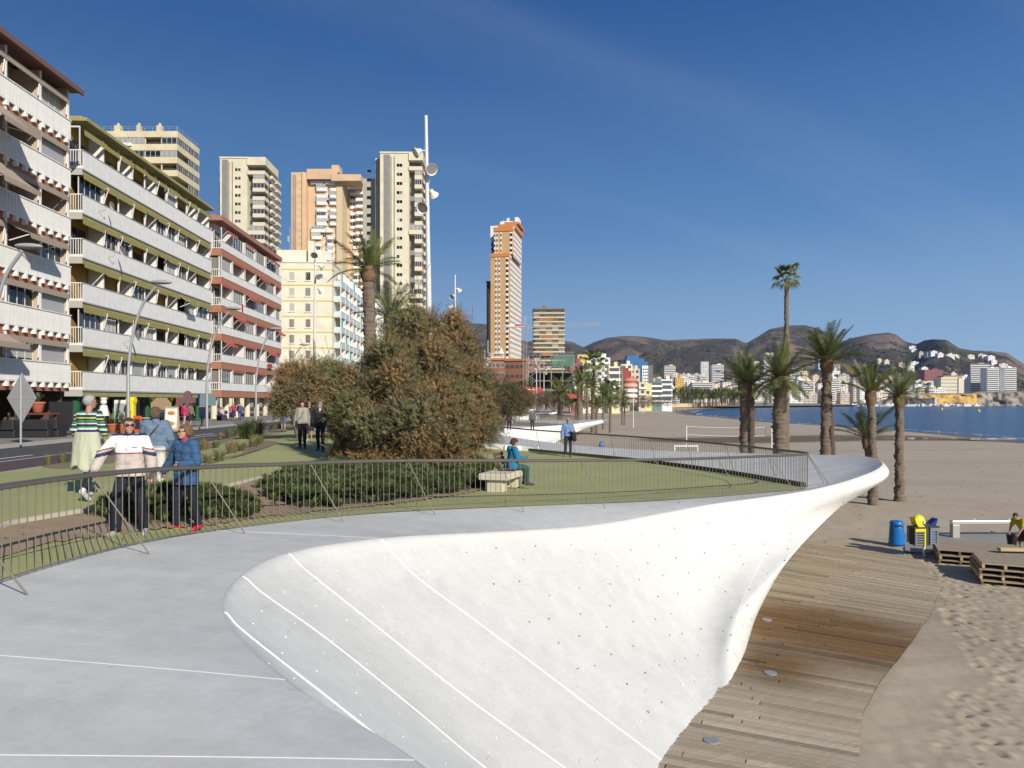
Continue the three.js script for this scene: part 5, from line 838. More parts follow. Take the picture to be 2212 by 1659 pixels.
// ---------- railings along the rim ----------
const railM = M(C(0.19, 0.17, 0.135), 0.35, { metalness: 0.6 }), barM = M(C(0.20, 0.18, 0.14), 0.55, { metalness: 0.3 });
{
  const barG = uvBox(new THREE.CylinderGeometry(0.0072, 0.0072, 1.04, 6)), barB = uvBox(new THREE.CylinderGeometry(0.012, 0.012, 1.04, 5));
  function railing(label, k, i0, i1, step, out) {
    const w = waveData[k], pts = []; for (let i = i0; i <= i1; i++) { const p = w.rim[0][i].clone(), q = w.rim[1][i]; const o = p.clone().sub(q); o.y = 0; o.normalize(); p.addScaledVector(o, -0.09); p.y = gY(p.x, -p.z) - 0.005; pts.push(p); }
    const c = new THREE.CatmullRomCurve3(pts, false, 'centripetal'), L = c.getLength(), n = Math.floor(L / step); const r = thing('railing', label, 'railing');
    const top = pts.map(p => p.clone().setY(p.y + 1.1)); const tc = new THREE.CatmullRomCurve3(top, false, 'centripetal');
    obj('handrail', new THREE.TubeGeometry(tc, Math.max(60, pts.length * 3), 0.037, 10), railM, r);
    obj('base_rail', new THREE.TubeGeometry(new THREE.CatmullRomCurve3(pts.map(p => p.clone().setY(p.y + 0.06)), false, 'centripetal'), Math.max(60, pts.length * 3), 0.011, 6), barM, r);
    const ps = c.getSpacedPoints(n); const rest = []; let m = 0; const g = step < 0.2 ? barG : barB;
    const order = ps.map((p, i) => i).sort((a, b) => Math.hypot(ps[a].x, ps[a].z) - Math.hypot(ps[b].x, ps[b].z));
    for (const i of order) { const p = ps[i]; if (m++ < 300) { const q = meshOf('bar', g, barM, r); q.position.set(p.x, p.y + 0.56, p.z); q.rotation.set(rr(-0.006, 0.006), 0, rr(-0.006, 0.006)); } else { const gg = g.clone(); gg.translate(p.x, p.y + 0.56, p.z); rest.push(gg); } }
    if (rest.length) tag(obj('bar', rest, barM, r), null, null, null, 'stuff');
    // raking struts out to the rim
    const ns = Math.max(2, Math.round(L / 2.35)), sp = c.getSpacedPoints(ns); 
    for (let i = 0; i <= ns; i++) { const p = sp[i], t = c.getTangentAt(Math.min(0.999, i / ns)); const o = V(-t.z, 0, t.x).normalize().multiplyScalar(out); const foot = p.clone().addScaledVector(o, 0.62).addScaledVector(t, 0.28); foot.y = p.y - 0.03; let best = 1e9, cl = null; for (const col of w.rim) for (let q = i0; q <= Math.min(w.n, i1 + 6); q++) { const e = Math.hypot(col[q].x - foot.x, col[q].z - foot.z); if (e < best) { best = e; cl = col[q]; } } if (best < 0.6) foot.y = cl.y + 0.01; obj('strut', cyl(p.clone().setY(p.y + 1.08), foot, 0.011, 0.011, 6), barM, r); }
    return r;
  }
  railing('grey steel railing with thin upright bars along the green promenade in the foreground', 0, 2, 13 * 12, 0.135, 1);
  railing('railing with dark kerb along the far sea side of the green promenade', 0, 13 * 12 + 1, waveData[0].n, 0.135, 1);
  railing('railing around the tan second promenade bulge behind the man in the blue shirt', 1, 0, waveData[1].n, 0.22, 1);
  // dark kerb strip under the far railing
  const w = waveData[0], ks = []; for (let i = 13 * 12 + 2; i < w.n; i++) { const a = w.rim[0][i].clone(), b = w.rim[0][i + 1].clone(); a.y = gY(a.x, -a.z) + 0.06; b.y = gY(b.x, -b.z) + 0.06; ks.push(bar(a, b, 0.16, 0.16)); }
  const kb = thing('promenade_kerb', 'dark mossy kerb under the far railing of the green promenade', 'kerb'); obj('kerb_strip', ks, M(C(0.07, 0.065, 0.045), 0.95), kb);
  // expansion joint drawn in the paving as a dark slot, following the edge
  const jt = [], g0 = []; for (let i = 4; i <= 12.6 * 12; i++) { const p = w.rim[0][i], q = w.rim[1][i], o = p.clone().sub(q); o.y = 0; o.normalize(); const far = 0.55 + 1.1 * sstep(9 * 12, 12.6 * 12, i) ; const e = p.clone().addScaledVector(o, far); g0.push(V(e.x, gY(e.x, -e.z) + 0.006, e.z)); }
  const tip = g0[g0.length - 1].clone(); for (let i = 175; i <= 17 * 12; i++) { const p = w.rim[0][i], q = w.rim[1][i], o = p.clone().sub(q); o.y = 0; o.normalize(); const e = p.clone().addScaledVector(o, 1.65); g0.push(V(e.x, gY(e.x, -e.z) + 0.006, e.z)); }
  const sm = new THREE.CatmullRomCurve3(g0.filter((p, i) => i % 5 === 0), false, 'centripetal').getPoints(260); for (let i = 0; i < sm.length - 1; i++) jt.push(bar(sm[i], sm[i + 1], 0.022, 0.008));
  tag(obj('paving_joint', jt, M(C(0.06, 0.06, 0.035), 0.95)), 'thin dark joint curving in the green paving', null, null, 'structure');
}
// ---------- planting beds ----------
const gp = (x, y) => { // ground point seen at a column and row, on the promenade
  let d = 15; for (let i = 0; i < 30; i++) { const X = (x - CX) * d / FL; d = mix(d, (EYE - gY(X, d)) * FL / (y - HY), 0.6); } const X = (x - CX) * d / FL; return V(X, gY(X, d), -d); };
function bedMesh(poly, lift = 0.02, bump = 0.05) { // polygon in X,d
  const sh = new THREE.Shape(poly.map(p => new THREE.Vector2(p.x, -p.z))); const pts = sh.getPoints(); const g = new THREE.ShapeGeometry(sh, 6);
  // refine on a grid clipped to the polygon
  const inside = (x, d) => { let c = false; for (let i = 0, j = pts.length - 1; i < pts.length; j = i++) { if ((pts[i].y > d) !== (pts[j].y > d) && x < (pts[j].x - pts[i].x) * (d - pts[i].y) / (pts[j].y - pts[i].y) + pts[i].x) c = !c; } return c; };
  const P = g.attributes.position; for (let i = 0; i < P.count; i++) { const x = P.getX(i), d = P.getY(i); P.setXYZ(i, x, gY(x, d) + lift, -d); } g.computeVertexNormals();
  return { g, inside, pts };
}
const smoothLoop = pts => new THREE.CatmullRomCurve3(pts, true, 'centripetal').getPoints(pts.length * 8).slice(0, -1);
const bedLoop = smoothLoop([gp(-30, 1195), gp(0, 1144), gp(120, 1118), gp(300, 1090), gp(451, 1062), gp(560, 1036), gp(640, 1016), gp(700, 998), gp(780, 988), gp(900, 985), gp(1010, 990), gp(1085, 1012), gp(1075, 1050), gp(1000, 1068), gp(850, 1090), gp(700, 1105), gp(570, 1118), gp(450, 1137), gp(250, 1156), gp(110, 1176), gp(-30, 1215)]);
let bed;
{
  bed = bedMesh(bedLoop, 0.012);
  // fan triangulated bed with sand, laid as a fine sheet
  const xs = bedLoop.map(p => p.x), zs = bedLoop.map(p => -p.z), x0 = Math.min(...xs), x1 = Math.max(...xs), d0 = Math.min(...zs), d1 = Math.max(...zs);
  const st = 0.12, pos = [], idx = [], id = new Map(); const vid = (i, j) => { const k = i + ',' + j; if (!id.has(k)) { const x = x0 + i * st, d = d0 + j * st; id.set(k, pos.length / 3); pos.push(x, gY(x, d) + 0.014 + 0.05 * Math.max(0, fbm(x * 0.8, d * 0.8, 4, 3) + 0.25) + 0.01 * fbm(x * 5, d * 5, 1, 2), -d); } return id.get(k); };
  for (let i = 0; x0 + i * st < x1; i++) for (let j = 0; d0 + j * st < d1; j++) if (bed.inside(x0 + (i + 0.5) * st, d0 + (j + 0.5) * st)) { const a = vid(i, j), b = vid(i + 1, j), c = vid(i, j + 1), e = vid(i + 1, j + 1); idx.push(a, b, c, b, e, c); }
  const g = new THREE.BufferGeometry(); g.setAttribute('position', new THREE.Float32BufferAttribute(pos, 3)); g.setIndex(idx); g.computeVertexNormals();
  tag(obj('planting_bed', g, M(C(0.34, 0.25, 0.155), 0.95, { t: 'blotch', ts: 1.2, b: 'bump', bs: 0.008, bt: 0.3 })), 'sandy planting bed in the green promenade', null, null, 'structure');
  const kb = []; for (let i = 0; i < 58; i++) { const a = bedLoop[i].clone(), b = bedLoop[(i + 1) % bedLoop.length].clone(); if (a.distanceTo(b) > 3) continue; a.y = gY(a.x, -a.z) + 0.03; b.y = gY(b.x, -b.z) + 0.03; kb.push(bar(a, b, 0.09, 0.09)); }
  obj; tag(obj('bed_edging', kb, M(C(0.50, 0.46, 0.36), 0.9)), 'pale edging around the planting bed', null, null, 'structure');
  // litter of stems and chips on the sand
  const lit = []; for (let i = 0; i < 500; i++) { const x = rr(x0, x1), d = rr(d0, d1); if (!bed.inside(x, d)) continue; const g = new THREE.BoxGeometry(rr(0.02, 0.09), 0.012, rr(0.008, 0.02)); place(g, V(x, gY(x, d) + 0.035, -d), rr(0, 6)); lit.push(g); } tag(obj('bed_litter', lit, M(C(0.19, 0.12, 0.07), 0.95)), 'dry twigs and chips scattered over the bed sand', 'litter', null, 'stuff');
}
// leafy low shrub mats
function sprigGeo(n, L, wd, up) { // a small tuft of narrow leaves
  const g = []; for (let i = 0; i < n; i++) { const a = rr(0, 6.28), e = rr(0.2, 1.2) * up, l = L * rr(0.6, 1.1), dir = V(Math.cos(a) * Math.cos(e), Math.sin(e), Math.sin(a) * Math.cos(e)), o = V(-Math.sin(a), 0, Math.cos(a)).multiplyScalar(wd / 2), m = dir.clone().multiplyScalar(l * 0.5), t = dir.clone().multiplyScalar(l); m.y += l * 0.06; const b = V(0, 0, 0); const p = [b.x, b.y, b.z, m.x + o.x, m.y, m.z + o.z, m.x - o.x, m.y, m.z - o.z, t.x, t.y - l * 0.1, t.z]; const q = new THREE.BufferGeometry(); q.setAttribute('position', new THREE.Float32BufferAttribute(p, 3)); q.setIndex([0, 1, 2, 1, 3, 2]); q.computeVertexNormals(); g.push(q.toNonIndexed()); } return mergeGeometries(g.map(q => { q.setAttribute('uv', new THREE.Float32BufferAttribute(new Float32Array(q.attributes.position.count * 2), 2)); return q; }));
}
const leafMat = (rough = 0.8) => new THREE.MeshPhysicalMaterial({ color: C(1, 1, 1), roughness: rough, side: THREE.DoubleSide });
function scatter(name, geo, mat, n, f, parent, label, cat) { const im = new THREE.InstancedMesh(geo, mat, n), m4 = new THREE.Matrix4(), q = new THREE.Quaternion(), e = new THREE.Euler(); let k = 0; for (let i = 0; i < n * 6 && k < n; i++) { const r = f(i); if (!r) continue; e.set(...(r.rot ?? [0, rr(0, 6.28), 0])); q.setFromEuler(e); m4.compose(r.p, q, V(1, 1, 1).multiplyScalar(r.s)); im.setMatrixAt(k, m4); im.setColorAt(k, r.c); k++; } im.count = k; im.name = parent ? name : numbered(name); im.castShadow = im.receiveShadow = true; (parent ?? scene).add(im); return tag(im, label, cat, null, 'stuff'); }
{
  const tuft = sprigGeo(16, 0.16, 0.022, 1), tuft2 = sprigGeo(12, 0.13, 0.026, 1.2);
  const inPoly = pts => (x, d) => { let c = false; for (let i = 0, j = pts.length - 1; i < pts.length; j = i++) { const a = pts[i], b = pts[j]; if ((-a.z > d) !== (-b.z > d) && x < (b.x - a.x) * (d + a.z) / (-b.z + a.z) + a.x) c = !c; } return c; };
  const mats = [[[gp(215, 1098), gp(300, 1078), gp(400, 1066), gp(500, 1078), gp(566, 1104), gp(545, 1118), gp(440, 1128), gp(330, 1134), gp(225, 1126)], 0.27, 5200, 'dark green low shrub mat behind the walking couple'], [[gp(552, 1062), gp(585, 1035), gp(680, 1012), gp(800, 1000), gp(930, 996), gp(1040, 1005), gp(1082, 1020), gp(1072, 1050), gp(990, 1066), gp(860, 1086), gp(720, 1100), gp(620, 1098), gp(575, 1084)], 0.36, 17000, 'large dark green low shrub mat around the foot of the tamarisk']];
  for (const [lp, hh, n, label] of mats) {
    const loop = smoothLoop(lp), ins = inPoly(loop), xs = loop.map(p => p.x), zs = loop.map(p => -p.z), cx = (Math.min(...xs) + Math.max(...xs)) / 2, cd = (Math.min(...zs) + Math.max(...zs)) / 2;
    const edge = (x, d) => { let m = 9; for (let i = 0; i < loop.length; i += 1) m = Math.min(m, Math.hypot(loop[i].x - x, -loop[i].z - d)); return m; };
    const top = (x, d) => { const e = edge(x, d); return hh * Math.sqrt(Math.min(1, e / 0.75)) * (0.72 + 1.1 * fbm(x * 1.1, d * 1.1, 6, 4) + 0.1); };
    const th = thing('ground_shrub', label, 'shrub');
    const st = 0.1, pos = [], idx = [], id = new Map(); const vid = (x, d, k) => { if (!id.has(k)) { id.set(k, pos.length / 3); pos.push(x, gY(x, d) - 0.02 + top(x, d) * 0.78 * sstep(0.15, 0.5, edge(x, d) - 0.7 * fbm(x * 1.7, d * 1.7, 8, 3)), -d); } return id.get(k); };
    const x0 = Math.min(...xs), d0 = Math.min(...zs); for (let i = 0; x0 + i * st < Math.max(...xs); i++) for (let j = 0; d0 + j * st < Math.max(...zs); j++) if (ins(x0 + (i + 0.5) * st, d0 + (j + 0.5) * st)) { const f = (a, b) => vid(x0 + (i + a) * st, d0 + (j + b) * st, (i + a) + ',' + (j + b)); idx.push(f(0, 0), f(1, 0), f(0, 1), f(1, 0), f(1, 1), f(0, 1)); }
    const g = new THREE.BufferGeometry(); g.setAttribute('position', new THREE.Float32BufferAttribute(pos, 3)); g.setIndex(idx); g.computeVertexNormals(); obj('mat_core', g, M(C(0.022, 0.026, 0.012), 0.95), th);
    const cell = []; scatter('foliage', tuft, leafMat(), n, () => { const x = rr(x0, Math.max(...xs)), d = rr(d0, Math.max(...zs)); if (!ins(x, d)) return null; if (edge(x, d) < 0.34 + 0.9 * fbm(x * 1.7, d * 1.7, 8, 3) && rnd() < 0.93) return null; const t = top(x, d), q = rr(0.5, 1.4) * (1 + 0.8 * fbm(x * 2, d * 2, 3, 2)), y = rnd() < 0.02 ? 1.8 : 1; return { p: V(x, gY(x, d) + t * rr(0.7, 0.98), -d), s: rr(0.7, 1.7), c: C(0.070 * q * y, 0.098 * q, 0.026 * q) }; }, th);
    // a few yellow flowers
    if (hh > 0.3) { const fg = new THREE.SphereGeometry(0.022, 6, 4); scatter('flower', fg, M(C(0.75, 0.6, 0.02), 0.7), 40, () => { const p = gp(rr(980, 1085), rr(1010, 1052)), x = p.x, d = -p.z; if (!ins(x, d)) return null; return { p: V(x, gY(x, d) + top(x, d) + 0.04, -d), s: 1, c: C(1, 1, 1) }; }, th); }
  }
  // ornamental grass clumps along the street side strips
  const blade = (() => { const g = []; for (let i = 0; i < 150; i++) { const a = rr(0, 6.28), l = rr(0.35, 0.75), r0 = rr(0, 0.16), b = rr(0.25, 0.9), w = 0.007; const P0 = V(Math.cos(a) * r0, 0, Math.sin(a) * r0), P1 = V(Math.cos(a) * (r0 + l * b * 0.35), l * 0.62, Math.sin(a) * (r0 + l * b * 0.35)), P2 = V(Math.cos(a) * (r0 + l * b * 0.85), l * (1 - b * 0.35), Math.sin(a) * (r0 + l * b * 0.85)), o = V(-Math.sin(a), 0, Math.cos(a)).multiplyScalar(w); const q = new THREE.BufferGeometry(); const f = (p, s, k) => [p.x + o.x * s * k, p.y, p.z + o.z * s * k]; q.setAttribute('position', new THREE.Float32BufferAttribute([...f(P0, 1, 1), ...f(P0, -1, 1), ...f(P1, 1, 0.8), ...f(P1, -1, 0.8), ...f(P2, 0, 0)], 3)); q.setIndex([0, 1, 2, 1, 3, 2, 2, 3, 4]); q.computeVertexNormals(); g.push(q); } return merge(g.map(q => uvBox(q))); })();
  const gM = [C(0.17, 0.145, 0.055), C(0.13, 0.13, 0.045), C(0.20, 0.155, 0.07), C(0.10, 0.125, 0.04)].map(c => { const m = leafMat(0.85); m.color = c; return m; });
  const clumps = [[105, 1003, 0.9], [135, 1000, 0.8], [440, 972, 0.9], [466, 968, 0.9], [448, 1000, 0.8], [474, 996, 0.9], [500, 980, 1], [521, 974, 0.9], [548, 966, 1], [562, 960, 0.9], [476, 948, 1], [494, 944, 1.1], [512, 941, 1.1], [530, 938, 1.2], [545, 936, 1.2], [566, 940, 1.0], [590, 930, 1.1], [605, 926, 1.0], [560, 958, 1.1], [632, 918, 1.0], [650, 914, 1.0]];
  clumps.forEach(([x, y, s], i) => { const t = thing('grass_clump', 'dry yellow green ornamental grass clumps between the street and the path', 'grass', gp(x, y), rr(0, 6), 'grass clumps on the street side'); const m = meshOf('blades', blade, gM[i % 4], t); m.scale.setScalar(s * rr(0.62, 0.9)); });
  const bg = thing('grass_clump', 'biggest green grass bush beside the street, taller than the others', 'grass', gp(542, 948)); for (let k = 0; k < 5; k++) { const m = meshOf('blades', blade, gM[3], bg); m.scale.setScalar(1.75); m.position.set(rr(-0.35, 0.35), 0, rr(-0.3, 0.3)); m.rotation.y = k * 1.3; }
  // bare earth under the grass strips
  const strip = (pts, c) => { const loop = smoothLoop(pts), b = bedMesh(loop, 0.010); return obj('grass_strip', b.g, M(c, 0.95, { t: 'blotch', ts: 1.5 })); };
  tag(strip([gp(90, 1008), gp(160, 997), gp(300, 975), gp(440, 958), gp(520, 940), gp(640, 916), gp(660, 920), gp(580, 940), gp(500, 952), gp(440, 973), gp(300, 992), gp(150, 1012)], C(0.22, 0.18, 0.10)), 'dry earth strip with grass beside the street', null, null, 'structure');
  tag(strip([gp(440, 1004), gp(500, 978), gp(560, 952), gp(600, 955), gp(560, 972), gp(500, 990)], C(0.22, 0.18, 0.10)), 'short dry earth strip with grass between the paths', null, null, 'structure');
}
// ---------- palms ----------
const barkM = M(C(0.20, 0.155, 0.11), 0.95, { t: 'blotch', ts: 0.5, b: 'bump', bs: 0.02, bt: 0.25 }), barkD = M(C(0.12, 0.085, 0.06), 0.95, { t: 'blotch', ts: 0.5, b: 'bump', bs: 0.02, bt: 0.25 });
const frondM = [[0.110, 0.140, 0.034], [0.150, 0.160, 0.038], [0.080, 0.110, 0.034], [0.20, 0.155, 0.04]].map(c => new THREE.MeshPhysicalMaterial({ color: C(...c), roughness: 0.6, side: THREE.DoubleSide }));
const deadM = new THREE.MeshPhysicalMaterial({ color: C(0.20, 0.125, 0.06), roughness: 0.9, side: THREE.DoubleSide });
function triGeo(tris) { const g = new THREE.BufferGeometry(); g.setAttribute('position', new THREE.Float32BufferAttribute(tris.flat(), 3)); g.computeVertexNormals(); return uvBox(g); }
// feather frond: arching midrib along +x, leaflets either side
function featherFrond(L, arch, n, wmax, lw = 0.0085) {
  const pts = []; for (let i = 0; i <= 10; i++) { const t = i / 10; pts.push(V(L * (t - 0.18 * arch * t * t), L * (0.42 * t * (1.2 - arch) - arch * 0.55 * t * t), 0)); }
  const c = new THREE.CatmullRomCurve3(pts), T3 = []; const q = (a, b, d) => T3.push([a.x, a.y, a.z], [b.x, b.y, b.z], [d.x, d.y, d.z]);
  for (let i = 0; i < n; i++) for (const s of [-1, 1]) {
    const t = 0.10 + 0.90 * (i + 0.5 * (s > 0) ) / n, p = c.getPoint(Math.min(1, t)), tg = c.getTangent(Math.min(1, t)); const l = wmax * Math.pow(Math.sin(Math.PI * Math.min(0.97, 0.12 + t * 0.85)), 0.6) * rr(0.85, 1.1);
    const side = V(0, 0, s), up = V(-tg.y, tg.x, 0); const dir = side.multiplyScalar(0.75).addScaledVector(tg, 0.75).addScaledVector(up, 0.30 * (rnd() - 0.1)).normalize(); const e = p.clone().addScaledVector(dir, l); e.y -= l * 0.18; const m = p.clone().addScaledVector(dir, l * 0.5); const wv = tg.clone().multiplyScalar(L * lw);
    q(p.clone().sub(wv), m.clone().add(wv), m.clone().sub(wv)); q(p.clone().sub(wv), p.clone().add(wv), m.clone().add(wv)); q(m.clone().sub(wv), m.clone().add(wv), e);
  }
  const g = [triGeo(T3)]; const rib = new THREE.TubeGeometry(c, 10, L * 0.008, 4); g.push(rib); return merge(g.map(x => { x = x.index ? x.toNonIndexed() : x; uvBox(x); return x; }));
}
function fanLeaf(L, R, droop) { // petiole, then a pleated fan of pointed segments
  const T3 = [], e = V(L, L * 0.1 - droop * L * 0.3, 0), n = 22; const q = (a, b, d) => T3.push([a.x, a.y, a.z], [b.x, b.y, b.z], [d.x, d.y, d.z]);
  for (let i = 0; i < n; i++) { const a = -2.1 + 4.2 * i / n, a2 = -2.1 + 4.2 * (i + 1) / n, am = (a + a2) / 2, r = R * (0.75 + 0.25 * Math.cos(am * 0.7)) * rr(0.9, 1.05); const pt = (aa, rr_, y) => V(e.x + Math.cos(aa) * rr_, e.y + y - droop * rr_ * rr_ / R * 0.5, Math.sin(aa) * rr_); const A = pt(a, R * 0.55, 0), B = pt(a2, R * 0.55, 0), Cc = pt(am, R * 0.6, 0.05 * R), D = pt(am, r, -0.15 * R - droop * 0.2 * R); q(e, A, Cc); q(e, Cc, B); q(A, D, Cc); q(Cc, D, B); }
  const g = triGeo(T3), st = uvBox(cyl(V(0, 0, 0), e, L * 0.02, L * 0.012, 5).toNonIndexed()); return merge([g, st]);
}
function trunkGeo(H, r0, r1, bend, rough, ringH = 0.16, seg = 14) {
  const n = Math.max(12, Math.round(H / 0.07)); const off = rr(0, 50);
  return gridMesh(seg, n, (u, v) => { const y = v * H, a = u * Math.PI * 2; let r = mix(r0, r1, Math.pow(v, 0.7)); const row = y / ringH, k = Math.floor(row), f = row - k; const ph = (u * 7 + (k % 2) * 0.5) % 1; r *= 1 + rough * (0.55 * (f - 0.5) + 0.45 * (Math.abs(ph - 0.5) - 0.25) + 1.1 * nz(Math.cos(a) * 2 + off, Math.sin(a) * 2, y * 3)); r += r0 * 0.35 * Math.exp(-y / 0.25); const b = bend * H * v * v; return [b + Math.cos(a) * r, y, Math.sin(a) * r]; });
}
const fronds = [featherFrond(1, 0.28, 34, 0.24), featherFrond(1, 0.5, 34, 0.25), featherFrond(1, 0.78, 34, 0.24), featherFrond(1, 0.12, 30, 0.22)], farFronds = [featherFrond(1, 0.3, 13, 0.26, 0.024), featherFrond(1, 0.6, 13, 0.26, 0.024), featherFrond(1, 0.85, 12, 0.24, 0.024)];
const fans = [fanLeaf(0.9, 0.8, 0.1), fanLeaf(0.85, 0.8, 0.6), fanLeaf(0.8, 0.75, 1.2)];
function palm(label, pos, H, r, o = {}) {
  const t = thing('palm_tree', label, 'palm', pos, 0, o.group); const bend = o.bend ?? 0, L = o.L ?? 2.1, far = o.far;
  obj('trunk', trunkGeo(H, r, r * (o.taper ?? 0.82), bend, far ? 0.1 : 0.42, 0.2), o.dark ? barkD : barkM, t);
  const top = V(bend * H, H, 0);
  if (!o.fan) obj('crown_shaft', (() => { const g = gridMesh(12, 10, (u, v) => { const a = u * 6.283, rad = r * (0.92 + 0.30 * Math.sin(v * 2.4)) * (1 + 0.25 * nz(Math.cos(a) * 3, Math.sin(a) * 3, v * 4)); return [top.x + Math.cos(a) * rad, top.y - 0.25 + v * 0.75, Math.sin(a) * rad]; }); return g; })(), M(C(0.16, 0.10, 0.055), 0.95), t);
  const n = o.n ?? 34, gs = far ? farFronds : fronds;
  for (let i = 0; i < n; i++) {
    const u = (i + 0.5) / n, el = mix(o.up ?? 1.35, o.low ?? -0.35, Math.pow(u, o.pw ?? 0.9)) + rr(-0.1, 0.1), az = i * 2.399 + rr(-0.25, 0.25);
    const gi = el > 1.0 ? gs.length === 4 ? 3 : 0 : el > 0.6 ? 0 : el > 0.1 ? 1 : 2; const m = meshOf('frond', o.fan ? fans[el > 0.7 ? 0 : el > 0.1 ? 1 : 2] : gs[Math.min(gi, gs.length - 1)], u > 0.9 && o.yellow ? frondM[3] : frondM[(i * 5 + (o.tone ?? 0)) % 3], t);
    m.position.set(top.x, top.y + (o.fan ? 0.1 : 0.3), 0); m.rotation.set(rr(-0.25, 0.25), -az, el * (o.fan ? 1 : 0.82), 'YXZ'); m.scale.setScalar(L * rr(0.85, 1.12));
  }
  if (o.wind) for (const m of t.children) if (m.name === 'frond') { const d = V(1, 0, 0).applyEuler(m.rotation); }
  return t;
}
const bp = (x, y, d) => { const p = W(x, HY, d); p.y = sandY(p.x, d) - 0.05; return p; };
// seven beach palms right of the lip
palm('palm with a rough trunk, leftmost of the tall beach palms behind the railing', bp(1609, 0, 40), 6.0, 0.30, { L: 1.75, n: 30, up: 1.45, low: 0.0, tone: 2 });
palm('dark trunked palm close behind the leftmost beach palm', bp(1621, 0, 43), 6.0, 0.27, { L: 1.7, n: 26, dark: true, low: -0.5, tone: 1 });
palm('biggest beach palm with a full green crown and a swollen trunk', bp(1685, 0, 38.5), 6.25, 0.36, { L: 2.05, n: 44, up: 1.45, low: -0.55, tone: 0, taper: 0.95 });
palm('tall slim fan palm rising high above the hills behind the biggest beach palm', bp(1699, 0, 64), 16.0, 0.27, { fan: true, L: 0.92, n: 15, up: 1.4, low: -0.35, taper: 0.62 });
palm('beach palm with a split double trunk and yellowing fronds', bp(1783, 0, 40), 7.2, 0.29, { L: 2.2, n: 34, up: 1.2, low: 0.0, yellow: true, bend: 0.012, tone: 1 });
obj('trunk', place(trunkGeo(6.6, 0.24, 0.12, -0.035, 0.25), V(0.34, 0, 0.1)), barkD, scene.children[scene.children.length - 1]);
palm('slim palm standing just behind the white lip, second from the right', bp(1886, 1090, 38.7), 5.5, 0.235, { L: 1.75, n: 26, up: 1.4, low: 0.35, tone: 2, bend: -0.022 });
palm('rightmost beach palm, on open sand', bp(1943, 1083, 40), 5.35, 0.255, { L: 1.75, n: 30, up: 1.4, low: -0.15, tone: 0, taper: 0.75 });
palm('small bent palm with a few long fronds beside the white lip', bp(1882, 1075, 41.5), 3.05, 0.19, { L: 2.1, n: 15, up: 1.2, low: 0.15, tone: 2, bend: -0.09 });
// palm behind the tamarisk and the younger one beside it
{ const p = W(800, HY, 38); p.y = gY(p.x, 38); palm('thick trunked palm rising behind the brown tamarisk', p, 8.3, 0.34, { L: 2.15, n: 20, up: 1.4, low: -0.12, pw: 0.8, tone: 0, taper: 0.8, bend: -0.012 }); }
{ const p = W(842, HY, 41); p.y = gY(p.x, 41); palm('younger palm half sunk in the top of the tamarisk', p, 6.3, 0.26, { L: 2.2, n: 24, up: 1.25, low: -0.2, tone: 2 }); }
// mid beach palms
const mid = [[1207, 848, 135, 6.2, 0.3, 0, 'two trunked palm pair, leftmost of the mid beach palms'], [1213, 858, 133, 5.4, 0.28, 0, 'lower palm of the pair at the left end of the mid beach palms'], [1252, 832, 118, 7.2, 0.5, 0, 'thickest mid beach palm with a wide crown'], [1283, 782, 150, 14.5, 0.28, 1, 'tall fan palm of the mid beach, above the others'], [1281, 838, 128, 7.4, 0.4, 0, 'full crowned palm under the tall fan palm'], [1268, 830, 160, 8.5, 0.3, 0, 'palm behind and left of the tall fan palm'], [1303, 858, 140, 5.6, 0.22, 0, 'slim palm right of the full crowned mid beach palm'], [1319, 845, 150, 7.0, 0.25, 1, 'fan palm with a bright crown in front of the white houses'], [1318, 876, 128, 3.6, 0.22, 0, 'short palm in front of the bright fan palm'], [1344, 868, 170, 5.0, 0.2, 0, 'slim lone palm on the sand right of the mid beach group'], [1349, 880, 165, 3.2, 0.18, 0, 'small palm next to the slim lone palm on the sand'], [1289, 880, 122, 2.6, 0.26, 0, 'low bushy palm between the mid beach trunks'], [1244, 866, 150, 5.0, 0.26, 0, 'palm in shade behind the thickest mid beach palm'], [1180, 866, 190, 6.0, 0.3, 0, 'palm near the pergola end, over the far promenade'], [1145, 838, 235, 9.0, 0.3, 0, 'palm in front of the brown brick building']];
for (const [x, y, d, H, r, f, l] of mid) { const p = W(x, HY, d); const base = Math.max(-0.1, EYE - (y - HY) * d / FL - H); p.y = x < 1200 ? 3.4 : sandY(p.x, d) - 0.1; const hh = EYE - (y - HY) * d / FL - p.y; palm(l, p, Math.max(2, hh), r, { far: true, L: f ? 1.7 : H < 4 ? 1.9 : 2.9, fan: !!f, n: f ? 20 : 26, low: -0.5, tone: x % 3, group: null }); }
// far palm grove
{
  const proto = palm('palms of the dense grove behind the far beach', W(1450, HY, 620), 9.0, 0.32, { far: true, L: 4.3, n: 26, low: -0.9, tone: 2, group: 'palms of the far grove' }); let first = true;
  for (let i = 0; i < 150; i++) { const x = i < 24 ? rr(1395, 1440) : rr(1440, 1612), d = rr(640, 820) ; const p = W(x, HY, d); p.y = 1.5; const s = rr(0.85, 1.3); if (first) { proto.position.copy(p); first = false; } else copyOf(proto, p, rr(0, 6), null, s); }
  const gw = []; for (let i = 0; i < 26; i++) { const a = 1330 + i * 9.4, d = lut([[1330, 470], [1400, 560], [1480, 640], [1580, 760]], a), b2 = a + 9.4, d2 = lut([[1330, 470], [1400, 560], [1480, 640], [1580, 760]], b2); gw.push(bar(V((a - CX) * d / FL, 2.0, -d), V((b2 - CX) * d2 / FL, 2.0, -d2), 1, 3.2)); } const wl = obj('beach_wall', gw, M(C(0.56, 0.46, 0.27), 0.9)); tag(wl, 'low ochre wall along the far beach under the palm grove', 'wall');
}
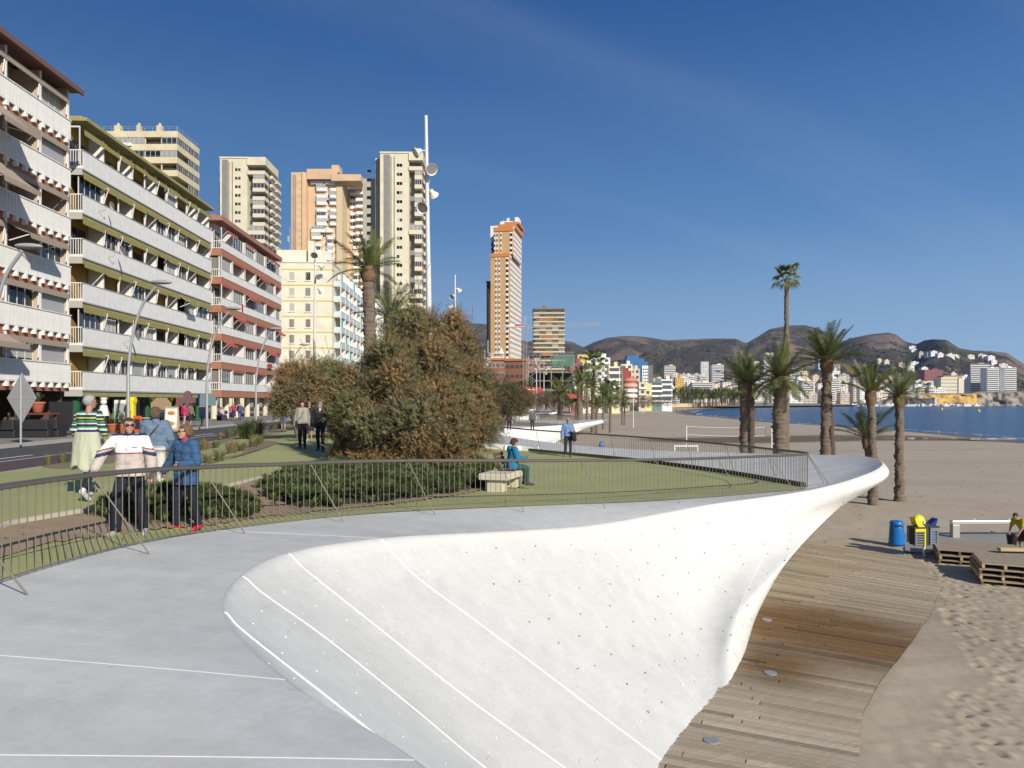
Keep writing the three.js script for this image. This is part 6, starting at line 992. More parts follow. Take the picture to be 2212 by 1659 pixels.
// ---------- feathery tamarisks ----------
const spray = (() => { const T3 = []; for (let i = 0; i < 26; i++) { const t = i / 26, l = rr(0.06, 0.16) * (1 - t * 0.4), a = rr(0, 6.28), p = V(t * 0.40, -0.13 * t * t, 0.03 * Math.sin(t * 5)), d = V(0.75, Math.cos(a) * 0.65, Math.sin(a) * 0.65).normalize(), e = p.clone().addScaledVector(d, l); const o = V(0, -Math.sin(a), Math.cos(a)).multiplyScalar(0.0065), m = p.clone().lerp(e, 0.55); T3.push([p.x, p.y, p.z], [m.x + o.x, m.y + o.y, m.z + o.z], [e.x, e.y, e.z], [p.x, p.y, p.z], [e.x, e.y, e.z], [m.x - o.x, m.y - o.y, m.z - o.z]); } return triGeo(T3); })();
function tamarisk(label, base, d, clumps, nSpray, cols, bare = 0) {
  const t = thing('tamarisk_tree', label, 'tree', base), s = d / FL; const cl = clumps.map(([x, y, r, dz]) => ({ c: V((x - CX) * s - base.x, EYE - (y - HY) * s - base.y, -d + (dz ?? 0) - base.z), r: r * s }));
  const br = []; const tw = [];
  for (const q of cl) { const m = q.c.clone().multiplyScalar(0.45).add(V(rr(-0.2, 0.2), 0.1, rr(-0.2, 0.2))); br.push(tube([V(rr(-0.25, 0.25), 0, rr(-0.25, 0.25)), m, q.c.clone()], 0.045 + q.r * 0.02, 10, 5)); for (let k = 0; k < 7; k++) { const e = q.c.clone().add(V(rr(-1, 1), rr(-0.4, 1), rr(-1, 1)).normalize().multiplyScalar(q.r * rr(0.8, 1.15))); tw.push(tube([q.c.clone().multiplyScalar(0.9), q.c.clone().lerp(e, 0.5).add(V(0, 0.1, 0)), e], 0.012, 6, 4)); } }
  obj('trunk', br, M(C(0.10, 0.075, 0.055), 0.95), t); tag(obj('twig', tw, M(C(0.15, 0.11, 0.08), 0.95), t), null, null, null, 'stuff');
  const vol = cl.map(q => q.r ** 2), tot = vol.reduce((a, b) => a + b, 0); const Y = V(1, 0, 0), qt = new THREE.Quaternion(), eu = new THREE.Euler();
  scatter('foliage', spray, leafMat(0.9), nSpray, () => {
    let u = rnd() * tot, i = 0; while (u > vol[i] && i < cl.length - 1) u -= vol[i++]; const q = cl[i]; const dir = V(rr(-1, 1), rr(-1, 1), rr(-1, 1)); if (dir.length() > 1 || dir.length() < 0.05) return null; const n = dir.clone().normalize(); const rad = q.r * (0.25 + 0.78 * Math.pow(rnd(), 0.6)) * (1 + 1.25 * fbm(n.x * 2.2 + i * 3, n.y * 2.2, n.z * 2.2, 4)); const p = q.c.clone().addScaledVector(n, rad); if (p.y < 0.05) return null;
    const g = fbm(p.x * 1.8 + 9, p.y * 1.8, p.z * 1.8, 3); if (g < 0.0 && rnd() < 0.9) return null;
    const out = n.clone().add(V(rr(-1, 1), rr(-0.3, 1.1), rr(-1, 1))).normalize(); qt.setFromUnitVectors(Y, out); eu.setFromQuaternion(qt);
    const k = fbm(p.x * 0.9 + i, p.y * 0.9, p.z * 0.9 + 4, 3) + rr(-0.12, 0.12) + (p.y < 0.9 ? 0.18 : 0); const c = k > 0.16 ? cols[2] : k > -0.05 ? cols[0] : cols[1], w = rr(0.65, 1.35); return { p, s: rr(0.7, 1.25), rot: [eu.x, eu.y, eu.z], c: C(c[0] * w, c[1] * w, c[2] * w) };
  }, t);
  if (bare) { const bt = []; for (let k = 0; k < bare; k++) { const q = pick(cl), a = q.c.clone().add(V(0, q.r * 0.6, 0)), e = a.clone().add(V(rr(-0.9, 0.6), rr(0.5, 1.5), rr(-0.3, 0.3))); bt.push(tube([a, a.clone().lerp(e, 0.5).add(V(rr(-0.1, 0.1), 0, 0)), e], 0.008, 6, 4)); } tag(obj('bare_twig', bt, M(C(0.17, 0.13, 0.1), 0.95), t), null, null, null, 'stuff'); }
  return t;
}
const tamC = [[0.225, 0.172, 0.085], [0.165, 0.160, 0.068], [0.265, 0.165, 0.066]];
{
  const base = gp(868, 1018), d = -base.z;
  tamarisk('big feathery brown and rust tamarisk in the middle of the planting bed', base, d, [[785, 915, 58], [840, 855, 72], [862, 945, 84, 0.4], [935, 800, 66], [905, 705, 32], [962, 720, 30], [992, 818, 52], [1000, 915, 56], [1030, 880, 30], [775, 965, 36], [950, 970, 62, 0.5], [805, 800, 36], [752, 850, 26], [885, 880, 88, -0.6], [845, 735, 24], [1010, 765, 24], [930, 900, 76, 1.2], [810, 985, 42, 0.8], [900, 1000, 48, 0.9],
    [725, 872, 18], [765, 815, 18], [822, 768, 20], [870, 700, 18], [890, 668, 16], [930, 690, 18], [985, 690, 16], [1000, 735, 18], [1035, 815, 18], [1052, 850, 16], [1055, 920, 22], [1040, 960, 22], [745, 925, 22], [742, 985, 22], [735, 815, 14], [860, 770, 30, 0.8], [960, 770, 30, 0.8], [780, 880, 30, 0.8], [820, 915, 34, 1.4], [990, 870, 34, 1.2], [880, 820, 34, 1.2]].map(([x, y, r, z]) => [x, y, y < 830 ? r * 0.84 : r * 0.95, z]), 38000, tamC, 44);
  { const p = W(650, HY, 34); p.y = gY(p.x, 34); tamarisk('smaller thin tamarisk behind the walking couple, left of the big one', p, 34, [[640, 855, 45], [690, 840, 50], [610, 870, 28], [715, 880, 40], [670, 810, 34], [625, 815, 26], [722, 800, 24]].map(([x, y, r]) => [x, y, r * 0.86]), 6500, tamC, 22); }
  { const p = W(1085, HY, 62); p.y = gY(p.x, 62); tamarisk('olive tamarisk right of the big one, over the second promenade bulge', p, 62, [[1060, 850, 38], [1095, 862, 34], [1125, 866, 26], [1060, 880, 30], [1105, 880, 22]], 9000, [[0.12, 0.10, 0.045], [0.085, 0.088, 0.038], [0.15, 0.105, 0.045]], 0); }
  { const p = W(1046, HY, 46); p.y = gY(p.x, 46); tamarisk('low olive tamarisk branch beside the second railing', p, 46, [[1052, 905, 16], [1040, 895, 20], [1065, 912, 12]], 2500, [[0.12, 0.10, 0.045], [0.085, 0.088, 0.038], [0.15, 0.105, 0.045]], 0); }
  for (const [x, y, d, w, l] of [[1160, 862, 150, 26, 'bare brown tree crown behind the third bulge'], [1196, 866, 165, 22, 'brown tree crown left of the first mid beach palms'], [1235, 868, 190, 18, 'brown tree crown behind the thickest mid beach palm'], [1330, 868, 240, 20, 'grey brown trees below the cream banded block'], [1372, 869, 260, 20, 'grey brown trees below the rounded salmon block'], [1400, 866, 270, 14, 'grey brown tree left of the palm grove'], [1262, 862, 215, 18, 'brown tree crown under the cream loggia block'], [1292, 864, 225, 18, 'brown tree crown under the big white block'], [1312, 866, 235, 15, 'small brown tree crown right of the big white block'], [1348, 866, 250, 16, 'brown trees at the foot of the scaffolded block'], [1386, 866, 265, 16, 'brown tree under the orange beige block'], [1420, 866, 300, 16, 'dark olive trees under the green glass block'], [1442, 867, 320, 14, 'dark olive trees under the white stepped block'], [1120, 858, 120, 24, 'tall brown tree crown before the pergola'], [1090, 862, 100, 26, 'brown tree crown over the second bulge, left of the pergola posts']]) { const p = W(x, HY, d); p.y = 3.2; tamarisk(l, p, d, [[x, y, w * 0.8], [x - w, y + 4, w * 0.6], [x + w, y + 3, w * 0.65], [x + w * 0.4, y - 6, w * 0.5]], d > 200 ? 1500 : 2600, [[0.13, 0.10, 0.065], [0.10, 0.088, 0.05], [0.15, 0.11, 0.07]], 0).children.forEach(c => { if (c.isInstancedMesh) { } }); }
  // dark evergreen beside the tall tower
  { const p = W(1040, HY, 350); p.y = 10; tamarisk('dark green pine clump left of the tall tan tower', p, 350, [[1038, 755, 14], [1036, 775, 16], [1045, 790, 14]], 2500, [[0.03, 0.045, 0.016], [0.022, 0.036, 0.014], [0.04, 0.05, 0.02]], 0); }
}
// ---------- floodlight masts, street lamps, sign ----------
const mastM = M(C(0.70, 0.70, 0.68), 0.5, { t: 'fine' }), reflM = new THREE.MeshPhysicalMaterial({ color: C(0.7, 0.7, 0.7), metalness: 0.9, roughness: 0.15 });
function mast(label, x, yTop, d, r, heads, lean = 0, baseY = 3.4, simple = false) {
  const p = W(x, HY, d); p.y = baseY; const H = EYE + (HY - yTop) * d / FL - baseY, t = thing('light_mast', label, 'light mast', p); t.rotation.z = lean;
  obj('pole', [cyl(V(0, 0, 0), V(0, H * 0.55, 0), r, r * 0.8, 14), cyl(V(0, H * 0.55, 0), V(0, H, 0), r * 0.72, r * 0.5, 14)], mastM, t);
  heads.forEach(([y, ax, az, s0], i) => { const s = s0 * 0.74; // floodlight: bell shade with bright reflector on a bracket
    const yy = EYE + (HY - y) * d / FL - baseY, dir = V(ax, -0.55, az).normalize(), g = new THREE.LatheGeometry([[0.09, -0.28], [0.17, -0.26], [0.19, -0.1], [0.24, 0.0], [0.40, 0.22], [0.42, 0.28], [0.40, 0.28], [0.37, 0.22], [0.2, 0.02]].map(q => new THREE.Vector2(q[0] * s, q[1] * s)), simple ? 10 : 20);
    const q = new THREE.Quaternion().setFromUnitVectors(V(0, 1, 0), dir), c = V(ax, 0, az).normalize().multiplyScalar(r + 0.42 * s); g.applyQuaternion(q); g.translate(c.x, yy, c.z);
    const f = obj('floodlight', [g, cyl(V(0, yy + 0.15 * s, 0), V(c.x, yy + 0.12 * s, c.z), 0.05 * s, 0.05 * s, 6)], mastM, t); f.material = mastM2;
    const rg = new THREE.CircleGeometry(0.37 * s, 16); rg.rotateX(-Math.PI / 2); rg.translate(0, 0.2 * s, 0); rg.applyQuaternion(q); rg.translate(c.x, yy, c.z); obj('reflector', rg, reflM, f);
  });
  return t;
}
const mastM2 = M(C(0.66, 0.65, 0.60), 0.5, { side: THREE.DoubleSide });
mast('tallest white floodlight mast, in front of the cream tower and behind the tamarisk', 931, 250, 36, 0.16, [[330, -0.9, 0.45, 0.85], [370, 0.5, 0.9, 0.95], [412, 0.3, -0.6, 0.9], [452, -0.3, 0.95, 0.95]], 0.0155);
mast('slim white floodlight mast in front of the cream gable with yellow lines', 678, 535, 46, 0.11, [[553, 0.1, 0.9, 0.75], [575, 0.8, -0.2, 0.75], [598, 0.7, 0.6, 0.75], [625, 0.6, -0.5, 0.75]], -0.008);
mast('white floodlight mast standing free against the sky right of the tamarisk', 984, 594, 78, 0.14, [[625, 0.4, -0.4, 1.0], [641, -0.5, 0.8, 1.0], [662, -0.6, -0.4, 1.0], [680, 0.5, 0.8, 1.0]], 0.003);
mast('small white mast in front of the mustard block', 1002, 700, 125, 0.13, [[742, -0.4, 0.8, 1.1], [756, 0.3, 0.8, 1.1]], 0, 3.4, true);
mast('white mast left of the pair below the tall tan tower', 1047, 757, 170, 0.15, [[776, 0.5, 0.6, 1.2], [784, -0.5, 0.6, 1.2], [796, 0.5, 0.5, 1.2]], 0, 3.4, true);
mast('white mast right of the pair below the tall tan tower', 1054, 735, 168, 0.15, [[764, 0.5, 0.6, 1.2], [778, 0.5, 0.6, 1.2], [788, -0.5, 0.6, 1.2]], 0, 3.4, true);
mast('white mast in front of the pergola', 1159, 778, 165, 0.14, [[790, 0.5, 0.6, 1.1], [797, -0.5, 0.6, 1.1]], 0, 3.4, true);
mast('double headed white mast before the red brick wall of the frame', 1175, 786, 200, 0.15, [[796, 0.5, 0.6, 1.3], [806, 0.6, 0.3, 1.3]], 0, 3.4, true);
mast('slender white pole on the sand left of the far palm grove', 1368, 826, 150, 0.10, [[836, 0.5, 0.6, 0.5]], 0, 0, true);
// swan neck street lamps along the pavement
const lampM = M(C(0.46, 0.47, 0.48), 0.4, { metalness: 0.5 }), headM = M(C(0.30, 0.31, 0.32), 0.5);
function streetLamp(label, xF, d, H, reach) {
  const p = V((xF - CX) * d / FL, 3.58, -d), t = thing('street_lamp', label, 'street lamp', p);
  obj('pole', [tube([V(0, 0, 0), V(0, H * 0.42, 0), V(reach * 0.14, H * 0.66, 0), V(reach * 0.45, H * 0.86, 0), V(reach * 0.82, H * 0.97, 0)], 0.07, 30, 9), cyl(V(0, 0, 0), V(0, H * 0.42, 0), 0.10, 0.075, 10)], lampM, t);
  const g = new THREE.SphereGeometry(0.5, 14, 8); g.scale(1.15, 0.24, 0.42); place(g, V(reach, H, 0), 0, 0, -0.02); obj('lamp_head', g, headM, t); const b = new THREE.SphereGeometry(0.4, 12, 6); b.scale(1, 0.2, 0.36); place(b, V(reach, H - 0.035, 0)); obj('lens', b, M(C(0.6, 0.6, 0.57), 0.3), t); return t;
}
streetLamp('nearest street lamp, its head in front of the cream block, pole leaving the photo', -25, 29.5, 8.0, 1.6);
streetLamp('street lamp in front of the olive block', 277, 39, 8.1, 1.75);
streetLamp('street lamp at the seam of the olive and salmon blocks', 447, 50, 8.1, 1.8);
streetLamp('street lamp in front of the salmon block', 553, 64, 8.1, 1.7);
streetLamp('street lamp in front of the cream gable, over the small tamarisk', 622, 82, 8.1, 1.8);
{ // back of a diamond shaped road sign
  const d = 31, p = V((45 - CX) * d / FL, 3.58, -d), t = thing('road_sign', 'tall diamond shaped road sign seen from its grey back, on a thin pole', 'road sign', p), s = d / FL;
  obj('pole', cyl(V(0, 0, 0), V(0, (955 - 805) * s, 0.0), 0.045, 0.045, 10), lampM, t);
  const sh = new THREE.Shape(); const h = 1.05, w = 0.6; sh.moveTo(0, h); sh.lineTo(w, 0); sh.lineTo(0, -h); sh.lineTo(-w, 0); const g = new THREE.ExtrudeGeometry(sh, { depth: 0.03, bevelEnabled: true, bevelSize: 0.02, bevelThickness: 0.01, bevelSegments: 1 }); g.translate(0, (955 - 854) * s, -0.08); obj('sign_plate', g, M(C(0.27, 0.275, 0.28), 0.6, { t: 'fine' }), t); obj('brace', [box(-0.58, (955 - 854) * s - 0.02, -0.035, 0.58, (955 - 854) * s + 0.02, -0.02)], lampM, t);
}
// ---------- shop terrace things on the pavement ----------
const onWalk = (x, d) => V((x - CX) * d / FL, 3.58, -d);
{
  const red = M(C(0.36, 0.10, 0.05), 0.85), clay = M(C(0.42, 0.13, 0.06), 0.85), black = M(C(0.02, 0.02, 0.022), 0.6), yellow = M(C(0.72, 0.60, 0.02), 0.5), wood = M(C(0.45, 0.33, 0.2), 0.7);
  const potG = s => { const g = new THREE.LatheGeometry([[0, 0], [0.16, 0], [0.24, 0.34], [0.27, 0.34], [0.27, 0.42], [0.23, 0.42], [0.2, 0.36], [0, 0.36]].map(q => new THREE.Vector2(q[0] * s, q[1] * s)), 18); return g; };
  for (const [x, l] of [[243, 'potted palm at the shop, left of the pair'], [264, 'potted palm at the shop, right of the pair by the lamp pole']]) { const t = thing('potted_plant', l, 'plant', onWalk(x, 43)); obj('pot', potG(1.25), clay, t); for (let i = 0; i < 16; i++) { const m = meshOf('frond', fronds[i % 3], frondM[i % 3], t); m.position.y = 0.5; m.rotation.set(rr(-0.2, 0.2), i * 2.4, rr(0.3, 1.2), 'YXZ'); m.scale.setScalar(rr(0.6, 0.95)); } }
  { const t = thing('potted_plant', 'orange clay pot with a shrub on the dark cafe terrace at left', 'plant', onWalk(82, 38.5)); t.position.y += 1.25; obj('pot', potG(1.3), clay, t); obj('table', [box(-0.9, -0.12, -0.4, 0.9, -0.02, 0.4), box(-0.8, -1.25, -0.3, -0.7, -0.12, -0.2), box(0.7, -1.25, -0.3, 0.8, -0.12, -0.2)], M(C(0.12, 0.04, 0.02), 0.8), t); for (let i = 0; i < 12; i++) { const m = meshOf('frond', fronds[i % 3], frondM[2], t); m.position.y = 0.5; m.rotation.set(0, i * 2.4, rr(0.6, 1.3), 'YXZ'); m.scale.setScalar(0.55); } }
  // cafe sofas
  for (const [x, d, w, l] of [[8, 37, 1.6, 'dark wicker sofa at the left edge of the cafe terrace'], [72, 37.5, 2.0, 'dark wicker sofa behind the road sign pole'], [104, 38, 1.5, 'dark wicker armchair right of the road sign']]) { const t = thing('cafe_sofa', l, 'sofa', onWalk(x, d)); obj('seat', [rbox(w, 0.42, 0.8, 0.05, 0, 0.21, 0)], black, t); obj('backrest', rbox(w, 0.5, 0.18, 0.05, 0, 0.65, 0.42), black, t); obj('armrest', rbox(0.18, 0.35, 0.8, 0.05, -w / 2 + 0.09, 0.55, 0), black, t); obj('armrest', rbox(0.18, 0.35, 0.8, 0.05, w / 2 - 0.09, 0.55, 0), black, t); }
  { const t = thing('menu_screen', 'black standing screen on legs between the cafe and the green column', 'screen', onWalk(132, 40)); obj('panel', rbox(1.3, 1.6, 0.06, 0.02, 0, 1.0, 0), black, t); obj('foot', [box(-0.7, 0, -0.2, 0.7, 0.05, 0.2)], darkM, t); }
  { const t = thing('ice_cream_column', 'yellow rounded vending column behind the lamp pole', 'kiosk', onWalk(284, 43.5)); obj('body', [rbox(0.38, 1.9, 0.4, 0.1, 0, 0.95, 0, 4), ], yellow, t); obj('hood', cyl(V(-0.24, 1.88, 0), V(0.24, 1.88, 0), 0.2, 0.2, 16), yellow, t); obj('panel', box(-0.14, 0.5, 0.201, -0.04, 1.7, 0.21), black, t); }
  { const t = thing('display_cabinet', 'white fridge cabinet beside the yellow column', 'cabinet', onWalk(268, 44.5)); obj('body', rbox(0.9, 1.9, 0.6, 0.04, 0, 0.95, 0), whiteP, t); obj('door', box(-0.38, 0.3, 0.305, 0.38, 1.7, 0.315), greyM, t); }
  { const t = thing('mascot_stand', 'chef shaped menu stand with a black board near the potted palms', 'sign', onWalk(224, 42.5)); obj('board', rbox(0.5, 1.1, 0.05, 0.02, 0, 0.6, 0.1), black, t); obj('figure', [cyl(V(0, 1.0, 0), V(0, 1.6, 0), 0.3, 0.18, 12), place(new THREE.SphereGeometry(0.17, 12, 8), V(0, 1.78, 0)), cyl(V(0, 1.9, 0), V(0, 2.05, 0), 0.16, 0.2, 12)], whiteP, t); const ln = []; for (let i = 0; i < 7; i++) ln.push(box(-0.18, 0.2 + i * 0.12, 0.126, 0.16 - (i % 3) * 0.05, 0.23 + i * 0.12, 0.13)); obj('chalk_line', ln, whiteP, t); tag(t.children[2], null, null, null, 'stuff'); }
  { const t = thing('menu_board', 'wooden a-frame board with pictures of two dishes', 'sign', onWalk(371, 46)); const a = place(rbox(0.85, 1.5, 0.05, 0.02, 0, 0.75, 0), V(0, 0, 0.15), 0, -0.12); obj('board', [a, place(rbox(0.85, 1.5, 0.05, 0.02, 0, 0.75, 0), V(0, 0, -0.2), 0, 0.14)], wood, t); obj('poster', [place(box(-0.36, 0.15, 0.03, 0.36, 1.42, 0.035), V(0, 0, 0.15), 0, -0.12)], whiteP, t); for (const y of [0.45, 1.1]) { const g = new THREE.SphereGeometry(0.24, 12, 8); g.scale(1, 0.55, 0.15); obj('dish_picture', place(g, V(0, y, 0.19 - y * 0.12), 0, -0.12), M(C(0.5, 0.2, 0.04), 0.7), t); } }
  { const t = thing('stop_sign_box', 'small red board beside the yellow column', 'sign', onWalk(297, 43)); obj('board', rbox(0.5, 0.95, 0.06, 0.02, 0, 0.5, 0), M(C(0.55, 0.08, 0.02), 0.7), t); obj('panel', box(-0.15, 0.2, 0.031, 0.15, 0.8, 0.036), black, t); }
  { const t = thing('hanging_sign', 'grey blue shop sign under the first parapet of the olive block', 'sign', V((450 - CX) * 0, 0, 0)); const q = onWalk(449, 52); t.position.copy(onWalk(450 - 1, 52)); t.position.set((235 * 2212 / 2212 + 214 - CX) * 52 / FL, 0, 0); const d = 52.5; t.position.set((447 - CX) * d / FL, EYE - (852 - HY) * d / FL - 0.4, -d); obj('panel', rbox(1.25, 0.8, 0.12, 0.02, 0, 0, 0), M(C(0.14, 0.21, 0.24), 0.7), t); }
  { const d = 66, t = thing('hanging_sign', 'dark red arched pub sign hanging near the right end of the olive block', 'sign', V((404 - CX) * 60 / FL, EYE - (851 - HY) * 60 / FL - 0.4, -60)); const sh = new THREE.Shape(); sh.moveTo(-0.75, -0.6); sh.lineTo(0.75, -0.6); sh.lineTo(0.75, 0.1); sh.lineTo(0.45, 0.1); sh.quadraticCurveTo(0.4, 0.65, 0.1, 0.65); sh.quadraticCurveTo(-0.2, 0.65, -0.25, 0.1); sh.lineTo(-0.75, 0.1); const g = new THREE.ExtrudeGeometry(sh, { depth: 0.2, bevelEnabled: false }); obj('panel', g, M(C(0.14, 0.075, 0.085), 0.7), t); obj('edge', box(-0.8, -0.6, 0, -0.752, 0.1, 0.2), M(C(0.45, 0.03, 0.05), 0.7), t); }
  { const t = thing('park_bench', 'blue bench under the arcade of the salmon block', 'bench', onWalk(478, 70), -0.9); obj('seat', box(-0.9, 0.42, -0.25, 0.9, 0.48, 0.25), M(C(0.02, 0.05, 0.22), 0.6), t); obj('backrest', box(-0.9, 0.6, -0.3, 0.9, 0.95, -0.25), M(C(0.02, 0.05, 0.22), 0.6), t); for (const x of [-0.75, 0.75]) obj('leg', box(x - 0.03, 0, -0.25, x + 0.03, 0.42, 0.2), darkM, t); }
  // plastic chairs and tables hinted under the arcade
  for (let i = 0; i < 5; i++) { const t = thing('cafe_table', 'small cafe tables in the shade of the olive block arcade', 'table', onWalk([355, 386, 330, 312, 150][i], [50, 52, 49, 48.5, 45.5][i]), 0, 'cafe tables in the arcade'); obj('tabletop', cyl(V(0, 0.72, 0), V(0, 0.75, 0), 0.38, 0.38, 14), [black, alu, black, alu, black][i], t); obj('leg', [cyl(V(0, 0, 0), V(0, 0.72, 0), 0.04), cyl(V(0, 0, 0), V(0, 0.03, 0), 0.25, 0.2, 12)], darkM, t); }
}
// ---------- on the promenade: concrete bench with timber seat ----------
{
  const p = gp(1067, 1064), t = thing('concrete_bench', 'pale concrete slab bench on two blocks with a dark timber seat at its far end', 'bench', p, -0.31), conc = M(C(0.66, 0.62, 0.47), 0.8, { t: 'blotch', ts: 1.5, b: 'bump', bs: 0.002, bt: 0.2 }), tim = M(C(0.12, 0.065, 0.04), 0.7);
  obj('slab', rbox(0.82, 0.17, 1.75, 0.02, 0, 0.42, -0.78), conc, t); obj('block', rbox(0.46, 0.335, 0.36, 0.02, 0.02, 0.167, -0.18), conc, t); obj('block', rbox(0.46, 0.335, 0.36, 0.02, 0.02, 0.167, -1.35), conc, t);
  for (let i = 0; i < 4; i++) obj('seat_slat', rbox(0.10, 0.03, 0.8, 0.008, -0.1 + i * 0.125, 0.56, -1.2), tim, t); for (let i = 0; i < 3; i++) obj('back_slat', place(rbox(0.03, 0.095, 0.8, 0.008, 0, 0, 0), V(-0.22 - i * 0.03, 0.70 + i * 0.125, -1.2), 0, 0, 0.18), tim, t); for (const z of [-0.9, -1.5]) obj('bracket', bar(V(-0.18, 0.52, z), V(-0.31, 1.0, z), 0.03), darkM, t);
}
// low white curved kerb wall with bench top behind the seated person
{ const a = gp(1015, 964), b = gp(1140, 972), c = gp(1220, 980); const pts = [gp(1015, 964), gp(1050, 968), gp(1090, 971), gp(1130, 973), gp(1160, 975)].map(p => p.setY(p.y + 0.12)); const t = thing('low_wall', 'low white curved bench wall at the back of the green promenade', 'wall'); const g = []; for (let i = 0; i < pts.length - 1; i++) g.push(bar(pts[i], pts[i + 1], 0.55, 0.24)); obj('wall', g, M(C(0.7, 0.69, 0.66), 0.7), t); }
// ---------- beach furniture ----------
const sandAt = (x, y) => { let d = 30; for (let i = 0; i < 20; i++) { const X = (x - CX) * d / FL; d = (EYE - sandY(X, d)) * FL / (y - HY); } const X = (x - CX) * d / FL; return V(X, sandY(X, d), -d); };
{
  // blue litter bin
  const t = thing('litter_bin', 'rounded bright blue litter bin with a slot under its domed top', 'bin', sandAt(1937, 1180)), blue = M(C(0.008, 0.15, 0.46), 0.35);
  obj('body', new THREE.LatheGeometry([[0.0, 0.06], [0.285, 0.06], [0.28, 0.12], [0.25, 0.70], [0.235, 0.74]].map(q => new THREE.Vector2(...q)), 28), blue, t); obj('base', cyl(V(0, 0, 0), V(0, 0.07, 0), 0.27, 0.28, 24), M(C(0.16, 0.19, 0.22), 0.6), t);
  const lid = []; const prof = [[0.238, 0.80], [0.245, 0.84], [0.24, 0.90], [0.20, 0.95], [0.1, 0.97], [0, 0.975]].map(q => new THREE.Vector2(...q)); lid.push(new THREE.LatheGeometry(prof, 28)); const back = new THREE.CylinderGeometry(0.238, 0.236, 0.075, 28, 1, true, Math.PI * 0.62, Math.PI * 1.15); back.translate(0, 0.77, 0); lid.push(back); const l = obj('lid', lid, blue, t); l.material = M(C(0.008, 0.15, 0.46), 0.35, { side: THREE.DoubleSide });
  obj('inside', cyl(V(0, 0.72, 0), V(0, 0.81, 0), 0.2, 0.2, 20), darkM, t);
}
{ // recycling cluster on a pole: yellow and blue slatted bins with petal lids
  const t = thing('recycling_bin', 'recycling station of yellow and blue slatted bins with upright petal lids on a short pole', 'bin', sandAt(1996, 1203), 0.1), yel = M(C(0.66, 0.60, 0.01), 0.4), gr = M(C(0.17, 0.185, 0.18), 0.6), bl = M(C(0.01, 0.16, 0.42), 0.4), dk = M(C(0.03, 0.032, 0.03), 0.6), db = M(C(0.008, 0.02, 0.16), 0.4);
  obj('pole', cyl(V(0, 0, 0), V(0, 1.25, 0), 0.045, 0.045, 12), alu, t); obj('post', box(-0.06, 0.42, -0.1, 0.10, 1.15, 0.12), dk, t);
  const bin = (x0, x1, z, col, inner, side) => { const w = x1 - x0, xc = (x0 + x1) / 2; obj('liner', box(x0 + 0.03, 0.45, z - 0.17, x1 - 0.03, 1.02, z + 0.14), inner, t); for (let i = 0; i < 6; i++) { const y = 0.47 + i * 0.085, inset = (0.95 - y) * 0.06; obj('slat', box(x0 + 0.02 + inset, y, z + 0.145, x1 - 0.02 - inset, y + 0.042, z + 0.175), gr, t); } for (const q of [x0, x1 - 0.05]) obj('frame', box(q + (q === x0 ? 0.02 : -0.02), 0.42, z + 0.12, q + 0.05 + (q === x0 ? 0.02 : -0.02), 1.05, z + 0.19), q === x1 - 0.05 && side < 0 ? yel : gr, t); obj('rim', box(x0 - 0.03, 1.03, z - 0.18, x1 + 0.03, 1.08, z + 0.2), dk, t); obj('band', box(x0 + 0.02, 0.93, z + 0.16, x1 - 0.02, 1.03, z + 0.195), col, t); };
  bin(-0.50, -0.08, 0.06, yel, darkM, -1); bin(0.12, 0.46, -0.05, gr, bl, 1); 
  obj('rear_bin', box(-0.3, 0.45, -0.5, 0.3, 1.02, -0.2), gr, t);
  const petal = (pts, m, name) => { const sh = new THREE.Shape(pts.map(q => new THREE.Vector2(...q))); const g = new THREE.ExtrudeGeometry(sh, { depth: 0.03, bevelEnabled: false }); obj(name, g, m, t); return g; };
  { const sh = new THREE.Shape(); sh.moveTo(-0.08, 1.06); sh.quadraticCurveTo(-0.2, 1.22, -0.47, 1.40); sh.quadraticCurveTo(-0.42, 1.15, -0.30, 1.06); const g = new THREE.ExtrudeGeometry(sh, { depth: 0.3, bevelEnabled: false }); g.translate(0, 0, -0.1); obj('petal_lid', g, yel, t); }
  { const sh = new THREE.Shape(); sh.moveTo(0.10, 1.06); sh.quadraticCurveTo(0.2, 1.18, 0.44, 1.34); sh.quadraticCurveTo(0.42, 1.15, 0.30, 1.06); const g = new THREE.ExtrudeGeometry(sh, { depth: 0.3, bevelEnabled: false }); g.translate(0, 0, -0.2); obj('petal_lid', g, db, t); }
  { const g = new THREE.SphereGeometry(0.25, 20, 12, 0, 6.3, 0, 1.7); g.scale(1, 1.25, 0.7); g.translate(0, 1.12, -0.3); obj('dome_lid', g, yel, t); }
}
